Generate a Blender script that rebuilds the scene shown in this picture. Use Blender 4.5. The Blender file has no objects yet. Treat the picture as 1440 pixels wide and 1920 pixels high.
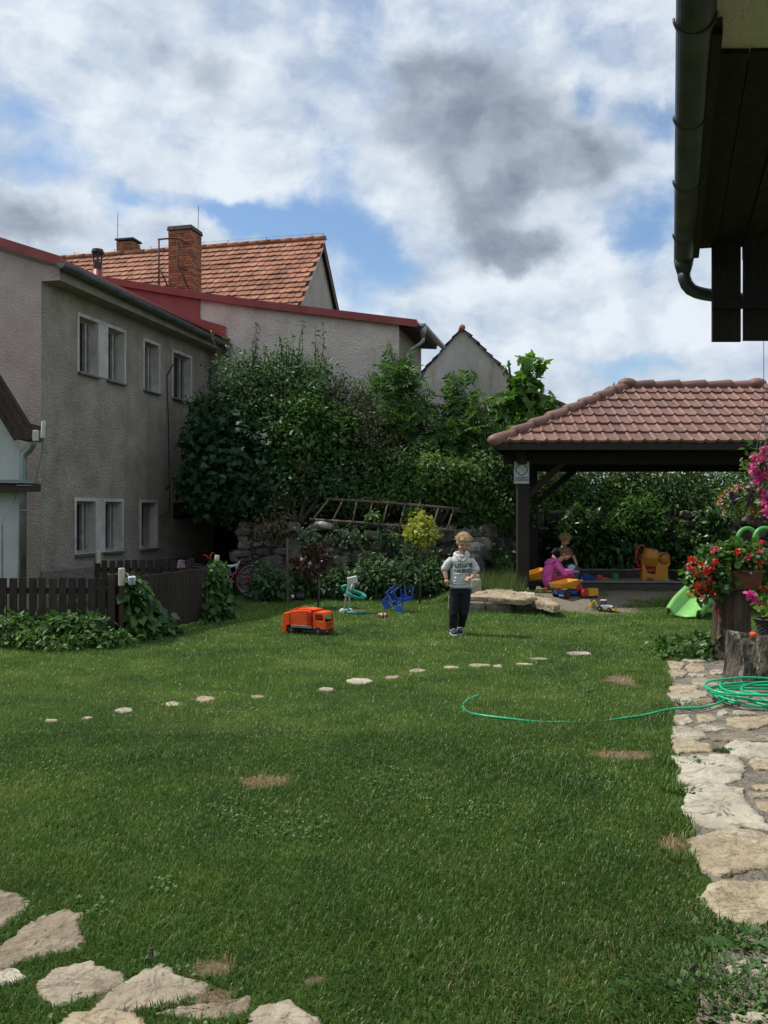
import bpy, bmesh, math, random
import numpy as np
from mathutils import Vector, Matrix, Euler
R = math.radians
random.seed(7)
rng = np.random.default_rng(11)
S = bpy.context.scene
COL = S.collection

# ------------------------------------------------------------------ camera, sky, sun, exposure
F = 1610.0; CX, CY = 720.0, 960.0; EYE = 1.6
cd = bpy.data.cameras.new('camera'); cam = bpy.data.objects.new('camera', cd); COL.objects.link(cam)
cam.location = (0, 0, EYE); cam.rotation_euler = (R(90), 0, 0)
cd.sensor_fit = 'VERTICAL'; cd.angle = 2*math.atan(960/F); cd.clip_start = .05; cd.clip_end = 2000
S.camera = cam
SUN_EL = R(58); SUN_AZ = math.atan2(-.955, .30)          # azimuth measured from +Y towards +X
sl = bpy.data.lights.new('sun', 'SUN'); so = bpy.data.objects.new('sun', sl); COL.objects.link(so)
sl.energy = 4.6; sl.angle = R(.55); sl.color = (1, .945, .85)
sdir = Vector((math.sin(SUN_AZ)*math.cos(SUN_EL), math.cos(SUN_AZ)*math.cos(SUN_EL), math.sin(SUN_EL)))
so.rotation_euler = (-sdir).to_track_quat('-Z', 'Y').to_euler(); so.location = sdir*60
S.view_settings.view_transform = 'Standard'; S.view_settings.look = 'None'
S.view_settings.exposure = 0.0; S.view_settings.gamma = 1
S.cycles.max_bounces = 6; S.cycles.diffuse_bounces = 3; S.cycles.glossy_bounces = 2
S.cycles.transmission_bounces = 4; S.cycles.transparent_max_bounces = 6
S.cycles.use_denoising = True
S.cycles.sample_clamp_indirect = 4

def P(px, py, Y):
    return Vector(((px-CX)/F*Y, Y, EYE+(CY-py)/F*Y))
def G(px, py, z=0.0):
    Y = (EYE-z)*F/(py-CY)
    return Vector(((px-CX)/F*Y, Y, z))

def build_world():
    w = bpy.data.worlds.new('World'); S.world = w; w.use_nodes = True
    nt = w.node_tree; N = nt.nodes; L = nt.links; N.clear()
    out = N.new('ShaderNodeOutputWorld'); bg = N.new('ShaderNodeBackground')
    L.new(bg.outputs[0], out.inputs[0]); bg.inputs[1].default_value = 1.0
    sky = N.new('ShaderNodeTexSky'); sky.sky_type = 'NISHITA'; sky.sun_disc = False
    sky.sun_elevation = SUN_EL; sky.sun_rotation = SUN_AZ % (2*math.pi); sky.air_density = 1.1; sky.dust_density = .6
    tc = N.new('ShaderNodeTexCoord'); D = tc.outputs['Generated']
    def vm(op, a, b=None):
        n = N.new('ShaderNodeVectorMath'); n.operation = op
        for i, s in enumerate((a, b)):
            if s is None: continue
            if isinstance(s, (tuple, list)): n.inputs[i].default_value = s
            else: L.new(s, n.inputs[i])
        return n
    def m(op, a, b=None, clamp=False):
        n = N.new('ShaderNodeMath'); n.operation = op; n.use_clamp = clamp
        for i, s in enumerate((a, b)):
            if s is None: continue
            if isinstance(s, (int, float)): n.inputs[i].default_value = s
            else: L.new(s, n.inputs[i])
        return n.outputs[0]
    def noise(scale, det, rough, vec, off=(0, 0, 0), dist=0.0):
        a = vm('ADD', vec, off)
        n = N.new('ShaderNodeTexNoise'); n.inputs['Scale'].default_value = scale; n.inputs['Detail'].default_value = det
        n.inputs['Roughness'].default_value = rough; n.inputs['Distortion'].default_value = dist
        L.new(a.outputs[0], n.inputs['Vector']); return n
    # ragged directions: warp by noise so that every cloud edge is torn
    w1 = noise(7, 9, .6, D)
    wv = vm('MULTIPLY', vm('SUBTRACT', w1.outputs['Color'], (.5, .5, .5)).outputs[0], (.085, .085, .085))
    w2 = noise(30, 6, .6, D, (5.2, 1.1, .3))
    wv2 = vm('MULTIPLY', vm('SUBTRACT', w2.outputs['Color'], (.5, .5, .5)).outputs[0], (.030, .030, .030))
    DW = vm('ADD', vm('ADD', D, wv.outputs[0]).outputs[0], wv2.outputs[0]).outputs[0]
    def blob(px, py, sx, sy, soft=0.0):
        d = Vector(((px-CX)/F, 1, (CY-py)/F)); ln = d.length; d.normalize()
        a = vm('SUBTRACT', DW, tuple(d))
        s = vm('MULTIPLY', a.outputs[0], (F*ln/sx, F*ln/max(sx, sy), F*ln/sy))
        l = vm('LENGTH', s.outputs[0]).outputs['Value']
        mr = N.new('ShaderNodeMapRange'); mr.interpolation_type = 'SMOOTHSTEP'
        mr.inputs['From Min'].default_value = 1.15; mr.inputs['From Max'].default_value = soft
        L.new(l, mr.inputs['Value']); return mr.outputs['Result']
    def total(lst):
        acc = None
        for (px, py, sx, sy, k) in lst:
            b = m('MULTIPLY', blob(px, py, sx, sy), k)
            acc = b if acc is None else m('ADD', acc, b)
        return acc
    fv = vm('ADD', vm('MULTIPLY', D, (1, 1, 1.6)).outputs[0], wv2.outputs[0]).outputs[0]
    fine = noise(9, 9, .56, fv, (3.1, .7, 1.3), .12).outputs[0]
    fsun = noise(9, 9, .56, fv, (3.1-.028, .7+.008, 1.3+.040), .12).outputs[0]     # a little nearer the sun: thinner there = lit edge
    lit = m('MULTIPLY', m('SUBTRACT', fine, fsun), 1.05)
    big = noise(2.6, 6, .6, vm('MULTIPLY', D, (1, 1, 2.0)).outputs[0], (1.7, 4.2, .6), .2).outputs[0]
    blue = total([(570, 415, 210, 75, 1.3), (690, 500, 100, 90, .9), (400, 400, 130, 45, .75), (130, 300, 110, 60, .55), (1215, 430, 110, 100, .95), (500, 440, 120, 50, .5),
                  (250, 375, 80, 50, .7), (1095, 165, 60, 50, .75), (640, 320, 100, 80, .55), (690, 600, 90, 50, .45), (1190, 690, 150, 30, .7), (1220, 230, 70, 60, .6), (50, 215, 80, 40, .35),
                  (960, 30, 160, 40, .3), (640, 30, 180, 60, .35), (330, 230, 120, 60, .25), (1150, 60, 120, 60, .3)])
    cov = m('SUBTRACT', m('ADD', m('MULTIPLY', fine, 1.3), m('MULTIPLY', big, .55)), m('MULTIPLY', blue, .95))
    cr = N.new('ShaderNodeMapRange'); cr.interpolation_type = 'SMOOTHSTEP'
    cr.inputs['From Min'].default_value = .10; cr.inputs['From Max'].default_value = .98; L.new(cov, cr.inputs['Value'])
    alpha = cr.outputs['Result']
    dark = total([(930, 215, 215, 155, .88), (1070, 300, 170, 100, .80), (900, 380, 130, 120, .75), (950, 485, 150, 60, .62), (790, 150, 130, 100, .5), (1010, 470, 130, 90, .5), (760, 290, 110, 110, .35),
                  (385, 135, 95, 75, .6), (20, 400, 130, 100, .6), (130, 430, 140, 55, .35), (290, 90, 70, 50, .35), (700, 640, 180, 32, .25), (1330, 300, 120, 120, .2), (480, 250, 160, 50, .22)])
    tex = m('ADD', m('MULTIPLY', fine, 1.1), .45)
    dk = m('MULTIPLY', dark, tex)
    dr = N.new('ShaderNodeMapRange'); dr.interpolation_type = 'SMOOTHSTEP'; dr.inputs['From Min'].default_value = .14; dr.inputs['From Max'].default_value = .80
    L.new(dk, dr.inputs['Value']); dmask = dr.outputs['Result']
    # cloud colour: bright tops, grey bodies
    wr = N.new('ShaderNodeValToRGB'); e = wr.color_ramp.elements
    e[0].position = .24; e[0].color = (.47, .565, .70, 1); e[1].position = .72; e[1].color = (.81, .88, .95, 1)
    L.new(m('ADD', m('ADD', m('MULTIPLY', big, .5), m('MULTIPLY', fine, .5)), lit), wr.inputs[0])
    gr = N.new('ShaderNodeValToRGB'); e = gr.color_ramp.elements
    e[0].position = .22; e[0].color = (.185, .23, .305, 1); e[1].position = .84; e[1].color = (.43, .50, .60, 1)
    L.new(m('ADD', fine, lit), gr.inputs[0])
    def mix(f, a, b):
        n = N.new('ShaderNodeMix'); n.data_type = 'RGBA'
        L.new(f, n.inputs[0]); L.new(a, n.inputs[6]); L.new(b, n.inputs[7]); return n.outputs[2]
    sb = vm('MULTIPLY', sky.outputs[0], (.112, .128, .140)).outputs[0]
    c = mix(alpha, sb, wr.outputs[0])
    dfull = m('MULTIPLY', dmask, .95)
    c = mix(dfull, c, gr.outputs[0])
    L.new(c, bg.inputs[0])
build_world()

# ------------------------------------------------------------------ materials
def nodes(name):
    m = bpy.data.materials.new(name); m.use_nodes = True
    nt = m.node_tree; return m, nt, nt.nodes, nt.links, nt.nodes['Principled BSDF']
def M(name, col, col2=None, rough=.6, scale=6, bump=0, bscale=40, metal=0, spec=.4, island=0, detail=5, stretch=None, lo=.35, hi=.65, spots=None, seams=0, streak=0):
    m, nt, N, L, b = nodes(name)
    tc = N.new('ShaderNodeTexCoord'); vec = tc.outputs['Object']
    if stretch:
        mp = N.new('ShaderNodeMapping'); mp.inputs['Scale'].default_value = stretch
        L.new(vec, mp.inputs['Vector']); vec = mp.outputs[0]
    if col2 is None: col2 = tuple(min(1, c*1.25) for c in col); col = tuple(c*.85 for c in col)
    n = N.new('ShaderNodeTexNoise'); n.inputs['Scale'].default_value = scale; n.inputs['Detail'].default_value = detail
    n.inputs['Roughness'].default_value = .6; L.new(vec, n.inputs['Vector'])
    r = N.new('ShaderNodeValToRGB'); e = r.color_ramp.elements
    e[0].position = lo; e[0].color = (*col, 1); e[1].position = hi; e[1].color = (*col2, 1)
    L.new(n.outputs[0], r.inputs[0]); c = r.outputs[0]
    if spots:                                              # stains with a shape of their own: (colour, scale, threshold)
        for (sc, ss, th) in spots:
            n2 = N.new('ShaderNodeTexNoise'); n2.inputs['Scale'].default_value = ss; n2.inputs['Detail'].default_value = 7; n2.inputs['Roughness'].default_value = .65
            L.new(vec, n2.inputs['Vector'])
            mr = N.new('ShaderNodeMapRange'); mr.inputs['From Min'].default_value = th; mr.inputs['From Max'].default_value = th+.12
            L.new(n2.outputs[0], mr.inputs['Value'])
            mx = N.new('ShaderNodeMix'); mx.data_type = 'RGBA'; L.new(mr.outputs[0], mx.inputs[0]); L.new(c, mx.inputs[6]); mx.inputs[7].default_value = (*sc, 1)
            c = mx.outputs[2]
    if streak:
        mp3 = N.new('ShaderNodeMapping'); mp3.inputs['Scale'].default_value = (2.2, 2.2, .34); L.new(tc.outputs['Object'], mp3.inputs['Vector'])
        n5 = N.new('ShaderNodeTexNoise'); n5.inputs['Scale'].default_value = 1.5; n5.inputs['Detail'].default_value = 8; n5.inputs['Roughness'].default_value = .62; L.new(mp3.outputs[0], n5.inputs['Vector'])
        mr5 = N.new('ShaderNodeMapRange'); mr5.inputs['From Min'].default_value = .50; mr5.inputs['From Max'].default_value = .72; mr5.inputs['To Max'].default_value = streak; L.new(n5.outputs[0], mr5.inputs['Value'])
        mx5 = N.new('ShaderNodeMix'); mx5.data_type = 'RGBA'; L.new(mr5.outputs[0], mx5.inputs[0]); L.new(c, mx5.inputs[6]); mx5.inputs[7].default_value = (.10, .092, .078, 1); c = mx5.outputs[2]
    if seams:
        vo = N.new('ShaderNodeTexNoise'); vo.inputs['Scale'].default_value = seams; vo.inputs['Detail'].default_value = 6; vo.inputs['Roughness'].default_value = .55; vo.inputs['Distortion'].default_value = .8
        mp2 = N.new('ShaderNodeMapping'); mp2.inputs['Rotation'].default_value = (0, 0, .7); mp2.inputs['Scale'].default_value = (1, 2.6, 1); L.new(vec, mp2.inputs['Vector']); L.new(mp2.outputs[0], vo.inputs['Vector'])
        ab = N.new('ShaderNodeMath'); ab.operation = 'SUBTRACT'; ab.inputs[1].default_value = .5; L.new(vo.outputs[0], ab.inputs[0])
        a3 = N.new('ShaderNodeMath'); a3.operation = 'ABSOLUTE'; L.new(ab.outputs[0], a3.inputs[0])
        mr = N.new('ShaderNodeMapRange'); mr.inputs['From Min'].default_value = .004; mr.inputs['From Max'].default_value = .022; mr.inputs['To Min'].default_value = .55; mr.inputs['To Max'].default_value = 0; L.new(a3.outputs[0], mr.inputs['Value'])
        mx = N.new('ShaderNodeMix'); mx.data_type = 'RGBA'; L.new(mr.outputs[0], mx.inputs[0]); L.new(c, mx.inputs[6]); mx.inputs[7].default_value = (.12, .10, .075, 1); c = mx.outputs[2]
    if island:
        g = N.new('ShaderNodeNewGeometry'); mr = N.new('ShaderNodeMapRange')
        mr.inputs['To Min'].default_value = 1-island; mr.inputs['To Max'].default_value = 1+island*.6
        L.new(g.outputs['Random Per Island'], mr.inputs['Value'])
        vm = N.new('ShaderNodeVectorMath'); vm.operation = 'SCALE'; L.new(c, vm.inputs[0]); L.new(mr.outputs[0], vm.inputs['Scale']); c = vm.outputs[0]
    L.new(c, b.inputs['Base Color']); b.inputs['Roughness'].default_value = rough; b.inputs['Metallic'].default_value = metal
    b.inputs['Specular IOR Level'].default_value = spec
    if bump:
        n3 = N.new('ShaderNodeTexNoise'); n3.inputs['Scale'].default_value = bscale; n3.inputs['Detail'].default_value = 4
        L.new(vec, n3.inputs['Vector'])
        bp = N.new('ShaderNodeBump'); bp.inputs['Strength'].default_value = min(1, bump); bp.inputs['Distance'].default_value = .03*max(1, bump)
        L.new(n3.outputs[0], bp.inputs['Height']); L.new(bp.outputs[0], b.inputs['Normal'])
    return m
LEAF_GAIN = 1.18
def LM(name, cols, trans=.35, rough=.38, patch=None, spec=.5):
    """leaf material: every leaf its own tone"""
    m, nt, N, L, b = nodes(name)
    g = N.new('ShaderNodeNewGeometry'); r = N.new('ShaderNodeValToRGB'); el = r.color_ramp.elements
    while len(el) < len(cols): el.new(.5)
    for i, c in enumerate(cols): el[i].position = i/(len(cols)-1); el[i].color = (*[min(1, v*LEAF_GAIN) for v in c], 1) if c[1] > c[0] else (*c, 1)
    f = g.outputs['Random Per Island']
    if patch:
        n = N.new('ShaderNodeTexNoise'); n.inputs['Scale'].default_value = patch; n.inputs['Detail'].default_value = 4
        tc = N.new('ShaderNodeTexCoord'); L.new(tc.outputs['Object'], n.inputs['Vector'])
        a = N.new('ShaderNodeMath'); a.operation = 'MULTIPLY_ADD'; a.inputs[1].default_value = 1.6; a.inputs[2].default_value = -.8
        L.new(n.outputs[0], a.inputs[0])
        a2 = N.new('ShaderNodeMath'); a2.operation = 'ADD'; a2.use_clamp = True; L.new(a.outputs[0], a2.inputs[0])
        s = N.new('ShaderNodeMath'); s.operation = 'MULTIPLY_ADD'; s.inputs[1].default_value = .7; s.inputs[2].default_value = .15
        L.new(f, s.inputs[0]); L.new(s.outputs[0], a2.inputs[1]); f = a2.outputs[0]
    L.new(f, r.inputs[0]); L.new(r.outputs[0], b.inputs['Base Color']); b.inputs['Roughness'].default_value = rough; b.inputs['Specular IOR Level'].default_value = spec
    t = N.new('ShaderNodeBsdfTranslucent'); mx = N.new('ShaderNodeMixShader'); mx.inputs[0].default_value = trans
    br = N.new('ShaderNodeVectorMath'); br.operation = 'MULTIPLY'; br.inputs[1].default_value = (1.15, 1.25, .6); L.new(r.outputs[0], br.inputs[0]); L.new(br.outputs[0], t.inputs[0])
    L.new(b.outputs[0], mx.inputs[1]); L.new(t.outputs[0], mx.inputs[2]); L.new(mx.outputs[0], N['Material Output'].inputs[0])
    return m

# ------------------------------------------------------------------ geometry helpers
class MB:
    def __init__(s): s.v = []; s.f = []
    def add(s, vs, fs):
        o = len(s.v); s.v += [tuple(p) for p in vs]; s.f += [tuple(i+o for i in f) for f in fs]; return s
    def hexa(s, p):                                          # 4 bottom, 4 top
        return s.add(p, [(3, 2, 1, 0), (4, 5, 6, 7), (0, 1, 5, 4), (1, 2, 6, 5), (2, 3, 7, 6), (3, 0, 4, 7)])
    def box(s, c, d, rot=None, tap=(1, 1)):
        x, y, z = d[0]/2, d[1]/2, d[2]/2
        p = [Vector(q) for q in ((-x, -y, -z), (x, -y, -z), (x, y, -z), (-x, y, -z), (-x*tap[0], -y*tap[1], z), (x*tap[0], -y*tap[1], z), (x*tap[0], y*tap[1], z), (-x*tap[0], y*tap[1], z))]
        if rot is not None:
            r = Euler(rot).to_matrix() if not isinstance(rot, Matrix) else rot
            p = [r @ q for q in p]
        return s.hexa([q+Vector(c) for q in p])
    def beam(s, a, b, w, h, up=(0, 0, 1)):
        a, b = Vector(a), Vector(b); d = (b-a).normalized(); x = d.cross(Vector(up)); x = x.normalized() if x.length > 1e-6 else Vector((1, 0, 0)); u = x.cross(d)
        q = [(-1, -1), (1, -1), (1, 1), (-1, 1)]
        p = [a+x*i*w/2+u*j*h/2 for i, j in q]+[b+x*i*w/2+u*j*h/2 for i, j in q]
        return s.hexa(p)
    def prism(s, poly, vec):
        n = len(poly); p = [Vector(q) for q in poly]; v = Vector(vec)
        return s.add(p+[q+v for q in p], [tuple(range(n))[::-1], tuple(range(n, 2*n))]+[(i, (i+1) % n, n+(i+1) % n, n+i) for i in range(n)])
    def face(s, poly): return s.add(poly, [tuple(range(len(poly)))])
    def tube(s, path, r, n=8, flat=1.0, closed=False):
        p = [Vector(q) for q in path]; k = len(p)
        rr = r if isinstance(r, (list, tuple)) else [r]*k
        u = None; vs = []
        for i in range(k):
            t = (p[(i+1) % k]-p[i-1]) if closed else (p[min(i+1, k-1)]-p[max(i-1, 0)])
            t.normalize()
            if u is None:
                u = t.cross(Vector((0, 0, 1)) if abs(t.z) < .95 else Vector((0, 1, 0)))
            u = (u-t*u.dot(t)).normalized(); w = t.cross(u)
            for j in range(n):
                a = 2*math.pi*j/n; vs.append(p[i]+u*math.cos(a)*rr[i]+w*math.sin(a)*rr[i]*flat)
        fs = []
        for i in range(k if closed else k-1):
            i2 = (i+1) % k
            for j in range(n): fs.append((i*n+j, i*n+(j+1) % n, i2*n+(j+1) % n, i2*n+j))
        if not closed: fs += [tuple(range(n))[::-1], tuple((k-1)*n+j for j in range(n))]
        return s.add(vs, fs)
    def lathe(s, prof, c, rot=None, n=20, sy=1.0):
        r = Euler(rot).to_matrix() if rot is not None else Matrix.Identity(3)
        vs = []
        for (rad, z) in prof:
            for j in range(n):
                a = 2*math.pi*j/n; vs.append(r @ Vector((rad*math.cos(a), rad*math.sin(a)*sy, z))+Vector(c))
        fs = [(i*n+j, i*n+(j+1) % n, (i+1)*n+(j+1) % n, (i+1)*n+j) for i in range(len(prof)-1) for j in range(n)]
        fs += [tuple(range(n))[::-1], tuple((len(prof)-1)*n+j for j in range(n))]
        return s.add(vs, fs)
    def ell(s, c, rad, rot=None, nu=14, nv=9):
        r = Euler(rot).to_matrix() if rot is not None else Matrix.Identity(3); c = Vector(c)
        vs = [c+r @ Vector((0, 0, -rad[2]))]
        for i in range(1, nv):
            th = math.pi*i/nv
            for j in range(nu):
                a = 2*math.pi*j/nu; vs.append(c+r @ Vector((rad[0]*math.sin(th)*math.cos(a), rad[1]*math.sin(th)*math.sin(a), -rad[2]*math.cos(th))))
        vs.append(c+r @ Vector((0, 0, rad[2]))); fs = []
        for j in range(nu): fs.append((0, 1+(j+1) % nu, 1+j))
        for i in range(nv-2):
            for j in range(nu): fs.append((1+i*nu+j, 1+i*nu+(j+1) % nu, 1+(i+1)*nu+(j+1) % nu, 1+(i+1)*nu+j))
        e = len(vs)-1
        for j in range(nu): fs.append((1+(nv-2)*nu+j, 1+(nv-2)*nu+(j+1) % nu, e))
        return s.add(vs, fs)
    def build(s, name, mat, parent=None, smooth=False, bevel=0, seg=2, remesh=0, smooth_it=4, sub=0):
        me = bpy.data.meshes.new(name); me.from_pydata(s.v, [], s.f); me.update()
        bm = bmesh.new(); bm.from_mesh(me); bmesh.ops.recalc_face_normals(bm, faces=bm.faces); bm.to_mesh(me); bm.free()
        return finish(name, me, mat, parent, smooth, bevel, seg, remesh, smooth_it, sub)
def finish(name, me, mat, parent, smooth=False, bevel=0, seg=2, remesh=0, smooth_it=4, sub=0):
    me.materials.append(mat)
    o = bpy.data.objects.new(name, me); COL.objects.link(o)
    if smooth or remesh: me.polygons.foreach_set('use_smooth', [True]*len(me.polygons))
    if remesh:
        r = o.modifiers.new('remesh', 'REMESH'); r.mode = 'VOXEL'; r.voxel_size = remesh; r.use_smooth_shade = True
        if smooth_it:
            q = o.modifiers.new('smooth', 'SMOOTH'); q.iterations = smooth_it; q.factor = .5
    if bevel:
        b = o.modifiers.new('bevel', 'BEVEL'); b.width = bevel; b.segments = seg; b.limit_method = 'ANGLE'; b.angle_limit = R(35)
    if sub:
        q = o.modifiers.new('sub', 'SUBSURF'); q.levels = q.render_levels = sub
    if parent is not None:
        o.parent = parent
        if parent.parent is None and parent.get('_w'): o.matrix_parent_inverse = Matrix.Translation(-Vector(parent['_w']))
    return o
def tag(o, label, cat, group=None):
    o['label'] = label; o['category'] = cat
    if group: o['group'] = group
    return o
def kind(o, k): o['kind'] = k; return o
def thing(name, label, cat, loc=(0, 0, 0), group=None, world=True, rotz=0):
    """an Empty at the thing's base; world=True: the parts' vertices are given in world coordinates"""
    o = bpy.data.objects.new(name, None); COL.objects.link(o); o.empty_display_size = .1
    o.location = loc
    if world: o['_w'] = [float(c) for c in loc]
    else: o.rotation_euler = (0, 0, rotz)
    return tag(o, label, cat, group)
def sub(o_parent, o): o.parent = o_parent; return o

def mesh_np(name, V, T, mat, parent=None, smooth=False):
    me = bpy.data.meshes.new(name); nv, nf = len(V), len(T); k = T.shape[1]
    me.vertices.add(nv); me.vertices.foreach_set('co', np.ascontiguousarray(V, dtype=np.float32).ravel())
    me.loops.add(nf*k); me.loops.foreach_set('vertex_index', np.ascontiguousarray(T, dtype=np.int32).ravel())
    me.polygons.add(nf); me.polygons.foreach_set('loop_start', np.arange(0, nf*k, k, dtype=np.int32))
    me.update(calc_edges=True)
    return finish(name, me, mat, parent, smooth)

def fan(pts, cz=.0):
    v = [(0, .35, cz)]+pts; n = len(pts)
    return np.array(v, float), np.array([(0, 1+i, 1+(i+1) % n) for i in range(n)])
LEAF = (np.array([(0, 0, 0), (.24, .45, .07), (0, 1, -.08), (-.24, .45, .07)], float), np.array([(0, 1, 2), (0, 2, 3)]))
BROAD = (np.array([(0, 0, 0), (.3, .22, .05), (.36, .55, .06), (0, 1, -.12), (-.36, .55, .06), (-.3, .22, .05), (0, .5, 0)], float),
         np.array([(0, 1, 6), (1, 2, 6), (2, 3, 6), (3, 4, 6), (4, 5, 6), (5, 0, 6)]))
MAPLE = fan([(0, 0, 0), (.28, .05, .0), (.5, .0, -.05), (.38, .28, .02), (.6, .5, -.06), (.28, .55, .02), (.2, .75, 0), (0, 1.05, -.08), (-.2, .75, 0), (-.28, .55, .02), (-.6, .5, -.06), (-.38, .28, .02), (-.5, 0, -.05), (-.28, .05, 0)], .05)
def pinnate(n=4):
    vs, ts = [], []
    def lf(o, d, l, w):
        x = np.array([-d[1], d[0], 0]); b = len(vs)
        vs.extend([o, o+d*l*.5+x*w, o+d*l+np.array([0, 0, -.05]), o+d*l*.5-x*w]); ts.extend([(b, b+1, b+2), (b, b+2, b+3)])
    for i in range(n):
        y = .18+.62*i/(n-1); o = np.array([0, y, -.15*y*y])
        for s in (-1, 1): lf(o, np.array([s*.8, .55, -.12]), .36, .075)
    lf(np.array([0, .72, -.1]), np.array([0, 1., -.1]), .36, .08)
    return np.array(vs), np.array(ts)
PINN = pinnate()
PETAL = fan([(0.5*math.cos(a)*(1 if i % 2 else .72), .5+.5*math.sin(a)*(1 if i % 2 else .72), .12) for i, a in enumerate(np.linspace(0, 2*math.pi, 10, endpoint=False))], -.06)

def norm(a): return a/np.maximum(np.linalg.norm(a, axis=1, keepdims=True), 1e-9)
def scatter(tm, pos, yd, nr, size):
    tv, tt = tm
    x = norm(np.cross(yd, nr)); yd = norm(yd); nz = np.cross(x, yd)
    s = size[:, None]
    V = pos[:, None, :]+s[:, :, None]*(tv[None, :, 0:1]*x[:, None, :]+tv[None, :, 1:2]*yd[:, None, :]+tv[None, :, 2:3]*nz[:, None, :])
    k = len(tv); T = tt[None]+(np.arange(len(pos))*k)[:, None, None]
    return V.reshape(-1, 3), T.reshape(-1, 3)
def rdir(n): return norm(rng.normal(size=(n, 3)))
def leaves_from(name, pos, out, size, mat, parent, tm=LEAF, droop=.25, outw=.6, var=.58):
    n = len(pos)
    yd = norm(out*outw+rdir(n)*.75+np.array([0, 0, -droop]))
    nr = norm(out*.5+rdir(n)*.55+np.array([0, 0, .55]))
    V, T = scatter(tm, pos, yd, nr, size*(1+var*(rng.random(n)*2-1)))
    return mesh_np(name, V, T, mat, parent)
def lump(u, ph):
    return 1+.16*np.sin(u[:, 0]*4.1+ph)+.14*np.sin(u[:, 2]*5.3+ph*1.7+u[:, 0]*2)+.1*np.sin(u[:, 1]*6.1+ph*.6+u[:, 2]*3)
def crown_pts(lobes, n, per=14, inner=.45, sig=.11):
    L = np.array(lobes, float); wt = (L[:, 3]*L[:, 5]+L[:, 4]*L[:, 5]+L[:, 3]*L[:, 4])
    ncl = max(6, n//per); li = rng.choice(len(L), ncl, p=wt/wt.sum()); u = rdir(ncl)
    rad = inner+(1-inner)*rng.random(ncl)**.55
    rr = L[li, 3:6]; ph = li*2.3+L[li, 0]*3
    lm = 1+.16*np.sin(u[:, 0]*4.1+ph)+.14*np.sin(u[:, 2]*5.3+ph*1.7)+.1*np.sin(u[:, 1]*6.1+ph*.6)
    cl = L[li, :3]+u*rr*(rad*lm)[:, None]
    i = rng.integers(0, ncl, n); s = np.clip(sig*2.2*rr[i].mean(1), .05, .22)
    pos = cl[i]+rng.normal(size=(n, 3))*s[:, None]*np.array([1, 1, .75])
    out = norm((pos-L[li[i], :3])/rr[i]**2)
    return pos, out
def limbs(mb, base, lobes, r, extra=2, n=7):
    base = Vector(base)
    for (cx, cy, cz, rx, ry, rz) in lobes:
        c = Vector((cx, cy, cz)); mid = base.lerp(c, .5)+Vector((random.uniform(-.1, .1), random.uniform(-.1, .1), .1))
        mb.tube([base, mid, c, c+Vector((random.uniform(-.3, .3)*rx, 0, rz*.6))], [r, r*.7, r*.42, r*.12], n)
        for k in range(extra):
            e = c+Vector((random.uniform(-1, 1)*rx, random.uniform(-1, 1)*ry, random.uniform(-.2, .9)*rz))*.8
            q = base.lerp(c, random.uniform(.45, .9)); mb.tube([q, q.lerp(e, .55)+Vector((0, 0, .06)), e], [r*.4, r*.28, r*.08], 5)
def shoots_pts(lobes, k, ln, per, spread=.35):
    P_, O_, stems = [], [], []
    L = np.array(lobes, float)
    for _ in range(k):
        l = L[rng.integers(len(L))]; u = rdir(1)[0]; u[2] = abs(u[2])*.8+.35; u /= np.linalg.norm(u)
        a = l[:3]+u*l[3:6]*.85; d = np.array([u[0]*spread, u[1]*spread, 1.0]); d /= np.linalg.norm(d); q = ln*(.5+.8*rng.random())
        stems.append((a, a+d*q*.5+rng.normal(size=3)*.03, a+d*q))
        t = rng.random(per); p = a+d*q*t[:, None]; o = rdir(per); o[:, 2] = abs(o[:, 2])*.3+.3
        P_.append(p+o*.02); O_.append(norm(o))
    return np.concatenate(P_), np.concatenate(O_), stems
def bush(name, label, cat, base, lobes, n, size, mat, bark, tm=LEAF, shoots=0, sl_=.5, sper=26, group=None, droop=.25, rtrunk=.05, per=14, inner=.45, sig=.11, leafname='crown', stemname='trunk'):
    t = thing(name, label, cat, base, group)
    pos, out = crown_pts(lobes, n, per, inner, sig)
    tb = MB(); limbs(tb, base, lobes, rtrunk)
    if shoots:
        p2, o2, st = shoots_pts(lobes, shoots, sl_, sper); pos = np.concatenate([pos, p2]); out = np.concatenate([out, o2])
        for s in st: tb.tube(s, [.012, .009, .004], 5)
    leaves_from(leafname, pos, out, size, mat, t, tm, droop)
    tb.build(stemname, bark, t, smooth=True)
    return t

def vnoise(x, y, s, ph=0.0):
    return (np.sin(x*s*1.0+ph+1.3*np.sin(y*s*.7+ph))+np.sin(y*s*1.3-ph*2+1.1*np.sin(x*s*.8+2))+np.sin((x+y)*s*2.1+ph)*.5)/2.5
def ss(a, b, x): t = np.clip((x-a)/(b-a), 0, 1); return t*t*(3-2*t)
pedge = [(1290, 1960), (1275, 1920), (1290, 1840), (1345, 1760), (1330, 1700), (1310, 1650), (1290, 1590), (1280, 1520), (1268, 1460), (1258, 1400), (1254, 1330), (1250, 1285), (1248, 1240), (1300, 1236), (1355, 1236), (1420, 1236)]
pe = [G(*p) for p in pedge]                               # grass edge of the flagstone path
PEY = [p.y for p in pe[:13]]; PEX = [p.x for p in pe[:13]]
def H(x, y):
    x = np.asarray(x, float); y = np.asarray(y, float)
    flat = 1-(ss(-.35, -.05, x-np.interp(y, PEY, PEX))*ss(10.0, 9.4, y))
    return .012*vnoise(x, y, 1.7)*ss(2, 5, y)*ss(30, 20, y)*flat+.18*ss(13.2, 15.0, y)*ss(.75, 1.35, x)*ss(30, 24, y)
def h1(x, y): return float(H(x, y))
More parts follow.
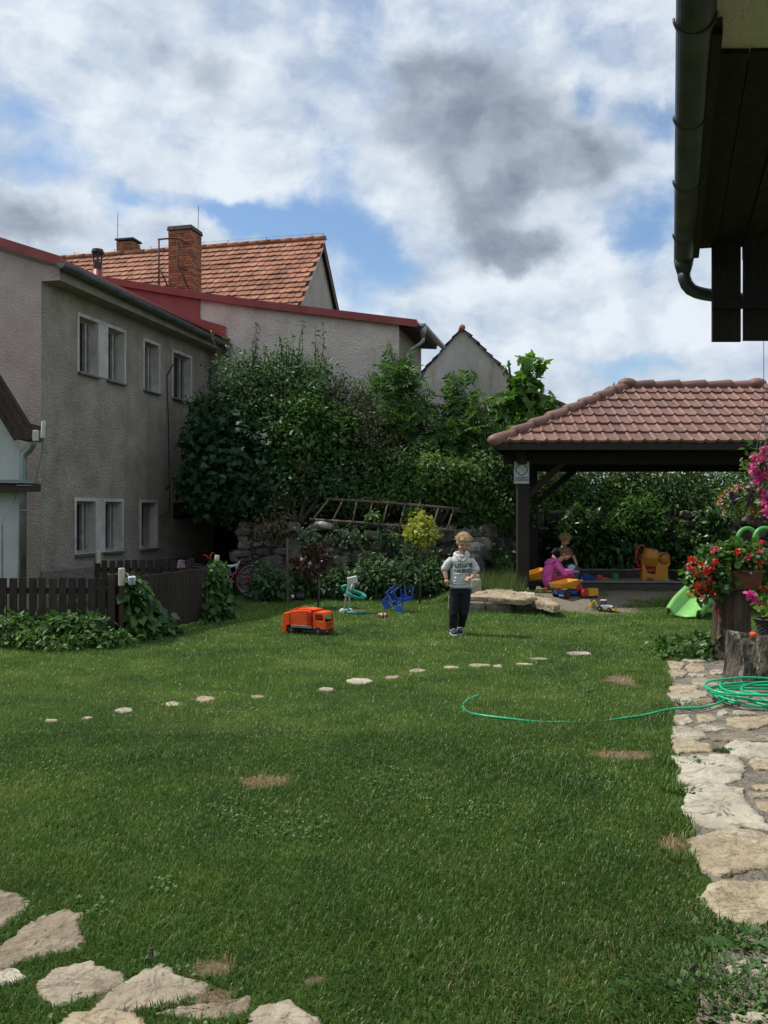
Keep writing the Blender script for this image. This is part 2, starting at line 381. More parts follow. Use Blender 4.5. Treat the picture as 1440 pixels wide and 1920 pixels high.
def onground(px, py):
    z = 0.0
    for _ in range(40): p = G(px, py, z); z += .3*(h1(p.x, p.y)-z)
    return p

# ------------------------------------------------------------------ shared materials
m_bark = M('bark', (.05, .038, .028), (.11, .09, .07), .85, 14, .6, 60)
m_zinc = M('zinc', (.20, .23, .25), (.31, .34, .36), .42, 5, metal=.75)
m_zinc_dark = M('weathered_zinc', (.10, .115, .12), (.17, .185, .19), .5, 5, metal=.5, spots=[((.25, .25, .24), 3.5, .62)])
m_redmetal = M('red_sheet_metal', (.20, .032, .030), (.27, .05, .045), .5, 2)
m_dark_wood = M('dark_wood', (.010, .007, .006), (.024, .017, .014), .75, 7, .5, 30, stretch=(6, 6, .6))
m_fence_wood = M('fence_wood', (.020, .014, .011), (.045, .031, .025), .8, 7, .4, 30, stretch=(6, 6, .6), island=.3)
m_brown_wood = M('brown_wood', (.035, .020, .014), (.07, .042, .03), .75, 6, .5, 30, stretch=(5, 5, .7))
m_glass = M('window_glass', (.012, .015, .018), (.03, .035, .04), .08, 1.2, spec=.7)
m_white_paint = M('white_paint', (.40, .39, .36), (.52, .51, .48), .7, 4, .3, 30)
m_black = M('black_plastic', (.012, .012, .013), (.022, .022, .024), .5, 8)
m_skin = M('skin', (.42, .23, .15), (.52, .30, .21), .55, 12)
m_steel = M('steel', (.35, .36, .37), (.5, .5, .51), .3, 8, metal=.9)

# ------------------------------------------------------------------ ground
DIRT = [(502, 1465, 40, 11), (1165, 1415, 56, 8), (1165, 1274, 24, 9), (1262, 1588, 26, 14),
        (398, 1815, 30, 14), (392, 1872, 50, 14), (235, 1868, 50, 16), (590, 1840, 16, 6)]
DG = []
for (px, py, rx, ry) in DIRT:
    g = G(px, py); DG.append((g.x, g.y, rx*g.y/F, ry*g.y*g.y/(EYE*F)))
def dirt(x, y):
    d = np.zeros_like(x)
    wob = 1+.28*vnoise(x, y, 11)+.18*vnoise(x, y, 29, 1.3)
    for (cx, cy, rx, ry) in DG:
        q = np.sqrt(((x-cx)/rx)**2+((y-cy)/ry)**2)*wob
        d = np.maximum(d, ss(1.25, .75, q))
    return d
def sand(x, y):
    q = np.sqrt(((x-3.25)/.95)**2+((y-14.35)/.85)**2)*(1+.22*vnoise(x, y, 4.2)+.14*vnoise(x, y, 9, 2))
    q = np.minimum(q, np.sqrt(((x-4.4)/1.5)**2+((y-14.9)/.6)**2)*(1+.3*vnoise(x, y, 5.2, 1)+.14*vnoise(x, y, 11, 2)))
    s = ss(1.15, .75, q)
    s2 = ss(2.2, 2.6, x)*ss(15.3, 15.6, y)*ss(30, 29, y)
    return np.maximum(s, s2)
gx = np.concatenate([np.linspace(-300, -16, 8)[:-1], np.arange(-16, -6, .3), np.arange(-6, 8, .06), np.linspace(8, 16, 25), np.linspace(16, 300, 8)[1:]])
gy = np.concatenate([np.linspace(-200, -3, 6)[:-1], np.arange(-3, 1.5, .3), np.arange(1.5, 10, .045), np.arange(10, 18, .09), np.linspace(18, 26, 25), np.linspace(26, 500, 8)[1:]])
XX, YY = np.meshgrid(gx, gy); ZZ = H(XX, YY)
V = np.stack([XX, YY, ZZ], -1).reshape(-1, 3); nx, ny = len(gx), len(gy)
I = np.arange(nx*ny).reshape(ny, nx); Q = np.stack([I[:-1, :-1], I[:-1, 1:], I[1:, 1:], I[1:, :-1]], -1).reshape(-1, 4)
def ground_mat():
    m, nt, N, L, b = nodes('lawn_soil')
    tc = N.new('ShaderNodeTexCoord'); n = N.new('ShaderNodeTexNoise'); n.inputs['Scale'].default_value = 3; n.inputs['Detail'].default_value = 8
    L.new(tc.outputs['Object'], n.inputs['Vector'])
    r = N.new('ShaderNodeValToRGB'); e = r.color_ramp.elements; e[0].position = .3; e[0].color = (.030, .055, .012, 1); e[1].position = .7; e[1].color = (.055, .095, .018, 1); L.new(n.outputs[0], r.inputs[0])
    n2 = N.new('ShaderNodeTexNoise'); n2.inputs['Scale'].default_value = 38; n2.inputs['Detail'].default_value = 8; n2.inputs['Roughness'].default_value = .7; L.new(tc.outputs['Object'], n2.inputs['Vector'])
    def ramp(a, c):
        r = N.new('ShaderNodeValToRGB'); e = r.color_ramp.elements; e[0].position = .3; e[0].color = (*a, 1); e[1].position = .7; e[1].color = (*c, 1); L.new(n2.outputs[0], r.inputs[0]); return r.outputs[0]
    c = r.outputs[0]
    for nm, cc in (('dirt', ramp((.085, .060, .038), (.235, .175, .115))), ('sand', ramp((.12, .098, .075), (.255, .215, .17)))):
        at = N.new('ShaderNodeAttribute'); at.attribute_name = nm
        mx = N.new('ShaderNodeMix'); mx.data_type = 'RGBA'; L.new(at.outputs['Fac'], mx.inputs[0]); L.new(c, mx.inputs[6]); L.new(cc, mx.inputs[7]); c = mx.outputs[2]
    L.new(c, b.inputs['Base Color']); b.inputs['Roughness'].default_value = .95; b.inputs['Specular IOR Level'].default_value = .1
    bp = N.new('ShaderNodeBump'); bp.inputs['Strength'].default_value = .8; bp.inputs['Distance'].default_value = .02; L.new(n2.outputs[0], bp.inputs['Height']); L.new(bp.outputs[0], b.inputs['Normal'])
    return m
lawn = kind(mesh_np('lawn', V, Q, ground_mat(), smooth=True), 'structure')
for nm, fn in (('dirt', dirt), ('sand', sand)):
    a = lawn.data.attributes.new(nm, 'FLOAT', 'POINT'); a.data.foreach_set('value', fn(V[:, 0], V[:, 1]).astype(np.float32))

# mortar bed of the flagstone path
me_ = MB(); rows = []
for p in pe[:13]:
    rows.append([Vector((p.x+.05+(4.6-p.x)*k/14, p.y, .012+.005*math.sin(k*2.3+p.y*5)*(0 < k < 14))) for k in range(15)])
fs = [(i*15+k, i*15+k+1, (i+1)*15+k+1, (i+1)*15+k) for i in range(12) for k in range(14)]
me_.add([q for r_ in rows for q in r_], fs)
kind(me_.build('path', M('path_mortar', (.115, .10, .08), (.235, .205, .168), .95, 9, 1.0, 45, detail=8, spots=[((.12, .10, .08), 14, .6)]), smooth=True), 'structure')

# ------------------------------------------------------------------ flagstones
m_flag = M('limestone', (.235, .205, .15), (.41, .37, .29), .88, 5, 1.0, 22, detail=9, spots=[((.30, .235, .155), 3.2, .58), ((.45, .43, .375), 2.3, .60), ((.17, .145, .12), 17, .66)], seams=3.2)
m_flag_warm = M('sandy_limestone', (.26, .205, .13), (.41, .345, .245), .9, 6, 1.4, 16, detail=9, spots=[((.25, .19, .12), 9, .62), ((.44, .41, .34), 3, .6)], seams=3.2)
m_flag_grey = M('grey_limestone', (.315, .285, .22), (.47, .435, .355), .85, 4, 1.2, 9, detail=9, spots=[((.36, .28, .17), 4, .60), ((.22, .2, .18), 20, .66)], seams=3.2)
m_flag_dull = M('dull_sandstone', (.165, .13, .088), (.29, .245, .178), .92, 5, 1.2, 20, detail=9, spots=[((.155, .12, .085), 3.5, .56), ((.38, .355, .30), 5, .62)], seams=3.2)
STONE_POLYS = []
def flagstone(poly, label, mat, top=.024, thick=.06, rough=.006, group='flagstones of the path', name='flagstone', jit=.012, cat='paving stone', grow=1.0):
    pts = [G(px, py, 0) for px, py in poly]; cm = sum(pts, Vector())/len(pts); pts = [cm+(p-cm)*grow for p in pts]
    base = h1(sum(p.x for p in pts)/len(pts), sum(p.y for p in pts)/len(pts))
    ar = sum(a.x*b.y-b.x*a.y for a, b in zip(pts, pts[1:]+pts[:1]))
    if ar < 0: pts = pts[::-1]
    STONE_POLYS.append([(p.x, p.y) for p in pts])
    ring = []
    per = sum((a-b).length for a, b in zip(pts, pts[1:]+pts[:1])); step = max(.018, per/70)
    for a, b in zip(pts, pts[1:]+pts[:1]):
        k = max(1, int((b-a).length/step))
        for i in range(k):
            q = a.lerp(b, i/k); nrm = Vector(((b-a).y, -(b-a).x, 0)).normalized()
            ring.append(q+nrm*random.gauss(0, jit*.45)+Vector((0, 0, 0)))
    n = len(ring); c = sum(ring, Vector())/n; sz = math.sqrt(abs(ar)/2)
    vs, fs = [], []
    rings = [(1.0, -.04), (1.0, top-.012), (1-min(.10, .012/sz), top-.002), (.82, top), (.6, top), (.35, top), (.15, top)]
    tx, ty = random.gauss(0, .01), random.gauss(0, .01)
    for (s, z) in rings:
        for q in ring:
            p = c+(q-c)*s
            dz = 0 if z < top-.006 else random.gauss(0, rough*.25)+rough*float(vnoise(p.x, p.y, 13, c.x))+tx*(p.x-c.x)+ty*(p.y-c.y)
            vs.append((p.x, p.y, base+z+dz))
    for k in range(len(rings)-1):
        for i in range(n): fs.append((k*n+i, k*n+(i+1) % n, (k+1)*n+(i+1) % n, (k+1)*n+i))
    fs.append(tuple((len(rings)-1)*n+i for i in range(n)))
    mb = MB(); mb.add(vs, fs); o = mb.build(name, mat, smooth=True, bevel=0)
    return tag(o, label, cat, group)
def z4(lst): return [(1040+x/3.6, 1180+y/3.6) for x, y in lst]
def z5(lst): return [(1140+x/4.8, 1560+y/4.8) for x, y in lst]
def z6(lst): return [(x/2.3226, 1640+y/2.3226) for x, y in lst]
W, Gy, Fl = m_flag_warm, m_flag_grey, m_flag
PAVE = [
 ([(760, 225), (830, 222), (880, 245), (850, 280), (790, 275)], 'cream flagstone at the far grass corner of the path', W),
 ([(865, 214), (1060, 206), (1070, 216), (1000, 234), (920, 232)], 'long thin pale flagstone along the far end of the path', Fl),
 ([(890, 262), (920, 245), (1000, 255), (1015, 285), (960, 298), (900, 290)], 'squarish cream flagstone just inside the far end of the path', W),
 ([(765, 295), (860, 285), (895, 305), (860, 335), (800, 335)], 'cream flagstone at the grass edge, second from the far corner', W),
 ([(1050, 295), (1080, 283), (1145, 290), (1140, 315), (1060, 315)], 'orange tinted small flagstone beside the log stump', W),
 ([(905, 312), (980, 300), (1050, 312), (1000, 330), (930, 327)], 'thin whitish flagstone between two cream ones near the far end', Gy),
 ([(930, 355), (980, 340), (1060, 355), (1110, 385), (1050, 398), (940, 390)], 'cream kite shaped flagstone left of the stump base', Fl),
 ([(775, 402), (850, 385), (960, 400), (970, 428), (880, 442), (800, 432)], 'broad cream flagstone at the grass edge just behind the hose coil', W),
 ([(765, 444), (830, 440), (920, 482), (930, 512), (860, 517), (790, 482)], 'slanted cream flagstone at the grass edge left of the hose coil', Fl),
 ([(862, 452), (960, 436), (1030, 442), (1025, 470), (960, 474), (892, 466)], 'pale flagstone partly under the left end of the hose coil', Fl),
 ([(950, 484), (1050, 480), (1080, 505), (985, 525), (945, 512)], 'dull flagstone under the lower left hose loops', m_flag_dull),
 ([(1030, 520), (1125, 512), (1160, 530), (1060, 548)], 'small cream flagstone under the crossing of hose loops', W),
 ([(810, 602), (900, 597), (935, 642), (870, 657), (810, 637)], 'pale flagstone at the grass edge just in front of the hose tail', Fl),
 ([(960, 597), (1060, 587), (1095, 627), (1040, 647), (970, 642)], 'rounded tan flagstone in front of the hose tail', W),
 ([(1112, 572), (1150, 562), (1172, 587), (1130, 602), (1095, 597)], 'tiny triangular pale flagstone below the hose crossing', Fl),
 ([(1200, 572), (1290, 562), (1380, 592), (1240, 594)], 'thin pale flagstone under the front of the hose coil', Fl),
 ([(1170, 612), (1480, 602), (1500, 650), (1300, 692), (1170, 662)], 'wide sandy flagstone in front of the hose coil', W),
 ([(800, 674), (880, 672), (1000, 712), (1040, 747), (950, 767), (800, 742)], 'greyish wedge flagstone at the grass edge below the small tan one', Fl),
 ([(940, 682), (1000, 662), (1160, 687), (1090, 707), (980, 714)], 'thin pale flagstone below the rounded tan one', Fl),
 ([(1050, 742), (1140, 712), (1300, 722), (1500, 742), (1490, 770), (1220, 777), (1060, 772)], 'long beige flagstone in the middle of the path', m_flag_dull),
 ([(795, 767), (870, 757), (1040, 792), (1070, 837), (960, 847), (830, 852)], 'tan flagstone at the grass edge above the big round white one', W),
 ([(1155, 802), (1240, 782), (1500, 787), (1500, 887), (1320, 887), (1200, 862)], 'large whitish flagstone beside the tuft of grass in a joint', Gy),
 ([(805, 892), (1000, 872), (1130, 862), (1230, 892), (1280, 942), (1250, 1022), (1130, 1068), (940, 1068), (830, 1040), (860, 960)], 'big round white flagstone with creased surface at the grass edge', Gy),
 ([(1310, 907), (1370, 892), (1500, 897), (1500, 972), (1360, 962)], 'tan flagstone right of the big round white one', W),
 ([(865, 1105), (1000, 1077), (1150, 1087), (1270, 1150), (1330, 1232), (1430, 1342), (1460, 1372), (1290, 1350), (1100, 1363), (960, 1335), (870, 1240), (890, 1160)], 'largest white flagstone, slanted with long diagonal creases', Gy),
 ([(1165, 1092), (1275, 1097), (1278, 1140), (1215, 1112)], 'small white flagstone wedged behind the largest white one', Gy),
 ([(1330, 1072), (1500, 1062), (1500, 1112), (1360, 1102)], 'cream flagstone at the frame edge, upper of three small ones beside the largest', W),
 ([(1300, 1132), (1500, 1122), (1500, 1162), (1330, 1157)], 'cream flagstone at the frame edge, middle of three small ones beside the largest', Fl),
 ([(1350, 1182), (1500, 1182), (1500, 1262), (1390, 1242)], 'cream flagstone at the frame edge, lower of three small ones beside the largest', W),
 ([(903, 1442), (1050, 1392), (1250, 1368), (1500, 1425), (1520, 1640), (1290, 1648), (1150, 1698), (1000, 1640), (960, 1560)], 'big rough yellowish flagstone below the largest white one', W),
]
for poly, lab, mt in PAVE: flagstone(z4(poly), lab, mt, grow=1.055, rough=.012 if mt is Gy else .007)
for poly, lab, mt in [
 ([(850, 600), (905, 512), (1100, 482), (1500, 492), (1560, 900), (1200, 870), (975, 830), (900, 720)], 'big smooth sandy flagstone, nearest large one above the broad leaved weed', W),
 ([(1040, 1262), (1200, 1182), (1500, 1182), (1540, 1312), (1150, 1312)], 'pale flagstone half hidden behind the broad leaved weed', Fl),
 ([(1060, 1740), (1160, 1692), (1300, 1662), (1500, 1692), (1560, 1800), (1100, 1800)], 'pale flagstone at the bottom right corner of the photo', Fl)]:
    flagstone(z5(poly), lab, mt)
D_ = m_flag_dull; m_flag_beige = M('beige_limestone', (.21, .175, .125), (.36, .315, .24), .9, 5, 1.2, 18, detail=9, spots=[((.165, .13, .09), 3.5, .58), ((.42, .39, .33), 5, .64)], seams=3.2)
for poly, lab, mt in [
 ([(-160, 120), (0, 88), (80, 95), (120, 130), (60, 190), (0, 228), (-160, 260)], 'brownish stepping stone cut by the left frame edge, uppermost of the lower left group', D_),
 ([(5, 330), (120, 240), (210, 180), (270, 170), (350, 185), (320, 230), (360, 300), (340, 320), (200, 345), (100, 375), (40, 405), (-40, 380)], 'large tan stepping stone with a brown band across it', D_),
 ([(180, 480), (260, 415), (390, 390), (450, 425), (520, 440), (500, 490), (380, 530), (300, 555), (240, 560), (190, 520)], 'greyish stepping stone in the middle of the lower left group', m_flag_beige),
 ([(430, 580), (510, 500), (620, 440), (715, 400), (760, 450), (885, 480), (860, 520), (760, 550), (600, 580), (480, 585)], 'pointed triangular stepping stone with a small dark hole', m_flag_beige),
 ([(700, 600), (850, 570), (1000, 550), (1080, 535), (1060, 600), (930, 630), (780, 618)], 'long narrow stepping stone beside bare soil at the bottom', D_),
 ([(1090, 650), (1120, 600), (1260, 560), (1300, 600), (1370, 635), (1400, 700), (1250, 740), (1110, 720)], 'pale stepping stone at the bottom edge, rightmost of the lower left group', m_flag_beige),
 ([(270, 670), (330, 610), (470, 590), (570, 615), (620, 660), (560, 740), (380, 760), (280, 730)], 'yellowish stepping stone at the bottom edge below the greyish one', W),
 ([(-50, 440), (60, 415), (110, 450), (50, 478), (-50, 480)], 'small grey stepping stone poking out of grass at the left edge', Gy)]:
    flagstone(z6(poly), lab, mt, group='stepping stones at the near lawn edge', name='stepping_stone', top=.007, rough=.007, jit=.012, cat='stepping stone', grow=1.17)
for i, (x, y, w, h, desc) in enumerate([(97, 1354, 12, 3, 'leftmost'), (165, 1348, 9, 2.5, 'second from left'), (233, 1334, 14, 5, 'third from left'), (323, 1321, 14, 4, 'fourth from left'), (386, 1311, 18, 5, 'fifth from left, two lobed,'),
    (483, 1306, 10, 3, 'sixth from left, tiny,'), (611, 1293, 14, 3.2, 'seventh from left'), (673, 1278, 25, 5.5, 'whitest and widest'), (737, 1271, 13, 3.2, 'just right of the widest white stone'), (784, 1259, 14, 3.2, 'eighth from right'),
    (845, 1254, 13, 3.2, 'seventh from right'), (899, 1249, 18, 3.2, 'sixth from right'), (934, 1250, 8, 2.5, 'fifth from right, short,'), (985, 1247, 13, 2.2, 'fourth from right, sliver thin,'), (1012, 1238, 16, 2.8, 'third from right'),
    (1084, 1227, 24, 4.2, 'long tan one nearest the bare patch'), (1242, 1222, 10, 3, 'lone one near the far path corner')]):
    poly = [(x+w*1.25*math.cos(a)*random.uniform(.75, 1.1), y+h*math.sin(a)*random.uniform(.75, 1.1)) for a in np.linspace(0, 2*math.pi, 9, endpoint=False)]
    flagstone(poly, f'flat pale stone, {desc} in the row across the lawn', [Fl, W, m_flag_beige][i % 3] if i != 7 else Gy, top=.012, group='edging stones across the lawn', name='edging_stone', cat='edging stone')

# ------------------------------------------------------------------ grass
def in_poly(x, y, poly):
    r = np.zeros(len(x), bool); p = poly; j = len(p)-1
    for i in range(len(p)):
        xi, yi = p[i]; xj, yj = p[j]
        c = ((yi > y) != (yj > y)) & (x < (xj-xi)*(y-yi)/(yj-yi+1e-12)+xi); r ^= c; j = i
    return r
PATHP = [(p.x+.03, p.y) for p in pe[:13]]+[(8, pe[12].y), (8, pe[0].y)]
TERR = [(1.08, 13.68), (2.0, 13.72), (2.75, 14.0), (2.6, 14.4), (2.0, 14.6), (1.3, 14.55)]
def keep_grass(x, y):
    k = np.ones(len(x), bool)
    k &= ~(in_poly(x-.05*vnoise(x, y, 5.1, 1)-.03*vnoise(x, y, 19), y, PATHP) & (vnoise(x, y, 6)*.5+vnoise(x, y, 17, 2) < 1.05))
    corner = (y < 3.35) & (x > 1.05); k |= corner & in_poly(x, y, PATHP) & (rng.random(len(x)) < .55)
    k &= ~in_poly(x, y, TERR)
    for pl in STONE_POLYS:
        a = np.array(pl); b0 = a.min(0); b1 = a.max(0)
        bb = (x > b0[0]) & (x < b1[0]) & (y > b0[1]) & (y < b1[1])
        if bb.any():
            i = np.where(bb)[0]; c = a.mean(0); k[i[in_poly(x[i], y[i], [tuple(c+(q-c)*(.96+.025*math.sin(ii*2.1))) for ii, q in enumerate(a)])]] = False
    dd = dirt(x, y); k &= rng.random(len(x)) > dd*np.where(np.abs(x+.7)+np.abs(y-5.1) < 1.0, .55, .80)
    sd = sand(x, y); k &= rng.random(len(x)) > sd*np.where(vnoise(x, y, 5, 3) > .45, .35, .985)
    k &= ~((y > 16.3) & (x < 2.4))
    return k
def grass_mat():
    m, nt, N, L, b = nodes('grass_blade')
    g = N.new('ShaderNodeNewGeometry'); tc = N.new('ShaderNodeTexCoord')
    n = N.new('ShaderNodeTexNoise'); n.inputs['Scale'].default_value = .75; n.inputs['Detail'].default_value = 8; n.inputs['Roughness'].default_value = .72; L.new(tc.outputs['Object'], n.inputs['Vector'])
    a = N.new('ShaderNodeMath'); a.operation = 'MULTIPLY_ADD'; a.inputs[1].default_value = 3.0; a.inputs[2].default_value = -1.22; L.new(n.outputs[0], a.inputs[0])
    q = N.new('ShaderNodeMath'); q.operation = 'MULTIPLY_ADD'; q.inputs[1].default_value = .44; L.new(g.outputs['Random Per Island'], q.inputs[0]); L.new(a.outputs[0], q.inputs[2])
    r = N.new('ShaderNodeValToRGB'); e = r.color_ramp.elements
    while len(e) < 5: e.new(.5)
    for i, (p, c) in enumerate([(0, (.050, .105, .022)), (.3, (.078, .158, .026)), (.6, (.125, .220, .030)), (.85, (.185, .275, .045)), (1, (.29, .30, .11))]): e[i].position = p; e[i].color = (*c, 1)
    L.new(q.outputs[0], r.inputs[0]); c = r.outputs[0]
    at0 = N.new('ShaderNodeAttribute'); at0.attribute_name = 'near_shade'
    mx0 = N.new('ShaderNodeMix'); mx0.data_type = 'RGBA'; L.new(at0.outputs['Fac'], mx0.inputs[0]); L.new(c, mx0.inputs[6]); mx0.inputs[7].default_value = (.050, .112, .018, 1); c = mx0.outputs[2]  # dims the near blades by colour, standing in for shade
    at = N.new('ShaderNodeAttribute'); at.attribute_name = 'dry'
    mx = N.new('ShaderNodeMix'); mx.data_type = 'RGBA'; L.new(at.outputs['Fac'], mx.inputs[0]); L.new(c, mx.inputs[6]); mx.inputs[7].default_value = (.40, .29, .14, 1); c = mx.outputs[2]
    L.new(c, b.inputs['Base Color']); b.inputs['Roughness'].default_value = .42; b.inputs['Specular IOR Level'].default_value = .42
    t = N.new('ShaderNodeBsdfTranslucent'); s = N.new('ShaderNodeMixShader'); s.inputs[0].default_value = .32
    L.new(c, t.inputs[0]); L.new(b.outputs[0], s.inputs[1]); L.new(t.outputs[0], s.inputs[2]); L.new(s.outputs[0], N['Material Output'].inputs[0])
    return m
def make_grass():
    Vs, Ts, Ds, Ls = [], [], [], []; off = 0
    for (y0, y1, dens, ln, wd, seg) in [(1.9, 4, 14000, .034, .0034, 2), (4, 6.2, 9500, .034, .0042, 2), (6.2, 9, 6000, .034, .0058, 1), (9, 12.5, 3900, .036, .0080, 1), (12.5, 18, 2200, .036, .0110, 1)]:
        xm = .5*y1+2.3; area = (y1-y0)*2*xm; n = int(area*dens)
        x = rng.uniform(-xm, xm, n); y = rng.uniform(y0, y1, n)
        k = ((np.abs(x) < .5*y+.9) | ((np.abs(x) < .5*y+2.3) & (rng.random(n) < .6))) & keep_grass(x, y); x, y = x[k], y[k]; n = len(x)
        tuft = vnoise(x, y, 3.1)*.5+vnoise(x, y, 8.3, 1)*.35
        hgt = ln*(.62+.75*rng.random(n)**1.3)*(1+.38*tuft)
        # longer fringe against the stones, the fence and the terrace
        long_ = (ss(.28, .05, np.abs(y-13.6))*((x > .9) & (x < 2.9)) + ss(.3, .0, np.abs(x-(-3.2+(y-10.5)*.3)))*((y > 10.2) & (y < 13.2)) + ((x > 1.35) & (x < 2.5) & (y > 14.55) & (y < 16.6))*1.0)
        pex = np.interp(y, [p.y for p in pe[:13]], [p.x for p in pe[:13]]); long_ = np.maximum(long_, ss(.16, .0, np.abs(x-pex))*(y < 9)*(vnoise(x, y, 4, 1) > -.3)*.8)
        hgt *= 1+1.6*np.clip(long_, 0, 1)*rng.random(n)
        az = rng.uniform(0, 2*math.pi, n); lean = (.25+.75*rng.random(n)); d = np.stack([np.cos(az), np.sin(az), np.zeros(n)], -1)
        w = np.stack([-np.sin(az), np.cos(az), np.zeros(n)], -1)*(wd*(.7+.6*rng.random(n)))[:, None]*.5
        b = np.stack([x, y, H(x, y)-.004], -1); up = np.array([0, 0, 1.0])
        tip = b+up*(hgt*np.sqrt(1-(lean*.8)**2))[:, None]+d*(hgt*lean*.8)[:, None]
        dry = (dirt(x, y) > .25)*(rng.random(n) < .75)*.9+((vnoise(x, y, 1.3, 5) > .55) & (rng.random(n) < .16))*.45+(rng.random(n) < .008)*.6
        if seg == 2:
            mid = b+up*(hgt*.55)[:, None]+d*(hgt*lean*.22)[:, None]
            v = np.stack([b-w, b+w, mid+w*.85, mid-w*.85, tip], 1); t = np.array([(0, 1, 2), (0, 2, 3), (3, 2, 4)]); kk = 5
        else:
            v = np.stack([b-w, b+w, tip], 1); t = np.array([(0, 1, 2)]); kk = 3
        T = t[None]+(np.arange(n)*kk)[:, None, None]+off
        Vs.append(v.reshape(-1, 3)); Ts.append(T.reshape(-1, 3)); nshade = np.clip(.62*ss(8.5, 4.2, y+1.4*vnoise(x, y, .8, 4))+.30*vnoise(x, y, 2.1, 7)+.15*vnoise(x, y, 5.3, 2), 0, .85)*(.6+.6*rng.random(n)); Ls.append(np.repeat(np.clip(nshade, 0, 1), kk)); Ds.append(np.repeat(np.clip(dry, 0, 1), kk)); off += n*kk  # shade over the near lawn put into blade colour, plus random tone
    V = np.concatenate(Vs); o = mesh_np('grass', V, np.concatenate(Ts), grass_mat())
    a = o.data.attributes.new('dry', 'FLOAT', 'POINT'); a.data.foreach_set('value', np.concatenate(Ds).astype(np.float32))
    a = o.data.attributes.new('near_shade', 'FLOAT', 'POINT'); a.data.foreach_set('value', np.concatenate(Ls).astype(np.float32))
    o['label'] = 'mown green lawn grass with dry patches'; kind(o, 'stuff')
make_grass()
def make_clover():
    n = 60000; y = rng.uniform(1.9, 9, n); x = rng.uniform(-1, 1, n)*(.5*y+.9)
    k = keep_grass(x, y) & ((vnoise(x, y, 2.2, 3)*.6+vnoise(x, y, 5.7, 6)*.5) > .42) & (rng.random(n) < .55); x, y = x[k], y[k]; n = len(x)
    pos = np.stack([x, y, H(x, y)+rng.uniform(.008, .026, n)], -1); nr = rdir(n)*.45+np.array([0, 0, 1.]); yd = rdir(n)*np.array([1, 1, .3])
    V_, T_ = scatter(BROAD, pos, norm(yd), norm(nr), rng.uniform(.012, .026, n)); o = mesh_np('clover', V_, T_, LM('clover_leaf', [(.045, .10, .03), (.07, .145, .04), (.11, .19, .06)], .3, .5, spec=.3)); o['label'] = 'small clover leaves in patches among the lawn grass'; kind(o, 'stuff')
make_clover()

# ------------------------------------------------------------------ grey two storey house on the left
TN = .242; NL = math.hypot(1, TN)
D1 = Vector((TN, 1, 0))/NL; N1 = Vector((1, -TN, 0))/NL; Lf = Vector((-1, TN, 0))/NL      # along the yard wall, its outward normal, leftwards
A1 = -8.975
def W1(px, py, off=0.0):
    k = (px-CX)/F; Y = (A1+off*NL)/(k-TN); return P(px, py, Y)
K2 = Vector((-4.04, 20.35, 0))
def W2(px, py, off=0.0):                                   # gable side of the second house, facing the camera
    k = (px-CX)/F; o = K2-D1*off
    # o + t*(1,-TN): X = k*Y
    t = (k*o.y-o.x)/(1+k*TN); return P(px, py, o.y-TN*t)
m_stucco = M('grey_roughcast', (.27, .245, .20), (.40, .365, .305), .95, 2.2, 2.0, 30, detail=9, spots=[((.215, .195, .16), 1.1, .56), ((.45, .42, .36), 16, .60), ((.17, .155, .13), 22, .62)], streak=0.28)
m_stucco_pink = M('pinkish_roughcast', (.44, .345, .315), (.54, .44, .40), .95, 2.0, 1.5, 34, detail=8, spots=[((.25, .21, .2), 1.6, .66)], streak=0.16)
m_stucco_b2 = M('pinkish_plaster', (.50, .43, .39), (.62, .545, .50), .95, 1.6, 1.5, 22, detail=8, spots=[((.43, .37, .34), 2.4, .60)], streak=0.16)
m_surround = M('window_surround', (.40, .385, .36), (.56, .545, .52), .85, 3, .6, 40, spots=[((.28, .26, .23), 4, .62)])
m_sash = M('old_sash', (.23, .21, .185), (.36, .34, .31), .7, 5, .4, 30)

C1 = Vector((A1+TN*14.0, 14.0, 0))
house = thing('grey_house', 'grey roughcast two storey house with narrow windows and a long zinc gutter', 'house', C1)
ZT1 = 5.36; LEN1 = 6.55
def along(s, z, off=0.0): return C1+D1*s+N1*off+Vector((0, 0, z))
wins = []   # (s0, s1, z0, z1)
def span(x0, x1, yt0, yb0):
    a = W1(x0, yt0); b = W1(x0, yb0); c = W1(x1, yt0)
    return ((a-C1).dot(D1), (c-C1).dot(D1), b.z, a.z)
op = [span(147.5, 183, 590, 688), span(201.5, 232, 614, 705), span(270, 297, 643, 728.5), span(324, 357, 661, 746), span(142, 178, 941, 1036), span(196, 228, 941, 1034), span(264, 293, 942, 1030)]
zu1 = max(o[3] for o in op[:4]); zu0 = min(o[2] for o in op[:4]); zl1 = max(o[3] for o in op[4:]); zl0 = min(o[2] for o in op[4:])
op = [(o[0], o[1], zu0+.02, zu1-.02) if i < 4 else (o[0], o[1], zl0+.01, zl1) for i, o in enumerate(op)]
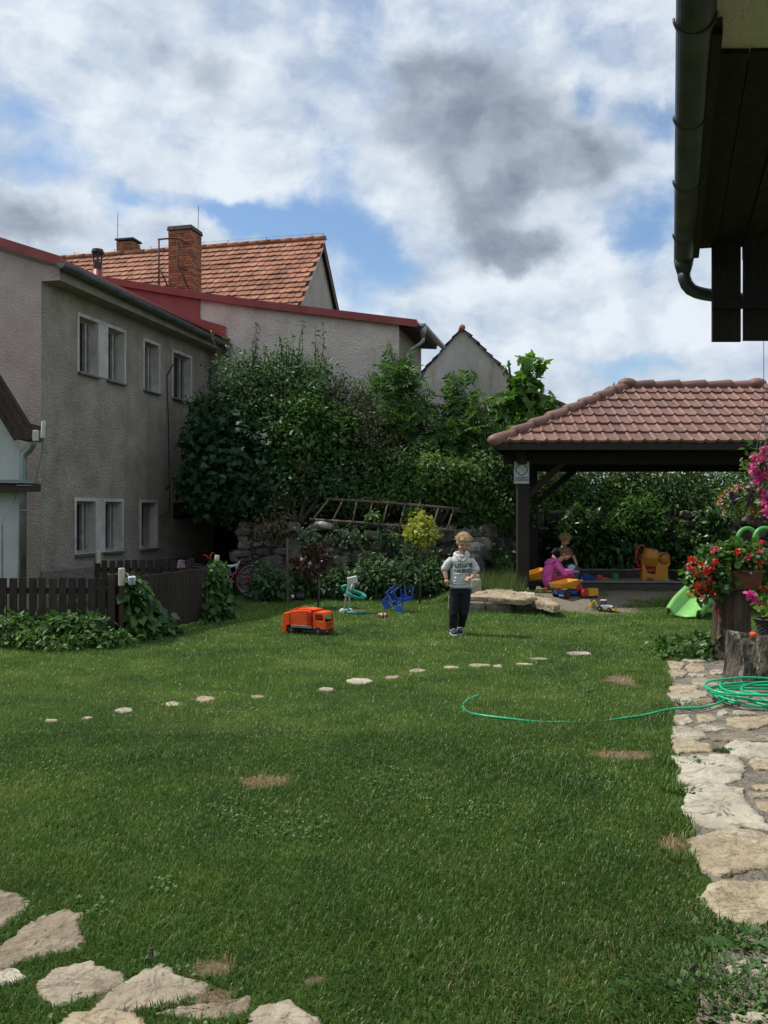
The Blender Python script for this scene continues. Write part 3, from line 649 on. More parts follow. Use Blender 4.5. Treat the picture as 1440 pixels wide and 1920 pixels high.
# yard wall with real openings: a grid of cells
wb = MB()
sc = sorted({0.0, LEN1}|{o[0] for o in op}|{o[1] for o in op}); zc = sorted({-.3, ZT1}|{o[2] for o in op}|{o[3] for o in op})
for i in range(len(sc)-1):
    for j in range(len(zc)-1):
        sm, zm = (sc[i]+sc[i+1])/2, (zc[j]+zc[j+1])/2
        if any(o[0] < sm < o[1] and o[2] < zm < o[3] for o in op): continue
        wb.face([along(sc[i], zc[j]), along(sc[i+1], zc[j]), along(sc[i+1], zc[j+1]), along(sc[i], zc[j+1])])
wb.face([along(LEN1, -.3), along(LEN1, -.3)+Lf*7, along(LEN1, ZT1)+Lf*7, along(LEN1, ZT1)])
wb.build('yard_wall', m_stucco, house)
SL = .345
nb = MB(); p0 = C1; 
nb.face([p0+Vector((0, 0, -.3)), p0+Vector((0, 0, ZT1)), p0+N1*.34+Vector((0, 0, ZT1)), p0+N1*.34+Vector((0, 0, ZT1+.20)), p0+Vector((0, 0, ZT1+.28)), p0+Lf*7+Vector((0, 0, ZT1+.28+7*SL)), p0+Lf*7+Vector((0, 0, -.3))])
nb.build('gable_wall', m_stucco_pink, house)
cn = MB(); cn.prism([along(.004, ZT1), along(.004, ZT1, .34), along(.004, ZT1+.20, .34), along(.004, ZT1+.28, 0)], D1*(LEN1-.01)); cn.build('cornice', m_stucco, house)
pl = MB(); pl.prism([along(-.02, -.3, -.0), along(-.02, -.3, .035), along(-.02, .62, .035), along(-.02, .66, 0)], D1*(LEN1+.02)); pl.build('plinth', M('plinth_render', (.15, .14, .12), (.22, .205, .175), .95, 2, 1.4, 14), house)
rb = MB(); e0 = .44; zt = ZT1+.27
a = C1+N1*e0-D1*.1+Vector((0, 0, zt)); b = C1+Lf*7-D1*.1+Vector((0, 0, zt+SL*(7+e0)))
rb.hexa([a, a+D1*(LEN1+.1), b+D1*(LEN1+.1), b, a+Vector((0, 0, .05)), a+D1*(LEN1+.1)+Vector((0, 0, .05)), b+D1*(LEN1+.1)+Vector((0, 0, .05)), b+Vector((0, 0, .05))])
roof1 = rb.build('roof', m_redmetal, house)
vb = MB(); vb.prism([a-D1*.045+Vector((0, 0, -.075)), b-D1*.045+Vector((0, 0, -.075)), b-D1*.045+Vector((0, 0, .075)), a-D1*.045+Vector((0, 0, .075))], D1*.043); vb.build('verge_flashing', m_redmetal, roof1)
def gutter(mb, a, b, r, n=9, up=Vector((0, 0, 1)), side=None, th=.006):
    """half round gutter with closed ends"""
    d = (b-a).normalized(); s = side or d.cross(up).normalized()
    ring = [(math.cos(t), math.sin(t)) for t in np.linspace(math.pi, 2*math.pi, n)]
    prof = [s*c*r+up*q*r for c, q in ring]+[s*c*(r-th)+up*q*(r-th) for c, q in ring[::-1]]
    mb.prism([a+p for p in prof], b-a)
    mb.prism([a+s*c*r+up*q*r for c, q in ring], d*.006); mb.prism([b-d*.006+s*c*r+up*q*r for c, q in ring], d*.006)
    mb.tube([a+s*r, b+s*r], r*.10, 6)
gb = MB(); ga = along(-.15, ZT1+.23, .46); gz = along(LEN1-.12, ZT1+.15, .46); gutter(gb, ga, gz, .085)
gut = gb.build('gutter', m_zinc_dark, house, smooth=False)
for k in range(8):
    q = ga.lerp(gz, (k+.6)/8); hb = MB()
    hb.tube([q+N1*.09*math.cos(t)+Vector((0, 0, .09*math.sin(t))) for t in np.linspace(math.pi*1.0, 2*math.pi, 9)], .009, 5); hb.build('gutter_bracket', m_zinc_dark, gut)
db = MB(); e = gz-D1*.10; db.tube([e+Vector((0, 0, -.05)), e+Vector((0, 0, -.22)), e-N1*.16+Vector((0, 0, -.42)), e-N1*.38+Vector((0, 0, -.55)), e-N1*.40+Vector((0, 0, -.8)), e-N1*.40+Vector((0, 0, -5.3))], [.075, .05, .048, .048, .048, .048], 10)
db.build('downpipe', m_zinc_dark, house, smooth=True)
def window(s0, s1, z0, z1, surround, openin=0.0):
    dp = .20; w = MB()
    q = [(s0, z0), (s1, z0), (s1, z1), (s0, z1)]
    for (x0, y0), (x1, y1) in zip(q, q[1:]+q[:1]): w.face([along(x0, y0, .002), along(x1, y1, .002), along(x1, y1, -dp), along(x0, y0, -dp)])
    rv = w.build('window', m_surround, house)
    fr = MB(); f = .05
    for (x0, y0, x1, y1) in ((s0, z0, s0+f, z1), (s1-f, z0, s1, z1), (s0+f, z0, s1-f, z0+f), (s0+f, z1-f, s1-f, z1)):
        fr.hexa([along(x0, y0, -dp-.02), along(x1, y0, -dp-.02), along(x1, y0, -dp+.05), along(x0, y0, -dp+.05), along(x0, y1, -dp-.02), along(x1, y1, -dp-.02), along(x1, y1, -dp+.05), along(x0, y1, -dp+.05)])
    mid = s0+(s1-s0)*.72
    fr.hexa([along(mid-.03, z0+f, -dp-.01), along(mid+.03, z0+f, -dp-.01), along(mid+.03, z0+f, -dp+.065), along(mid-.03, z0+f, -dp+.065), along(mid-.03, z1-f, -dp-.01), along(mid+.03, z1-f, -dp-.01), along(mid+.03, z1-f, -dp+.065), along(mid-.03, z1-f, -dp+.065)])
    fr.build('sash_frame', m_sash, rv)
    g = MB(); g.hexa([along(s0+f, z0+f, -dp-.004), along(s1-f, z0+f, -dp-.004), along(s1-f, z0+f, -dp+.012), along(s0+f, z0+f, -dp+.012), along(s0+f, z1-f, -dp-.004), along(s1-f, z1-f, -dp-.004), along(s1-f, z1-f, -dp+.012), along(s0+f, z1-f, -dp+.012)])
    g.build('pane', m_glass, rv)
    sl = MB(); sl.hexa([along(s0-.03, z0-.05, -.12), along(s1+.03, z0-.05, -.12), along(s1+.03, z0-.05, .07), along(s0-.03, z0-.05, .07), along(s0-.03, z0-.012, -.12), along(s1+.03, z0-.012, -.12), along(s1+.03, z0-.022, .07), along(s0-.03, z0-.022, .07)])
    sl.build('sill', m_zinc_dark, rv)
for i, o in enumerate(op): window(*o, None)
# raised white plaster surrounds, one round the pair, one round each single
def surround(s0, s1, z0, z1, holes):
    t = .018; b = MB(); ss_ = sorted({s0, s1}|{h[0] for h in holes}|{h[1] for h in holes}); zs = sorted({z0, z1}|{h[2] for h in holes}|{h[3] for h in holes})
    for i in range(len(ss_)-1):
        for j in range(len(zs)-1):
            sm, zm = (ss_[i]+ss_[i+1])/2, (zs[j]+zs[j+1])/2
            if any(h[0] < sm < h[1] and h[2] < zm < h[3] for h in holes): continue
            b.hexa([along(ss_[i], zs[j], .001), along(ss_[i+1], zs[j], .001), along(ss_[i+1], zs[j], t), along(ss_[i], zs[j], t), along(ss_[i], zs[j+1], .001), along(ss_[i+1], zs[j+1], .001), along(ss_[i+1], zs[j+1], t), along(ss_[i], zs[j+1], t)])
    b.build('plaster_surround', m_surround, house)
for grp in ([0, 1], [2], [3], [4, 5], [6]):
    h = [op[i] for i in grp]; surround(h[0][0]-.055, h[-1][1]+.055, h[0][2]-.005, h[0][3]+.06, h)
cb = MB(); q0, q1 = W1(337, 662, .03), W1(313, 704, .03)
cb.tube([q0, q1, W1(316, 800, .03), W1(318, 960, .03), W1(300, 968, .03)], .012, 5); cb.build('cable', m_black, house)
vp = thing('roof_vent', 'red roof vent pipe with a sooty black cowl behind the gutter', 'vent pipe', P(183, 532, 17.6))
q = P(183, 532, 17.6); w_ = .10
b = MB(); b.lathe([(.095, -.9), (.095, .28)], q); b.build('pipe', m_redmetal, vp, smooth=True)
b = MB(); b.lathe([(.085, .28), (.085, .42), (.075, .42), (.075, .44)], q); b.lathe([(.075, .60), (.125, .64), (.11, .70), (.0, .71)], q)
for k in range(4): a_ = k*math.pi/2+.4; b.beam(q+Vector((.07*math.cos(a_), .07*math.sin(a_), .42)), q+Vector((.09*math.cos(a_), .09*math.sin(a_), .62)), .03, .03)
b.build('cowl', M('sooty_metal', (.02, .02, .02), (.05, .048, .045), .7, 9), vp, smooth=False)

# ------------------------------------------------------------------ pinkish second house with the falling roof edge
h2 = thing('pink_house', 'pinkish plastered house with a falling red roof edge behind the bushes', 'house', K2)
R_ = Vector((1, -TN, 0))/NL
rake = [W2(150, 519), W2(375, 557), W2(480, 572), W2(748, 604.5)]
cor = W2(748, 604.5)
fb = MB(); fb.face([Vector((rake[0].x, rake[0].y, -.3))]+rake+[Vector((cor.x, cor.y, -.3))]); fb.build('plaster_wall', m_stucco_b2, h2)
sb_ = MB(); e2 = cor+D1*2.6; sb_.face([Vector((cor.x, cor.y, -.3)), cor, e2, Vector((e2.x, e2.y, -.3))]); sb_.face([Vector((e2.x, e2.y, -.3)), e2, e2-R_*6+Vector((0, 0, .9)), e2-R_*6+Vector((0, 0, -8))]); sb_.build('eave_side_wall', m_stucco, h2)
rk = [W2(150, 517, .12), W2(375, 554, .12), W2(480, 569, .12), W2(782, 606, .12)]
rf = MB()
for p, q in zip(rk, rk[1:]): rf.hexa([p, q, q+D1*2.75, p+D1*2.75, p+Vector((0, 0, .06)), q+Vector((0, 0, .06)), q+D1*2.75+Vector((0, 0, .06)), p+D1*2.75+Vector((0, 0, .06))])
roof2 = rf.build('roof', m_redmetal, h2)
rv_ = MB()
for p, q in zip(rk, rk[1:]): rv_.prism([p-D1*.03+Vector((0, 0, -.09)), q-D1*.03+Vector((0, 0, -.09)), q-D1*.03+Vector((0, 0, .075)), p-D1*.03+Vector((0, 0, .075))], D1*.028)
rv_.build('verge_flashing', m_redmetal, roof2)
sf = MB(); q = W2(748, 607); q2 = rk[-1]; sf.hexa([q+R_*.01+Vector((0, 0, -.10)), q2+R_*.0+Vector((0, 0, -.12)), q2+D1*2.5+Vector((0, 0, -.12)), q+D1*2.5+R_*.01+Vector((0, 0, -.10)), q+R_*.01+Vector((0, 0, -.02)), q2+Vector((0, 0, -.03)), q2+D1*2.5+Vector((0, 0, -.03)), q+D1*2.5+R_*.01+Vector((0, 0, -.02))])
sf.build('soffit', m_dark_wood, h2)
cl = MB(); c_ = [(150, 521), (375, 557), (375, 598), (424, 612.5), (424, 660), (250, 620), (130, 545)]
cl.prism([W2(x, y, .02) for x, y in c_], -D1*.022); cl.build('red_cladding', m_redmetal, h2)
g2 = MB(); ga = rk[-1]+R_*.10+Vector((0, 0, -.0))+D1*.05; gutter(g2, ga, ga+D1*2.75, .068); gg = g2.build('gutter', m_zinc, h2)
hp = MB(); t0 = ga+D1*.12; hp.tube([t0+Vector((0, 0, -.03)), t0+Vector((0, 0, -.14)), t0+Vector((0, 0, -.30))], [.08, .068, .046], 10)
q = W2(756, 655, .0); wq = t0-R_*.34+D1*.05
hp.tube([t0+Vector((0, 0, -.28)), t0+Vector((0, 0, -.36)), t0-R_*.07+Vector((0, 0, -.43)), wq+Vector((0, 0, -.58)), wq-R_*.02+Vector((0, 0, -.66)), wq-R_*.02+Vector((0, 0, -4.3))], .042, 10); hp.build('downpipe', m_zinc, h2, smooth=True)

def brick_stack(mb, c, w, d, h, ax, ay, row=.072, bl=.25):
    """courses of single bricks round a flue"""
    n = int(h/row)
    for i in range(n):
        z = c.z+i*row; ow = .0
        for (u, v, ln, wd) in ((ax, ay, w, d), (ay, ax, d, w)):
            for s in (-1, 1):
                k = max(2, round(ln/bl)); o = (i % 2)*.5/k
                cuts = [0]+[min(1, max(0, (j+o)/k)) for j in range(k+1)]+[1]; cuts = sorted(set(cuts))
                for a_, b_ in zip(cuts, cuts[1:]):
                    if b_-a_ < .02: continue
                    m0 = c+u*((a_-.5)*ln+.004)+v*s*(wd/2); m1 = c+u*((b_-.5)*ln-.004)+v*s*(wd/2); j = random.uniform(-.006, .008)
                    q = [m0-v*s*.08, m1-v*s*.08, m1+v*s*j, m0+v*s*j]
                    q = [Vector((p.x, p.y, z)) for p in q]
                    mb.hexa(q+[p+Vector((0, 0, row-.009)) for p in q])
m_brick = M('chimney_brick', (.25, .095, .05), (.40, .175, .10), .9, 9, .8, 50, island=.4, spots=[((.09, .05, .04), 3, .6)])
m_mortar = M('brick_mortar', (.19, .15, .12), (.27, .225, .185), .95, 9)
m_soot = M('sooty_mortar', (.045, .04, .036), (.10, .09, .08), .9, 8, .6, 30)
ch = thing('brick_chimney', 'tall orange brick chimney with a sooty cap and rusty pipe railing', 'chimney', P(342, 545, 22.3))
cc = P(342, 545, 22.3); wch = 54/F*22.3*.86
b = MB(); c0 = Vector((cc.x, cc.y+.3, 6.6)); ht = P(342, 424, 22.0).z-6.6
brick_stack(b, c0, wch, .62, ht, R_, D1); b.build('brickwork', m_brick, ch)
b = MB(); 
for s in (1,): b.hexa([c0+R_*x*(wch/2-.02)+D1*y*.29 for x, y in ((-1, -1), (1, -1), (1, 1), (-1, 1))]+[c0+R_*x*(wch/2-.02)+D1*y*.29+Vector((0, 0, ht)) for x, y in ((-1, -1), (1, -1), (1, 1), (-1, 1))])
b.build('mortar_core', m_mortar, ch)
b = MB(); tz = c0+Vector((0, 0, ht)); b.hexa([tz+R_*x*(wch/2+.035)+D1*y*.35 for x, y in ((-1, -1), (1, -1), (1, 1), (-1, 1))]+[tz+R_*x*(wch/2+.02)+D1*y*.33+Vector((0, 0, .12)) for x, y in ((-1, -1), (1, -1), (1, 1), (-1, 1))]); b.build('cap', m_soot, ch, bevel=.02)
m_rust = M('rusty_pipe', (.055, .025, .02), (.10, .045, .035), .8, 12)
b = MB(); Yc = 21.6
for path in ([(298, 545), (298, 449)], [(296, 449), (318, 447), (333, 447), (353, 457)], [(333, 447), (334, 498), (345, 520), (353, 541)], [(298, 500), (316, 540)], [(334, 499), (352, 508)]):
    b.tube([P(x, y, Yc if x < 320 else 21.75) for x, y in path], .022, 6)
b.build('pipe_railing', m_rust, ch, smooth=True)

# ------------------------------------------------------------------ steep tile roofed house behind
h3 = thing('tiled_house', 'tall house with a steep weathered orange tile roof behind the pink house', 'house', (-4, 28, 0))
AP = Vector((-1.95, 28, 10.5)); Rn = Vector((-1, .235, 0)).normalized(); Sn = Vector((-.235, -1, 0)).normalized()
PIT = 2.7/2.5; LR = 15.0; HW = 3.0
m_tile = M('clay_tile', (.235, .093, .052), (.375, .165, .10), .85, 1.1, .6, 40, island=.33, detail=7, spots=[((.115, .07, .05), 1.3, .60), ((.16, .135, .10), 4, .66)])
tb = MB(); hyp = math.hypot(1, PIT); dv = (Sn-Vector((0, 0, PIT)))/hyp; nv = dv.cross(Rn).normalized(); nv = nv if nv.z > 0 else -nv
rowh, tw = .275, .23
for i in range(int(HW*hyp/rowh)):
    for j in range(int(LR/tw)):
        u0 = j*tw+(i % 2)*tw*.5-.1+random.uniform(-.006, .006); u1 = u0+tw-.012
        s0 = i*rowh; s1 = s0+rowh*1.12+random.uniform(-.012, .012); t_ = .02+random.uniform(0, .012); lift = .045+random.uniform(-.008, .014)
        a0 = AP+Rn*u0+dv*s0; a1 = AP+Rn*u1+dv*s0; b0 = AP+Rn*u0+dv*s1+nv*lift; b1 = AP+Rn*u1+dv*s1+nv*(lift+random.uniform(-.006, .006)); bm_ = (b0+b1)/2+dv*.035
        tb.add([a0, a1, b1, bm_, b0, b1-nv*t_, bm_-nv*t_, b0-nv*t_], [(0, 1, 2, 3, 4), (4, 3, 6, 7), (3, 2, 5, 6)])
rf3 = tb.build('tile_roof', m_tile, h3)
b = MB(); bk = Sn*-1; b.face([AP, AP+Rn*LR, AP+Rn*LR-Sn*3-Vector((0, 0, 3*PIT)), AP-Sn*3-Vector((0, 0, 3*PIT))]); b.face([AP-nv*.03, AP+Rn*LR-nv*.03, AP+Rn*LR+dv*HW*hyp-nv*.03, AP+dv*HW*hyp-nv*.03]); b.build('roof_boarding', m_dark_wood, rf3)
b = MB()
for k in range(int(LR/.38)):
    p = AP+Rn*(k*.38-.05)+Vector((0, 0, .02)); q = p+Rn*.41; b.tube([p+Vector((0, 0, .012*(k % 2))), q+Vector((0, 0, .02))], [.095, .085], 10)
b.build('ridge_tiles', m_tile, rf3, smooth=True)
m_gable3 = M('beige_plaster', (.33, .30, .265), (.40, .37, .33), .95, 2, .8, 30)
b = MB(); gi = .16; q = AP+Rn*gi; b.face([q+Vector((0, 0, -.10)), q+Sn*HW+Vector((0, 0, -HW*PIT-.10)), q+Sn*HW+Vector((0, 0, -10.5)), q-Sn*HW+Vector((0, 0, -10.5)), q-Sn*HW+Vector((0, 0, -HW*PIT-.10))]); b.build('gable_wall', m_gable3, h3)
b = MB()
for s in (1, -1):
    p = AP+Rn*.02+Vector((0, 0, -.03)); q = p+Sn*s*HW+Vector((0, 0, -HW*PIT)); b.prism([p, q, q+Vector((0, 0, -.2)), p+Vector((0, 0, -.22))], Rn*.03)
b.build('bargeboard', M('bargeboard', (.10, .045, .04), (.17, .075, .065), .7, 5, stretch=(3, 3, 3)), h3)
b = MB(); p = AP+Rn*.035+Vector((0, 0, .0)); q = p+Sn*2.6+Vector((0, 0, -2.6*PIT)); b.prism([p+Vector((0, 0, -.22)), q+Vector((0, 0, -.20)), q+Vector((0, 0, -.30)), p+Vector((0, 0, -.36))], Rn*.02); b.build('verge_board', M('pale_board', (.42, .44, .45), (.52, .54, .55), .7), h3)
b = MB(); kq_ = (234-CX)/F; c0 = AP+Rn*((AP.x-kq_*AP.y)/(-Rn.x+kq_*Rn.y))+Sn*-.25+Vector((0, 0, -.28)); brick_stack(b, c0, .62, .55, .78, Rn, Sn); c2 = b.build('ridge_chimney', m_brick, h3)
b = MB(); b.box(c0+Vector((0, 0, .80)), (.70, .62, .06), rot=(0, 0, math.atan2(Rn.y, Rn.x))); b.build('chimney_cap', m_soot, c2)
b = MB(); s_ = AP+Rn*9.0+dv*1.05+nv*.06; b.prism([s_, s_+Rn*.55, s_+Rn*.55+dv*.6, s_+dv*.6], nv*.06); sk = b.build('skylight', m_zinc_dark, h3)
b = MB(); b.prism([s_+Rn*.05+dv*.05+nv*.06, s_+Rn*.5+dv*.05+nv*.06, s_+Rn*.5+dv*.55+nv*.06, s_+Rn*.05+dv*.55+nv*.06], nv*.008); b.build('pane', M('sky_glass', (.25, .29, .29), (.3, .34, .33), .1, spec=.8), sk)
def at_ridge(px):
    k = (px-CX)/F; t = (AP.x-k*AP.y)/(-Rn.x+k*Rn.y); return AP+Rn*t
b = MB(); pts = []
for px in (95, 140, 173, 215, 283, 340, 428, 500, 585, 606):
    q = at_ridge(px); b.tube([q, q+Vector((0, 0, .2))], .012, 5); pts.append(q+Vector((0, 0, .2)))
b.tube(pts, .008, 5); b.build('lightning_wire', m_zinc_dark, h3)
for px, h_ in ((220, .9), (371, 1.25)):
    q = at_ridge(px)+Vector((0, 0, .2 if px > 300 else .55)); b = MB(); b.tube([q-Vector((0, 0, .3)), q+Vector((.02, 0, h_))], .011, 5); b.build('lightning_rod', m_zinc_dark, h3)

# ------------------------------------------------------------------ old gable house and the lean-to beside it
m_oldplaster = M('stained_plaster', (.29, .27, .235), (.46, .44, .395), .95, .9, .8, 18, detail=9, stretch=(1.4, 1, .6), spots=[((.27, .215, .155), 1.3, .58), ((.16, .15, .135), 2.6, .64)], streak=0.28)
YG = 26
h4 = thing('old_gable_house', 'old windowless house with a stained plaster gable under a small tile roof', 'house', (2.2, YG, 0))
b = MB(); pk = P(866, 618, YG); L0 = P(700, 802, YG); R0 = P(1003, 752, YG)
b.face([pk, L0, Vector((L0.x, YG, -.5)), Vector((R0.x, YG, -.5)), R0]); b.face([R0, R0+Vector((1.2, 5, 0)), Vector((R0.x+1.2, YG+5, -.5)), Vector((R0.x, YG, -.5))]); b.build('gable_wall', m_oldplaster, h4)
b = MB(); bo = MB()
for (e, s) in ((L0, -1), (R0, 1)):
    d = (e-pk); ln = d.length; d.normalize(); nn = Vector((-d.z, 0, d.x)); nn = nn if nn.z > 0 else -nn; n = int(ln/.3)
    for i in range(n+1):
        p = pk+d*(i*.3)+nn*(.02+.012*(i % 3)); q = pk+d*(i*.3+.36+random.uniform(-.03, .05))+nn*(.075+random.uniform(-.02, .025))
        for k in range(8):
            o = Vector((.0, -.10+k*.28, 0)); b.add([p+o, q+o, q+o+Vector((0, .27, 0)), p+o+Vector((0, .27, 0)), q+o-nn*.045, q+o+Vector((0, .27, 0))-nn*.045, p+o-nn*.03], [(0, 1, 2, 3), (1, 4, 5, 2), (0, 6, 4, 1)])
    bo.hexa([pk-nn*.05+Vector((0, .01, 0)), pk+d*ln-nn*.05+Vector((0, .01, 0)), pk+d*ln-nn*.05+Vector((1.2*0, 5, 0)), pk-nn*.05+Vector((0, 5, 0)), pk+Vector((0, .01, 0)), pk+d*ln+Vector((0, .01, 0)), pk+d*ln+Vector((0, 5, 0)), pk+Vector((0, 5, 0))])
m_oldtile = M('mossy_old_tile', (.055, .042, .034), (.13, .085, .06), .95, 3, .8, 30, island=.4, spots=[((.22, .10, .06), 2, .66)])
r4 = b.build('tile_roof', m_oldtile, h4); bo.build('roof_boarding', m_dark_wood, r4)
b = MB(); p = pk+Vector((0, -.14, .035)); b.tube([p, p+Vector((0, .5, 0)), p+Vector((0, 5, 0))], [.095, .085, .085], 10); b.build('ridge_tile', m_tile, r4, smooth=True)
b = MB(); b.tube([P(822, 668, YG-.03), P(800, 690, YG-.03), P(788, 715, YG-.03), P(786, 735, YG-.03), P(785, 800, YG-.03)], .012, 5); b.build('cable', m_black, h4)
h5 = thing('lean_to', 'low pale lean-to roof edge behind the maple and the gazebo', 'lean-to', P(1020, 800, 28))
b = MB(); q = [P(960, 722, 28), P(1062, 767, 28), P(1062, 1010, 28), P(960, 1010, 28)]; b.prism(q, (0, 3, 0)); b.build('plaster_wall', M('pale_pink_plaster', (.40, .345, .30), (.5, .44, .39), .95, 2, .8, 20), h5)
b = MB(); p, q = P(955, 717, 27.9), P(1064, 765, 27.9); b.prism([p, q, q+Vector((0, 0, .12)), p+Vector((0, 0, .12))], (0, 3, 0)); b.build('roof', m_oldtile, h5)

# ------------------------------------------------------------------ white outbuilding at the left edge
YS = 12.3
sh = thing('white_outbuilding', 'white rendered outbuilding with dark brown gable boards at the left edge', 'outbuilding', P(20, 1090, YS))
b = MB(); q = [P(-420, 1100, YS), P(33, 1100, YS), P(37, 826, YS), P(-15, 700, YS), P(-190, 420, YS), P(-420, 790, YS)]; b.prism(q, (0, .0, 0)) if False else b.face(q)
bkv = Vector((-1.1, 1.5, 0)); b.face([P(33, 1100, YS), P(37, 826, YS), P(37, 826, YS)+bkv, P(33, 1100, YS)+bkv]); b.build('white_wall', M('white_render', (.42, .435, .42), (.50, .515, .50), .95, 2, .5, 40), sh)
b = MB(); d = (P(78, 812, YS)-P(-190, 380, YS)); pA = P(-190, 372, YS); pB = P(79, 806, YS)
for (off, ww, dep, yy) in ((0, .11, .05, -.42), (.12, .10, .04, -.36), (.235, .10, .03, -.28)):
    nn = Vector((d.z, 0, -d.x)).normalized(); nn = -nn if nn.x > 0 else nn; p = pA+nn*off; q = pB+nn*off; p.y = q.y = YS+yy
    b.prism([p, q, q+nn*ww, p+nn*ww], (0, dep, 0))
b.build('gable_boards', m_brown_wood, sh)
b = MB(); nn = -nn if nn.z > 0 else nn; p = pA-nn*.0; q = pB-nn*.0; p.y = q.y = YS-.46; up_ = -nn; b.prism([p, q, q+up_*.045, p+up_*.045], (-.30, .62, 0)); b.build('roof', M('dark_roof_sheet', (.03, .022, .02), (.05, .04, .036), .7), sh)
b = MB(); b.box(P(50, 818, YS-.15), (.19, .5, .11)); b.box(P(64, 812, YS-.2), (.10, .45, .22)); b.build('purlin_end', m_brown_wood, sh)
b = MB(); q = P(-420, 919, YS-.30); e = P(60, 919, YS-.30); b.box(((q.x+e.x)/2, YS-.14, q.z+.04), (e.x-q.x, .30, .115)); lb = b.build('ledge_board', m_brown_wood, sh)
b = MB(); b.hexa([Vector((q.x, YS-.34, q.z+.10)), Vector((e.x+.03, YS-.34, q.z+.10)), Vector((e.x+.03, YS-.003, q.z+.15)), Vector((q.x, YS-.003, q.z+.15)), Vector((q.x, YS-.34, q.z+.108)), Vector((e.x+.03, YS-.34, q.z+.108)), Vector((e.x+.03, YS-.003, q.z+.158)), Vector((q.x, YS-.003, q.z+.158))]); b.build('ledge_flashing', m_zinc, sh)
b = MB(); b.tube([P(62, 816, YS-.15), P(61, 835, YS-.15), P(54, 845, YS-.1), P(45, 852, YS-.1), P(43, 866, YS-.1), P(43, 1100, YS-.1)], .048, 12); b.tube([P(43, 956, YS-.1), P(43, 959, YS-.1)], .054, 12); b.build('downpipe', m_zinc, sh, smooth=True)
b = MB(); b.tube([P(4, 1100, YS-.2), P(4, 985, YS-.2)], .015, 8); b.tube([P(4, 985, YS-.2), P(4, 976, YS-.2), P(28, 938, YS-.05), P(32, 910, YS-.33), P(60, 910, YS-.33)], .006, 5); b.build('earthing_rod', m_zinc, sh)
at = thing('wifi_antenna', 'two flat white antenna boxes on the corner of the outbuilding eave', 'antenna', P(70, 818, YS-.5))
b = MB(); b.box(P(67, 817, YS-.5), (.082, .05, .15)); b.build('antenna_panel', m_white_paint, at, bevel=.012)
b = MB(); b.box(P(81, 806, YS-.45), (.05, .1, .24), rot=(0, .06, .5)); b.build('antenna_panel', m_white_paint, at, bevel=.01)
b = MB(); b.beam(P(60, 817, YS-.42), P(82, 815, YS-.42), .02, .02); b.tube([P(80, 823, YS-.45), P(79, 845, YS-.4), P(66, 905, YS-.3)], .007, 5); b.build('bracket', m_zinc, at)

# ------------------------------------------------------------------ dark wooden eave over the camera on the right
ev = thing('overhanging_eave', 'dark timber eave with zinc gutter jutting in at the top right', 'building', (3.6, 4, 0))
TE = .335; NE = math.hypot(1, TE); De = Vector((TE, 1, 0))/NE; Re = Vector((1, -TE, 0))/NE
ZE = 3.5
def E(s, r, z): return De*s*NE+Re*r+Vector((0, 0, z))                  # s: depth Y along the eave line through the origin
rr = .070; m_eave_zinc = M('dark_zinc', (.045, .052, .052), (.085, .095, .095), .5, 4, metal=.4, spots=[((.24, .235, .21), 3.0, .68)])
b = MB(); ga = E(-2.5, .085, ZE+.02); gz = E(6.42, .085, ZE-.0); gutter(b, ga, gz, rr, n=14); gt = b.build('gutter', m_eave_zinc, ev, smooth=False)
for s in (3.33, 4.15, 4.95, 5.9):
    b = MB(); c = E(s, .085, ZE+.012); b.tube([c+Re*(rr+.008)*math.cos(t)+Vector((0, 0, (rr+.008)*math.sin(t))) for t in np.linspace(math.pi, 2*math.pi, 13)], .006, 6); b.build('gutter_bracket', m_eave_zinc, gt, smooth=True)
b = MB(); c = E(6.38, .085, ZE); b.tube([c+Vector((0, 0, -.03)), c+Vector((0, 0, -.08)), c+Vector((0, 0, -.135))], [.072, .064, .047], 14)
b.tube([c+Vector((0, 0, -.12)), c+Vector((.003, 0, -.17)), c+Vector((.02, 0, -.215)), c+Vector((.055, .01, -.25)), c+Vector((.10, .02, -.268)), c+Vector((.16, .03, -.28)), c+Vector((.36, .06, -.30)), c+Vector((.95, .1, -.35))], .046, 14); b.build('downpipe', m_eave_zinc, ev, smooth=True)
b = MB(); b.hexa([E(-2.5, .15, ZE+.075), E(3.80, .15, ZE+.075), E(4.5, 2.5, ZE+.075), E(-2.5, 2.5, ZE+.075), E(-2.5, .15, ZE+.10), E(3.80, .15, ZE+.10), E(4.5, 2.5, ZE+.10), E(-2.5, 2.5, ZE+.10)]); b.build('plastered_soffit', M('cream_plaster', (.70, .64, .50), (.76, .71, .58), .95, 3, .8, 60), ev)
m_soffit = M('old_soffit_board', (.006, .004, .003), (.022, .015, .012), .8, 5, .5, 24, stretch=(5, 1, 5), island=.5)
b = MB(); r0 = .13
while r0 < 2.4:
    w = random.uniform(.13, .19); s1 = 6.42+random.uniform(-.06, .10); zz = ZE+.05+random.uniform(-.008, .012)
    sa, sb2 = 3.66+r0*.30, 3.66+(r0+w)*.30; b.hexa([E(sa, r0, zz), E(s1, r0, zz), E(s1+random.uniform(-.05, .05), r0+w-.006, zz), E(sb2, r0+w-.006, zz), E(sa, r0, zz+.024), E(s1, r0, zz+.024), E(s1, r0+w-.006, zz+.024), E(sb2, r0+w-.006, zz+.024)]); r0 += w
b.build('soffit_boards', m_soffit, ev)
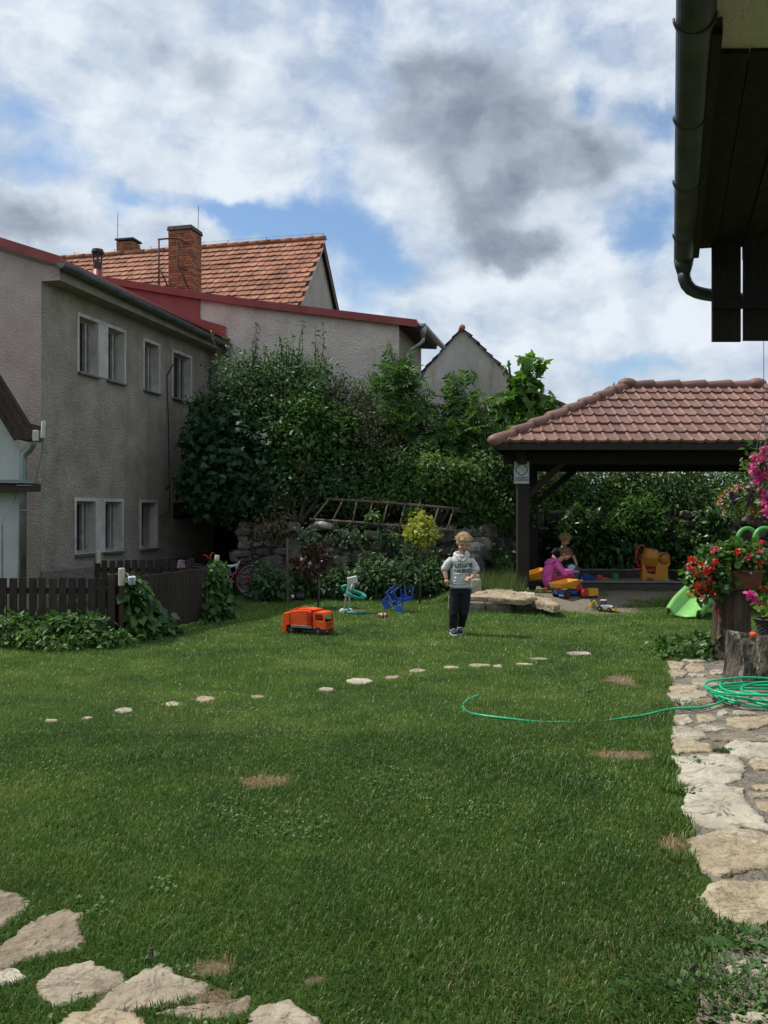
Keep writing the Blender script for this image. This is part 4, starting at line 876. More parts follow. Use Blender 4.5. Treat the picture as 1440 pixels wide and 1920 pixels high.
b = MB(); b.hexa([E(3.5, .14, ZE+.105), E(6.36, .14, ZE+.105), E(6.36, 2.45, ZE+.105), E(3.5, 2.45, ZE+.105), E(3.5, .14, ZE+.115), E(6.36, .14, ZE+.115), E(6.36, 2.45, ZE+.115), E(3.5, 2.45, ZE+.115)]); b.build('roof_boarding', m_dark_wood, ev)  # underlay sheet added to darken the gaps between the soffit boards
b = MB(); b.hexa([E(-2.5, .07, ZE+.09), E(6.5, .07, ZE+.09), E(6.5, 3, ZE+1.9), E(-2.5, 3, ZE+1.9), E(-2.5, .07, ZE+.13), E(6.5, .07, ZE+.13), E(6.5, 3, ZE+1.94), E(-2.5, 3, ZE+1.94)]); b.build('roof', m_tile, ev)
b = MB(); b.hexa([E(3.42, .15, ZE-.03), E(6.38, .15, ZE-.03), E(6.38, .19, ZE-.03), E(3.42, .19, ZE-.03), E(3.42, .15, ZE+.04), E(6.38, .15, ZE+.04), E(6.38, .19, ZE+.04), E(3.42, .19, ZE+.04)]); b.build('fascia', m_dark_wood, ev)
b = MB(); b.face([E(-2.5, 1.9, 0), E(4.6, 1.9, 0), E(4.6, 1.9, ZE+.06), E(-2.5, 1.9, ZE+.06)]); b.face([E(4.6, 1.9, 0), E(4.6, 5, 0), E(4.6, 5, ZE+1.2), E(4.6, 1.9, ZE+.06)]); b.build('cream_wall', M('cream_render', (.46, .42, .30), (.54, .50, .37), .95, 3, .6, 40), ev)
YB = 6.22; 
bd = MB()
for (x0, x1, yb) in ((1335, 1388, 641), (1393.5, 1446, 639), (1450, 1505, 640), (1509, 1566, 642)):
    zt_, zb = 3.78, EYE+(CY-yb)/F*YB; X0, X1 = (x0-CX)/F*YB, (x1-CX)/F*YB; bd.box(((X0+X1)/2, YB+.0, (zt_+zb)/2), (X1-X0, .024, zt_-zb))
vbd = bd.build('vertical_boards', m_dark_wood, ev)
b = MB(); zz = EYE+(CY-574)/F*YB; b.box(((1333+1570)/2/F*YB-CX/F*YB, YB-.03, zz), (237/F*YB, .03, .05)); b.build('batten', m_dark_wood, vbd)
b = MB(); zz = EYE+(CY-505)/F*YB; b.box((3.1, YB+.05, 3.62), (.95, .05, .34)); b.build('tie_beam', m_dark_wood, ev)

# ------------------------------------------------------------------ hipped gazebo with clay coloured roof
m_gtile = M('gazebo_tile', (.150, .073, .055), (.208, .105, .080), .55, 4, .25, 60, island=.24, spots=[((.095, .062, .048), 2.2, .60), ((.20, .13, .10), 9, .66)])
YE = 14.4; ZEV = EYE+(CY-829)/F*YE; XL = 1.86; DEP = 2.2; RISE = 1.25; XR0, XR1 = 4.70, 7.20; XRT = 9.6; YRD = YE+DEP
gz_ = thing('gazebo', 'open dark timber gazebo under a hipped reddish tile roof', 'gazebo', (5, 16.5, .2))
SHX = TN*DEP                                              # the plan is a skewed rectangle: its sides run along (TN, 1)
def roof_slope(corner_l, corner_r, top_l, top_r, wave_dir, name, parent, rows=7, tile=.205, res=6):
    """tiled slope between an eave and a ridge (or a hip point): pan and roll profile, stepped courses"""
    cl, cr, tl, tr = map(Vector, (corner_l, corner_r, top_l, top_r)); e = (cr-cl); le = e.length; u = e/le
    up0 = (tl-cl)-u*(tl-cl).dot(u); hgt = up0.length; w = up0/hgt; n = u.cross(w); n = n if n.z > 0 else -n
    kl = (tl-cl).dot(u)/hgt; kr = (tr-cr).dot(u)/hgt        # how the slanting sides run in with height
    b = MB(); step = tile/res; m = int(le/step)
    for r in range(rows):
        v0, v1 = hgt*r/rows, hgt*(r+1)/rows+.03
        xs = [i*step for i in range(m+1)]
        prev = None; dz_ = 0.0
        for ix, x in enumerate(xs):
            # clip the course against the two hips
            vl = x/kl if kl > 1e-6 else 1e9; vr = (x-le)/kr if kr < -1e-6 else 1e9
            vm = min(vl, vr, v1)
            if vm <= v0+.004: prev = None; continue
            ph = (x % tile)/tile; hh = .032*math.sin(math.pi*(ph/.36))**.8 if ph < .36 else .0
            f = (vm-v0)/(v1-v0); lift = .042*(1-f)
            p0 = cl+u*x+w*(v0-.012)+n*(.042+hh); p1 = cl+u*x+w*vm+n*(lift*.0+.006+hh*.9+.036*(1-f)); pb = cl+u*x+w*(v0-.012)+n*(-.004+hh*.55)
            k = len(b.v); o_ = n*dz_; b.v += [tuple(p0+o_), tuple(p1+o_), tuple(pb+o_)]
            if prev is not None: b.f += [(prev, k, k+1, prev+1), (prev+2, k+2, k, prev)]
            prev = k
            if ix % res == 0:                                 # the next tile starts here, a separate piece
                dz_ = random.uniform(-.004, .005); o_ = n*dz_; prev = len(b.v); b.v += [tuple(p0+o_), tuple(p1+o_), tuple(pb+o_)]
    return b.build(name, m_gtile, parent, smooth=False)
cFL = Vector((XL, YE, ZEV)); cFR = Vector((XRT, YE, ZEV)); bs = Vector((2*SHX, 2*DEP, 0)); cBL, cBR = cFL+bs, cFR+bs
rL = Vector((XR0, YRD, ZEV+RISE)); rR = Vector((XR1, YRD, ZEV+RISE))
roof_slope(cFL, cFR, rL, rR, None, 'front_roof_slope', gz_)
roof_slope(cBL, cFL, rL, rL, None, 'side_roof_slope', gz_)
roof_slope(cFR, cBR, rR, rR, None, 'side_roof_slope', gz_)
roof_slope(cBR, cBL, rR, rL, None, 'back_roof_slope', gz_)
b = MB()
def caps(b, p, q, n, r0=.125, r1=.095, lift=.025):
    for k in range(n):
        a = p.lerp(q, k/n); c = p.lerp(q, (k+1.12)/n); z = Vector((0, 0, lift))
        b.tube([a+z*1.3, a.lerp(c, .06)+z*1.3, a.lerp(c, .97)+z*.3, c+z*.2], [r0, r0, r1, r1*.96], 12, flat=.85)
for c_, r_ in ((cFL, rL), (cFR, rR), (cBL, rL), (cBR, rR)):
    b.ell(c_+Vector((0, 0, .03)), (.13, .13, .10)); caps(b, c_, r_, 8)
caps(b, rR, rL, 5, .125, .105)
for r_ in (rL, rR): b.ell(r_+Vector((0, 0, .055)), (.19, .17, .115), nu=12)
b.build('ridge_caps', m_gtile, gz_, smooth=True)
PZ = 2.46; off = .80
def inset(v, fx, fy): return Vector((v.x+fx+fy*TN, v.y+fy, 0))
pFL = Vector((2.455, 15.2, .28)); pBL = Vector((3.10, 18.0, .28)); pFR = Vector((9.0, 15.2, .28)); pBR = Vector((9.68, 18.0, .28))
for p in (pFL, pBL, pFR, pBR):
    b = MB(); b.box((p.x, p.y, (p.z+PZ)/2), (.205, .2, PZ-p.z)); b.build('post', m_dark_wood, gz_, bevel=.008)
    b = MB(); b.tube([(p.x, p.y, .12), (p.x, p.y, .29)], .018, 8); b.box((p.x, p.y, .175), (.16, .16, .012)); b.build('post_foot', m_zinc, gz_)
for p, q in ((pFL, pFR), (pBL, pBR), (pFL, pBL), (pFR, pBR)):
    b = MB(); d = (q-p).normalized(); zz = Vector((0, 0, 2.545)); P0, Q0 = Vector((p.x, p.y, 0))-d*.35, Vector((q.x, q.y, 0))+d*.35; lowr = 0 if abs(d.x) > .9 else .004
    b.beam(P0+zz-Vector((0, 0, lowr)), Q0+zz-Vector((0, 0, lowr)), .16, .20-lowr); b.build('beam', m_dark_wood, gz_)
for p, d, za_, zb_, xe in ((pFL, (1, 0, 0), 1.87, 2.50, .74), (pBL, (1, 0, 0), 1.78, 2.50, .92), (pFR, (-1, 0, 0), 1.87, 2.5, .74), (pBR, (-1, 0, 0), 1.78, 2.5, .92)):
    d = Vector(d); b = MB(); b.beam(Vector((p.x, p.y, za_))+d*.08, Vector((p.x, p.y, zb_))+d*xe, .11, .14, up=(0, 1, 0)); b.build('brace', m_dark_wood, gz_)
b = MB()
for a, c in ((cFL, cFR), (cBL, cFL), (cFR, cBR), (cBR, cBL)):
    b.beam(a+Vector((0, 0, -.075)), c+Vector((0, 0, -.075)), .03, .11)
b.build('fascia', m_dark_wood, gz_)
b = MB()
for (a, c, t0, t1) in ((cFL, cFR, rL, rR), (cBR, cBL, rR, rL)):
    for k in range(15):
        f = (k+.5)/15; e = a.lerp(c, f); x = min(max(e.x+(SHX if a is cFL else -SHX), min(t0.x, t1.x)), max(t0.x, t1.x)); q = Vector((x, YRD, ZEV+RISE)); b.beam(e+Vector((0, 0, -.06)), q+Vector((0, 0, -.12)), .07, .12)
for a, t in ((cFL, rL), (cBL, rL), (cFR, rR), (cBR, rR)): b.beam(a+Vector((0, 0, -.06)), t+Vector((0, 0, -.12)), .09, .14)
b.build('rafters', m_dark_wood, gz_)
b = MB(); dz = Vector((0, 0, -.022))
b.face([cFL+dz, cFR+dz, rR+dz, rL+dz]); b.face([cBR+dz, cBL+dz, rL+dz, rR+dz]); b.face([cBL+dz, cFL+dz, rL+dz]); b.face([cFR+dz, cBR+dz, rR+dz]); b.build('roof_boarding', m_dark_wood, gz_)

# the prohibition notice on the front post
def text_mesh(txt, size, bold=0.0, shear=0.0, extrude=.001):
    c = bpy.data.curves.new('lettering', 'FONT'); c.body = txt; c.size = size; c.align_x = 'CENTER'; c.offset = bold; c.shear = shear; c.extrude = extrude; c.resolution_u = 3
    o = bpy.data.objects.new('lettering', c); COL.objects.link(o); dg = bpy.context.evaluated_depsgraph_get(); me = bpy.data.meshes.new_from_object(o.evaluated_get(dg)); bpy.data.objects.remove(o); me.materials.clear(); return me
sg = thing('prohibition_sign', 'small white paper notice with a crossed circle on the front gazebo post', 'sign', P(978, 886, 15.08))
sc_ = P(978, 886, 15.085); sw, shh = .262, .385
b = MB(); b.box(sc_, (sw, .006, shh)); b.build('notice_sheet', M('notice_paper', (.50, .51, .55), (.58, .59, .62), .6), sg)
m_ink = M('grey_ink', (.10, .105, .13), (.14, .145, .17), .7)
b = MB(); y = sc_.y-.005; cz = sc_.z+.05
b.tube([(sc_.x+.095*math.cos(a), y, cz+.095*math.sin(a)) for a in np.linspace(0, 2*math.pi, 28, endpoint=False)], .0095, 6, closed=True)
b.beam((sc_.x-.066, y, cz+.066), (sc_.x+.066, y, cz-.066), .004, .017, up=(0, 1, 0))
for (x0, z0, x1, z1) in ((-.113, .168, .113, .168), (-.113, -.168, .113, -.168), (-.113, -.168, -.113, .168), (.113, -.168, .113, .168)): b.beam((sc_.x+x0, y, sc_.z+z0), (sc_.x+x1, y, sc_.z+z1), .003, .006, up=(0, 1, 0))
b.box((sc_.x+.045, y, cz+.035), (.024, .003, .018)); b.box((sc_.x-.045, y, cz-.045), (.02, .003, .024), rot=(0, .6, 0)); b.build('emblem', m_ink, sg)
for t, dz_, sz in (('KOUŘENÍ', -.105, .045), ('ZAKÁZÁNO', -.147, .045)):
    me = text_mesh(t, sz, .0012); o = finish('lettering', me, m_ink, sg); o.matrix_parent_inverse = Matrix.Identity(4); o.location = Vector((0, -.006, dz_)); o.rotation_euler = (R(90), 0, 0)

# ------------------------------------------------------------------ dry stone retaining wall and the bank behind it
WL = [Vector((-2.72, 16.35, 0)), Vector((1.9, 16.75, 0)), Vector((3.05, 19.3, 0)), Vector((14.0, 20.2, 0))]
m_rubble = M('rubble_stone', (.060, .053, .044), (.185, .172, .15), .92, 3.4, 1.0, 14, detail=8, island=.5, spots=[((.085, .065, .028), 1.5, .60), ((.27, .26, .24), 2.6, .64), ((.15, .075, .045), 1.1, .62)])
rw = thing('retaining_wall', 'mossy rubble stone retaining wall below the overgrown bank', 'stone wall', (-.4, 16.5, 0))
def rubble(b, a, c, z0, z1f, seed=0):
    """irregular field stones: lumpy angular boulders of mixed sizes bedded into the wall face"""
    d = (c-a); ln = d.length; d.normalize(); n = Vector((d.y, -d.x, 0)); r = random.Random(seed); placed = []
    for big in (1, .62, .36):
        for _ in range(int(ln*(60 if big == 1 else 130 if big > .5 else 240))):
            rx = r.uniform(.13, .27)*big; rz = rx*r.uniform(.38, .72); x = r.uniform(0, ln); z = r.uniform(z0, 1.75)
            if z+rz*.6 > z1f(x): continue
            if any(abs(x-px)/(rx+prx) < .88 and abs(z-pz)/(rz+prz) < .86 for px, pz, prx, prz in placed): continue
            placed.append((x, z, rx, rz)); c_ = a+d*x+Vector((0, 0, z)); k = len(b.v); m_ = MB(); m_.ell((0, 0, 0), (1, 1, 1), nu=8, nv=5); ti = r.uniform(-.22, .22); sq = r.uniform(.9, 1.25)
            for v in m_.v:
                p = [math.copysign(abs(q)**.62, q)+r.uniform(-.13, .13) for q in v]; u_, w_ = p[0]*rx*sq, p[2]*rz*sq
                b.v.append(tuple(c_+d*(u_*math.cos(ti)-w_*math.sin(ti))+Vector((0, 0, u_*math.sin(ti)+w_*math.cos(ti)))-n*p[1]*rx*.55*-1+n*r.uniform(-.01, .01)))
            b.f += [tuple(q+k for q in f) for f in m_.f]
b = MB()
rubble(b, WL[0], WL[1], -.05, lambda x: 1.36+.07*math.sin(x*2.1)-.12*(x > 3.6), 3); rubble(b, WL[1], WL[2], .05, lambda x: 1.3+.05*math.sin(x*3), 4); rubble(b, WL[2], WL[3], .05, lambda x: 1.62+.05*math.sin(x*2), 5)
rubble(b, WL[0]+Vector((-.05, 2.3, 0)), WL[0]+Vector((0, .12, 0)), -.05, lambda x: 1.36, 6)
b.build('stonework', m_rubble, rw)
b = MB()
for a, c, zc_ in zip(WL, WL[1:], (1.16, 1.2, 1.5)):
    d = (c-a).normalized(); n = Vector((-d.y, d.x, 0)); b.prism([a+n*.03+Vector((0, 0, -.1)), c+n*.03+Vector((0, 0, -.1)), c+n*.05+Vector((0, 0, zc_)), a+n*.05+Vector((0, 0, zc_))], n*.2)
b.build('wall_core', M('earthy_mortar', (.055, .045, .035), (.10, .085, .065), .95, 8, .8, 30), rw)
b = MB(); c = P(608, 984, 16.45); b.ell(c, (.19, .14, .085), rot=(.1, .25, .3), nu=9, nv=6); cs = b.build('loose_stone', M('rusty_white_stone', (.36, .33, .29), (.52, .50, .46), .9, 5, .8, 20, spots=[((.33, .19, .10), 3, .58)]), None)
tag(cs, 'rust and white boulder lying on top of the retaining wall by the ladder', 'boulder')
b = MB(); c = P(893, 1036, 16.3); b.ell(c, (.22, .18, .20), nu=10, nv=7); cs = b.build('boulder', M('dark_boulder', (.05, .05, .05), (.09, .09, .09), .9, 5, .8, 20), None); tag(cs, 'round dark grey boulder behind the boy near the wall', 'boulder')
b = MB(); c = P(893, 1078, 16.2); b.ell(Vector((c.x, c.y, .42)), (.17, .15, .48), nu=10, nv=8); o_ = b.build('boulder', bpy.data.materials['dark_boulder'], None); tag(o_, 'tall dark standing stone under the round boulder behind the boy', 'boulder')
# the bank: earth behind the wall
gxx = np.arange(-9, 16.01, .35); gyy = np.arange(16.5, 25.01, .35); BX, BY = np.meshgrid(gxx, gyy)
lo = np.where(BX < 1.9, 16.72+(BX+2.72)*.0866, np.where(BX < 3.05, 16.75+(BX-1.9)*2.217, 19.35+(BX-3.05)*.082))
BZ = 1.3+.10*vnoise(BX, BY, 1.9)+.22*np.clip(BY-lo, 0, 3)
k = (BY > lo+.02) & (BX > -2.5)
BZ = np.where(k, BZ, -.4)
keepcol = BX > -2.6
Vb = np.stack([BX, np.maximum(BY, lo+.04), BZ], -1); ii = np.arange(BX.size).reshape(BX.shape)
q = np.stack([ii[:-1, :-1], ii[:-1, 1:], ii[1:, 1:], ii[1:, :-1]], -1).reshape(-1, 4)
kq = (k.ravel()[q]).all(1); q = q[kq]
kind(mesh_np('bank', Vb.reshape(-1, 3), q, M('bank_earth', (.035, .03, .018), (.07, .06, .035), .95, 6, .8, 20), smooth=True), 'structure')
# the dark vaulted store between house and wall
va = thing('cellar_vault', 'black arched cellar opening under the bushes beside the grey house', 'cellar', (-3.9, 17.4, 0))
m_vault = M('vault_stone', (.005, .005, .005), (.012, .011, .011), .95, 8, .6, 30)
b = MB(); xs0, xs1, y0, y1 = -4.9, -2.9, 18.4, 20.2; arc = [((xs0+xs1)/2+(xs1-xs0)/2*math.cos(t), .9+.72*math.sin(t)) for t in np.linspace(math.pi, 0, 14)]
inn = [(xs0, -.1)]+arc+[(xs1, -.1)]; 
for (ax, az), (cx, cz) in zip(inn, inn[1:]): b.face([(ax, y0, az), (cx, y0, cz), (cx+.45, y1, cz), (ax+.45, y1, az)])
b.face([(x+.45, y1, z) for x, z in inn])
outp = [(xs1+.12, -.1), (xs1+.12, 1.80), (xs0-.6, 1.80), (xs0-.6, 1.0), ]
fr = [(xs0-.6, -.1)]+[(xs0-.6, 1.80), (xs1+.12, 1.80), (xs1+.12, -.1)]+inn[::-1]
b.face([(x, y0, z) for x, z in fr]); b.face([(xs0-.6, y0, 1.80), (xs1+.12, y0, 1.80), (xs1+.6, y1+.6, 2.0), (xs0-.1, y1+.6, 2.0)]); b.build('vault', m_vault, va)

# ------------------------------------------------------------------ ladder lying on the wall
ld = thing('wooden_ladder', 'weathered wooden ladder lying on the wall top among leaves', 'ladder', P(700, 985, 16.6))
m_ladder = M('weathered_wood', (.07, .052, .04), (.15, .118, .092), .85, 7, .5, 30, stretch=(1, 5, 5))
ra = [P(612, 936, 16.62), P(668, 939, 16.64), P(730, 943, 16.66), P(800, 949, 16.70), P(862, 955, 16.72)]; rb_ = [P(580, 974, 16.38), P(660, 979, 16.40), P(720, 984, 16.42), P(790, 992, 16.46), P(848, 995, 16.48)]
for r_ in (ra, rb_):
    b = MB(); b.tube(r_, .028, 7); b.build('rail', m_ladder, ld, smooth=True)
def onl(r_, f):
    f *= len(r_)-1; i = min(int(f), len(r_)-2); return r_[i].lerp(r_[i+1], f-i)
for k in range(9):
    f = .02+k*.117; b = MB(); b.tube([onl(ra, f), onl(rb_, f)], .019, 6); b.build('rung', m_ladder, ld, smooth=True)

# ------------------------------------------------------------------ picket fences
def fence(name, label, p0, p1, top0, top1, cap0=None, pick=.088, gap=.032, side=1, tall=.0):
    t = thing(name, label, 'fence', (p0+p1)/2)
    d = (p1-p0); ln = d.length; d.normalize(); n = Vector((d.y, -d.x, 0)); b = MB(); x = 0
    while x < ln-pick*.5:
        f = x/ln; tp = top0+(top1-top0)*f+random.uniform(-.008, .008); a = p0+d*x+n*.035; w = pick*random.uniform(.95, 1.05); ti = random.uniform(-.006, .006)
        z0 = .05+random.uniform(-.01, .015); q = [a, a+d*w, a+d*w+n*.02, a]
        q = [a, a+d*w, a+d*w+n*.02, a+n*.02]; b.hexa([p+Vector((0, 0, z0)) for p in q]+[p+d*ti+Vector((0, 0, tp)) for p in q]); x += pick+gap
    b.build('pickets', m_fence_wood, t)
    for f in (.24, .80):
        b = MB(); b.beam(p0+Vector((0, 0, f*top0)), p1+Vector((0, 0, f*top1)), .045, .075); b.build('rail', m_fence_wood, t)
    k = max(2, int(ln/1.9)+1)
    for i in range(k):
        q = p0.lerp(p1, (i+.02)/(k-1+.04)); b = MB(); b.box(q-n*.06+Vector((0, 0, .40)), (.075, .075, .86+tall)); b.build('post', m_fence_wood, t)
    return t
c0 = G(228, 1198); c0 = Vector((c0.x, 10.5, 0)); f1 = Vector((-9.0, 10.5, 0)); c1 = Vector((-2.46, 12.95, 0))
fence('picket_fence', 'dark brown picket fence with wide gaps at the left edge, parallel to the view', f1, c0, .805, .80)
fence('picket_fence', 'dark brown close boarded picket fence running back beside the lawn', c0+Vector((.06, .06, 0)), c1, .785, .79, pick=.085, gap=.012)
fence('picket_fence', 'short dark picket fence in front of the grey house wall', Vector((-4.78, 14.2, 0)), Vector((-3.2, 14.35, 0)), .80, .80, pick=.085, gap=.038)
m_cap = M('beige_plastic', (.40, .385, .30), (.46, .44, .35), .5, 3)
for (px, py0, py1, Y, w, lab, mt) in ((228, 1065, 1098, 10.44, .075, 'beige plastic jug hanging upside down on the fence corner post', m_cap), (407, 1041, 1062, 12.9, .07, 'white plastic tube on the fence post behind the leafy vine', m_white_paint), (184, 1033, 1056, 14.15, .08, 'dull beige plastic tube on the rear fence post by the house', m_cap)):
    a, c = P(px, py1, Y), P(px, py0, Y); r = w/2*1.05
    t = thing('post_cover', lab, 'post cover', a)
    b = MB(); b.lathe([(r, 0), (r*1.0, (c-a).z*.94), (r*.86, (c-a).z), (0, (c-a).z)], a, n=16); b.build('tube', mt, t, smooth=False, bevel=.003)
    if px == 228:
        b = MB(); b.tube([a+Vector((r*.9, 0, .06)), a+Vector((r+.035, 0, .05)), a+Vector((r+.05, 0, .09)), a+Vector((r+.035, 0, .14)), a+Vector((r*.9, 0, .155))], .009, 7); b.build('handle', mt, t, smooth=True)
        b = MB(); b.box(a+Vector((0, 0, -.35)), (.05, .05, .72)); b.build('stake', m_brown_wood, t)
t = thing('mug', 'white mug with a bluish picture hooked on the fence corner', 'mug', P(247, 1095, 10.4))
q = P(247.5, 1096, 10.4); b = MB(); b.lathe([(.0, 0), (.042, 0), (.044, .10), (.040, .10), (.039, .01), (0, .01)], q, n=18); b.build('cup', M('mug_glaze', (.50, .52, .55), (.6, .62, .64), .3), t, smooth=True)
b = MB(); b.tube([q+Vector((-.042, 0, .025)), q+Vector((-.072, 0, .035)), q+Vector((-.072, 0, .07)), q+Vector((-.042, 0, .082))], .006, 6); b.build('handle', bpy.data.materials['mug_glaze'], t, smooth=True)
b = MB(); n_ = 10; ar = [-2.3+1.7*i/n_ for i in range(n_+1)]; vs = [q+Vector((.0452*math.cos(a), .0452*math.sin(a), z)) for z in (.015, .085) for a in ar]; b.add(vs, [(i, i+1, n_+2+i, n_+1+i) for i in range(n_)]); b.build('picture', M('mug_print', (.10, .20, .30), (.30, .42, .5), .35, 30), t)
t = thing('bucket', 'purple plastic toy bucket upside down on the dark fence', 'toy bucket', P(340, 1063, 12.1)); q = P(340, 1064, 12.1)
b = MB(); b.lathe([(.062, 0), (.062, .012), (.055, .012), (.045, .10), (0, .10)], q, n=16); b.build('bucket_body', M('faded_purple', (.13, .075, .12), (.19, .12, .17), .5), t, smooth=False)
b = MB(); b.tube([q+Vector((.055*math.cos(a), -.03-.02*math.sin(a), .04+.075*math.sin(a))) for a in np.linspace(0, math.pi, 9)], .004, 5); b.build('handle', m_rust, t)

# ------------------------------------------------------------------ shrubs and trees
l_dark = LM('dark_glossy_leaf', [(.028, .068, .026), (.050, .105, .038), (.082, .145, .056)], .3, .5, spec=.3, patch=2.2)
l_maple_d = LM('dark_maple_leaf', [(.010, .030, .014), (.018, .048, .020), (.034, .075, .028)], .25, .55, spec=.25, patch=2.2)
l_mid = LM('mid_green_leaf', [(.028, .074, .016), (.046, .115, .022), (.075, .150, .032)], .35, .5, spec=.3)
l_ash = LM('ash_leaf', [(.032, .078, .020), (.055, .120, .028), (.085, .155, .042)], .38, .5, spec=.3)
l_elder = LM('elder_leaf', [(.036, .090, .022), (.070, .140, .032), (.13, .175, .055)], .35, .5, spec=.3, patch=2.4)
l_brown = LM('seed_head', [(.060, .042, .022), (.095, .070, .034), (.12, .10, .05)], .2, .7)
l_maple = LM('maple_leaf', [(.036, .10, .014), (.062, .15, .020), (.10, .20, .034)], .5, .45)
l_hedge = LM('bank_leaf', [(.032, .078, .020), (.058, .125, .030), (.11, .18, .048)], .3, .5, spec=.3, patch=2.6)
l_vine = LM('vine_leaf', [(.022, .062, .014), (.038, .098, .020), (.075, .15, .032)], .3, .45, spec=.35)
l_red = LM('dark_red_leaf', [(.016, .006, .008), (.030, .010, .012), (.055, .020, .022)], .3, .35)
l_yel = LM('lime_leaf', [(.20, .23, .03), (.30, .33, .045), (.42, .42, .07)], .35, .4)
def L_(px, py, Y, rx, ry, rz=None, dy=None):
    """lobe from a place in the photo: centre at depth Y, radii in photo pixels"""
    c = P(px, py, Y); s = Y/F; return (c.x, c.y, c.z, rx*s, (dy if dy else (rx+ry)/2*s*.8), ry*s)
def base_of(px, Y, z=1.35): return Vector(((px-CX)/F*Y, Y, z))
bush('broad_shrub', 'big dark small leaved shrub against the pink house wall, tallest on the bank', 'shrub', base_of(520, 18.2),
     [L_(455, 735, 18.1, 62, 62), L_(530, 715, 18.2, 70, 52), L_(590, 735, 18.1, 50, 60), L_(500, 800, 18, 95, 70), L_(420, 790, 17.9, 50, 60), L_(600, 820, 18, 70, 70)], 23000, .082, l_dark, m_bark, LEAF, shoots=26, sl_=.75)
bush('bright_shrub', 'brighter green leafy shrub in the middle of the bank thicket', 'shrub', base_of(590, 17.5),
     [L_(578, 790, 17.5, 50, 52), L_(610, 815, 17.4, 50, 48), L_(560, 835, 17.4, 60, 45)], 3600, .12, l_mid, m_bark, LEAF, shoots=7, sl_=.4, sper=16)
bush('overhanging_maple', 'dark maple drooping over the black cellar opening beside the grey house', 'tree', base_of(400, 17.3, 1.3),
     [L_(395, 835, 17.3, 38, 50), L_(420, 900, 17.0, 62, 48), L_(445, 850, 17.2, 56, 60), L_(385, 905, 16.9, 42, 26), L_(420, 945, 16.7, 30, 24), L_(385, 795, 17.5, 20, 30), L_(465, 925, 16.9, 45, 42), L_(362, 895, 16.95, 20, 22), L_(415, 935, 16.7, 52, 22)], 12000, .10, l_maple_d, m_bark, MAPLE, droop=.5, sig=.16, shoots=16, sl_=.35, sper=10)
bush('seeding_elder', 'dark elder with brownish seed heads above the left end of the ladder', 'shrub', base_of(560, 17.0),
     [L_(520, 895, 17.3, 60, 42), L_(570, 890, 17.3, 60, 50), L_(600, 925, 17.3, 70, 30, dy=.3), L_(500, 945, 16.95, 50, 34), L_(650, 890, 17.4, 60, 55)], 8500, .095, l_dark, m_bark, LEAF, shoots=8, sl_=.35)
t = thing('seed_head_cluster', 'withered brown seed heads standing over the dark elder', 'seed heads', base_of(500, 16.85, 2.0))
pos, out = crown_pts([L_(490, 905, 16.8, 34, 22), L_(575, 880, 16.85, 26, 14), L_(525, 930, 16.7, 22, 14)], 1500, 26, .3); leaves_from('crown', pos, out, .034, l_brown, t, LEAF)
b = MB(); limbs(b, base_of(520, 17, 1.5), [L_(490, 905, 16.8, 34, 22), L_(575, 880, 16.85, 26, 14), L_(525, 930, 16.7, 22, 14)], .014, 3, 5); b.build('stalks', m_bark, t)
bush('brown_topped_shrub', 'shrub with brown flowering tops right of the bright one', 'shrub', base_of(660, 17.6),
     [L_(648, 760, 17.7, 44, 46), L_(672, 800, 17.6, 46, 50), L_(690, 850, 17.5, 56, 50)], 5200, .07, LM('brown_green_leaf', [(.030, .040, .016), (.050, .060, .022), (.085, .075, .035)], .3, .5), m_bark, LEAF, shoots=8, sl_=.45)
bush('slender_ash', 'tall slender ash sapling in front of the zinc downpipe of the pink house', 'tree', base_of(752, 18.6),
     [L_(752, 690, 18.6, 22, 30), L_(757, 740, 18.6, 32, 42), L_(750, 800, 18.5, 44, 40), L_(775, 850, 18.3, 60, 46)], 620, .34, l_ash, m_bark, PINN, shoots=5, sl_=.55, sper=5, rtrunk=.03, per=5, inner=.2)
bush('young_ash', 'bushy ash left of the maple, in front of the stained gable', 'tree', base_of(868, 19),
     [L_(872, 755, 19, 28, 36), L_(868, 800, 19, 46, 42), L_(880, 850, 18.8, 64, 44), L_(850, 880, 18.6, 60, 40)], 1050, .32, l_ash, m_bark, PINN, shoots=5, sl_=.45, sper=5, rtrunk=.035, per=5, inner=.2)
bush('thin_sapling', 'thin sparse sapling between the two ashes', 'tree', base_of(805, 18.4), [L_(800, 790, 18.4, 22, 30), L_(815, 830, 18.3, 28, 30)], 90, .28, l_ash, m_bark, PINN, rtrunk=.018, per=4, inner=.3)
bush('leaning_sapling', 'small leafy sapling left of the slender ash, tips above the thicket', 'tree', base_of(700, 18.2), [L_(688, 735, 18.2, 16, 22), L_(705, 770, 18.1, 26, 30), L_(715, 810, 18.1, 34, 34)], 150, .28, l_ash, m_bark, PINN, rtrunk=.018, per=5, inner=.3)
bush('flowering_elder', 'sunlit elder with dull brown flower heads in front of the ashes', 'shrub', base_of(825, 17.3),
     [L_(822, 885, 17.3, 48, 34), L_(870, 905, 17.4, 44, 32), L_(770, 905, 17.5, 46, 30), L_(820, 920, 17.5, 80, 30, dy=.35), L_(778, 962, 16.55, 14, 12)], 6500, .105, l_elder, m_bark, LEAF, droop=.6, shoots=4, sl_=.25, sper=12)
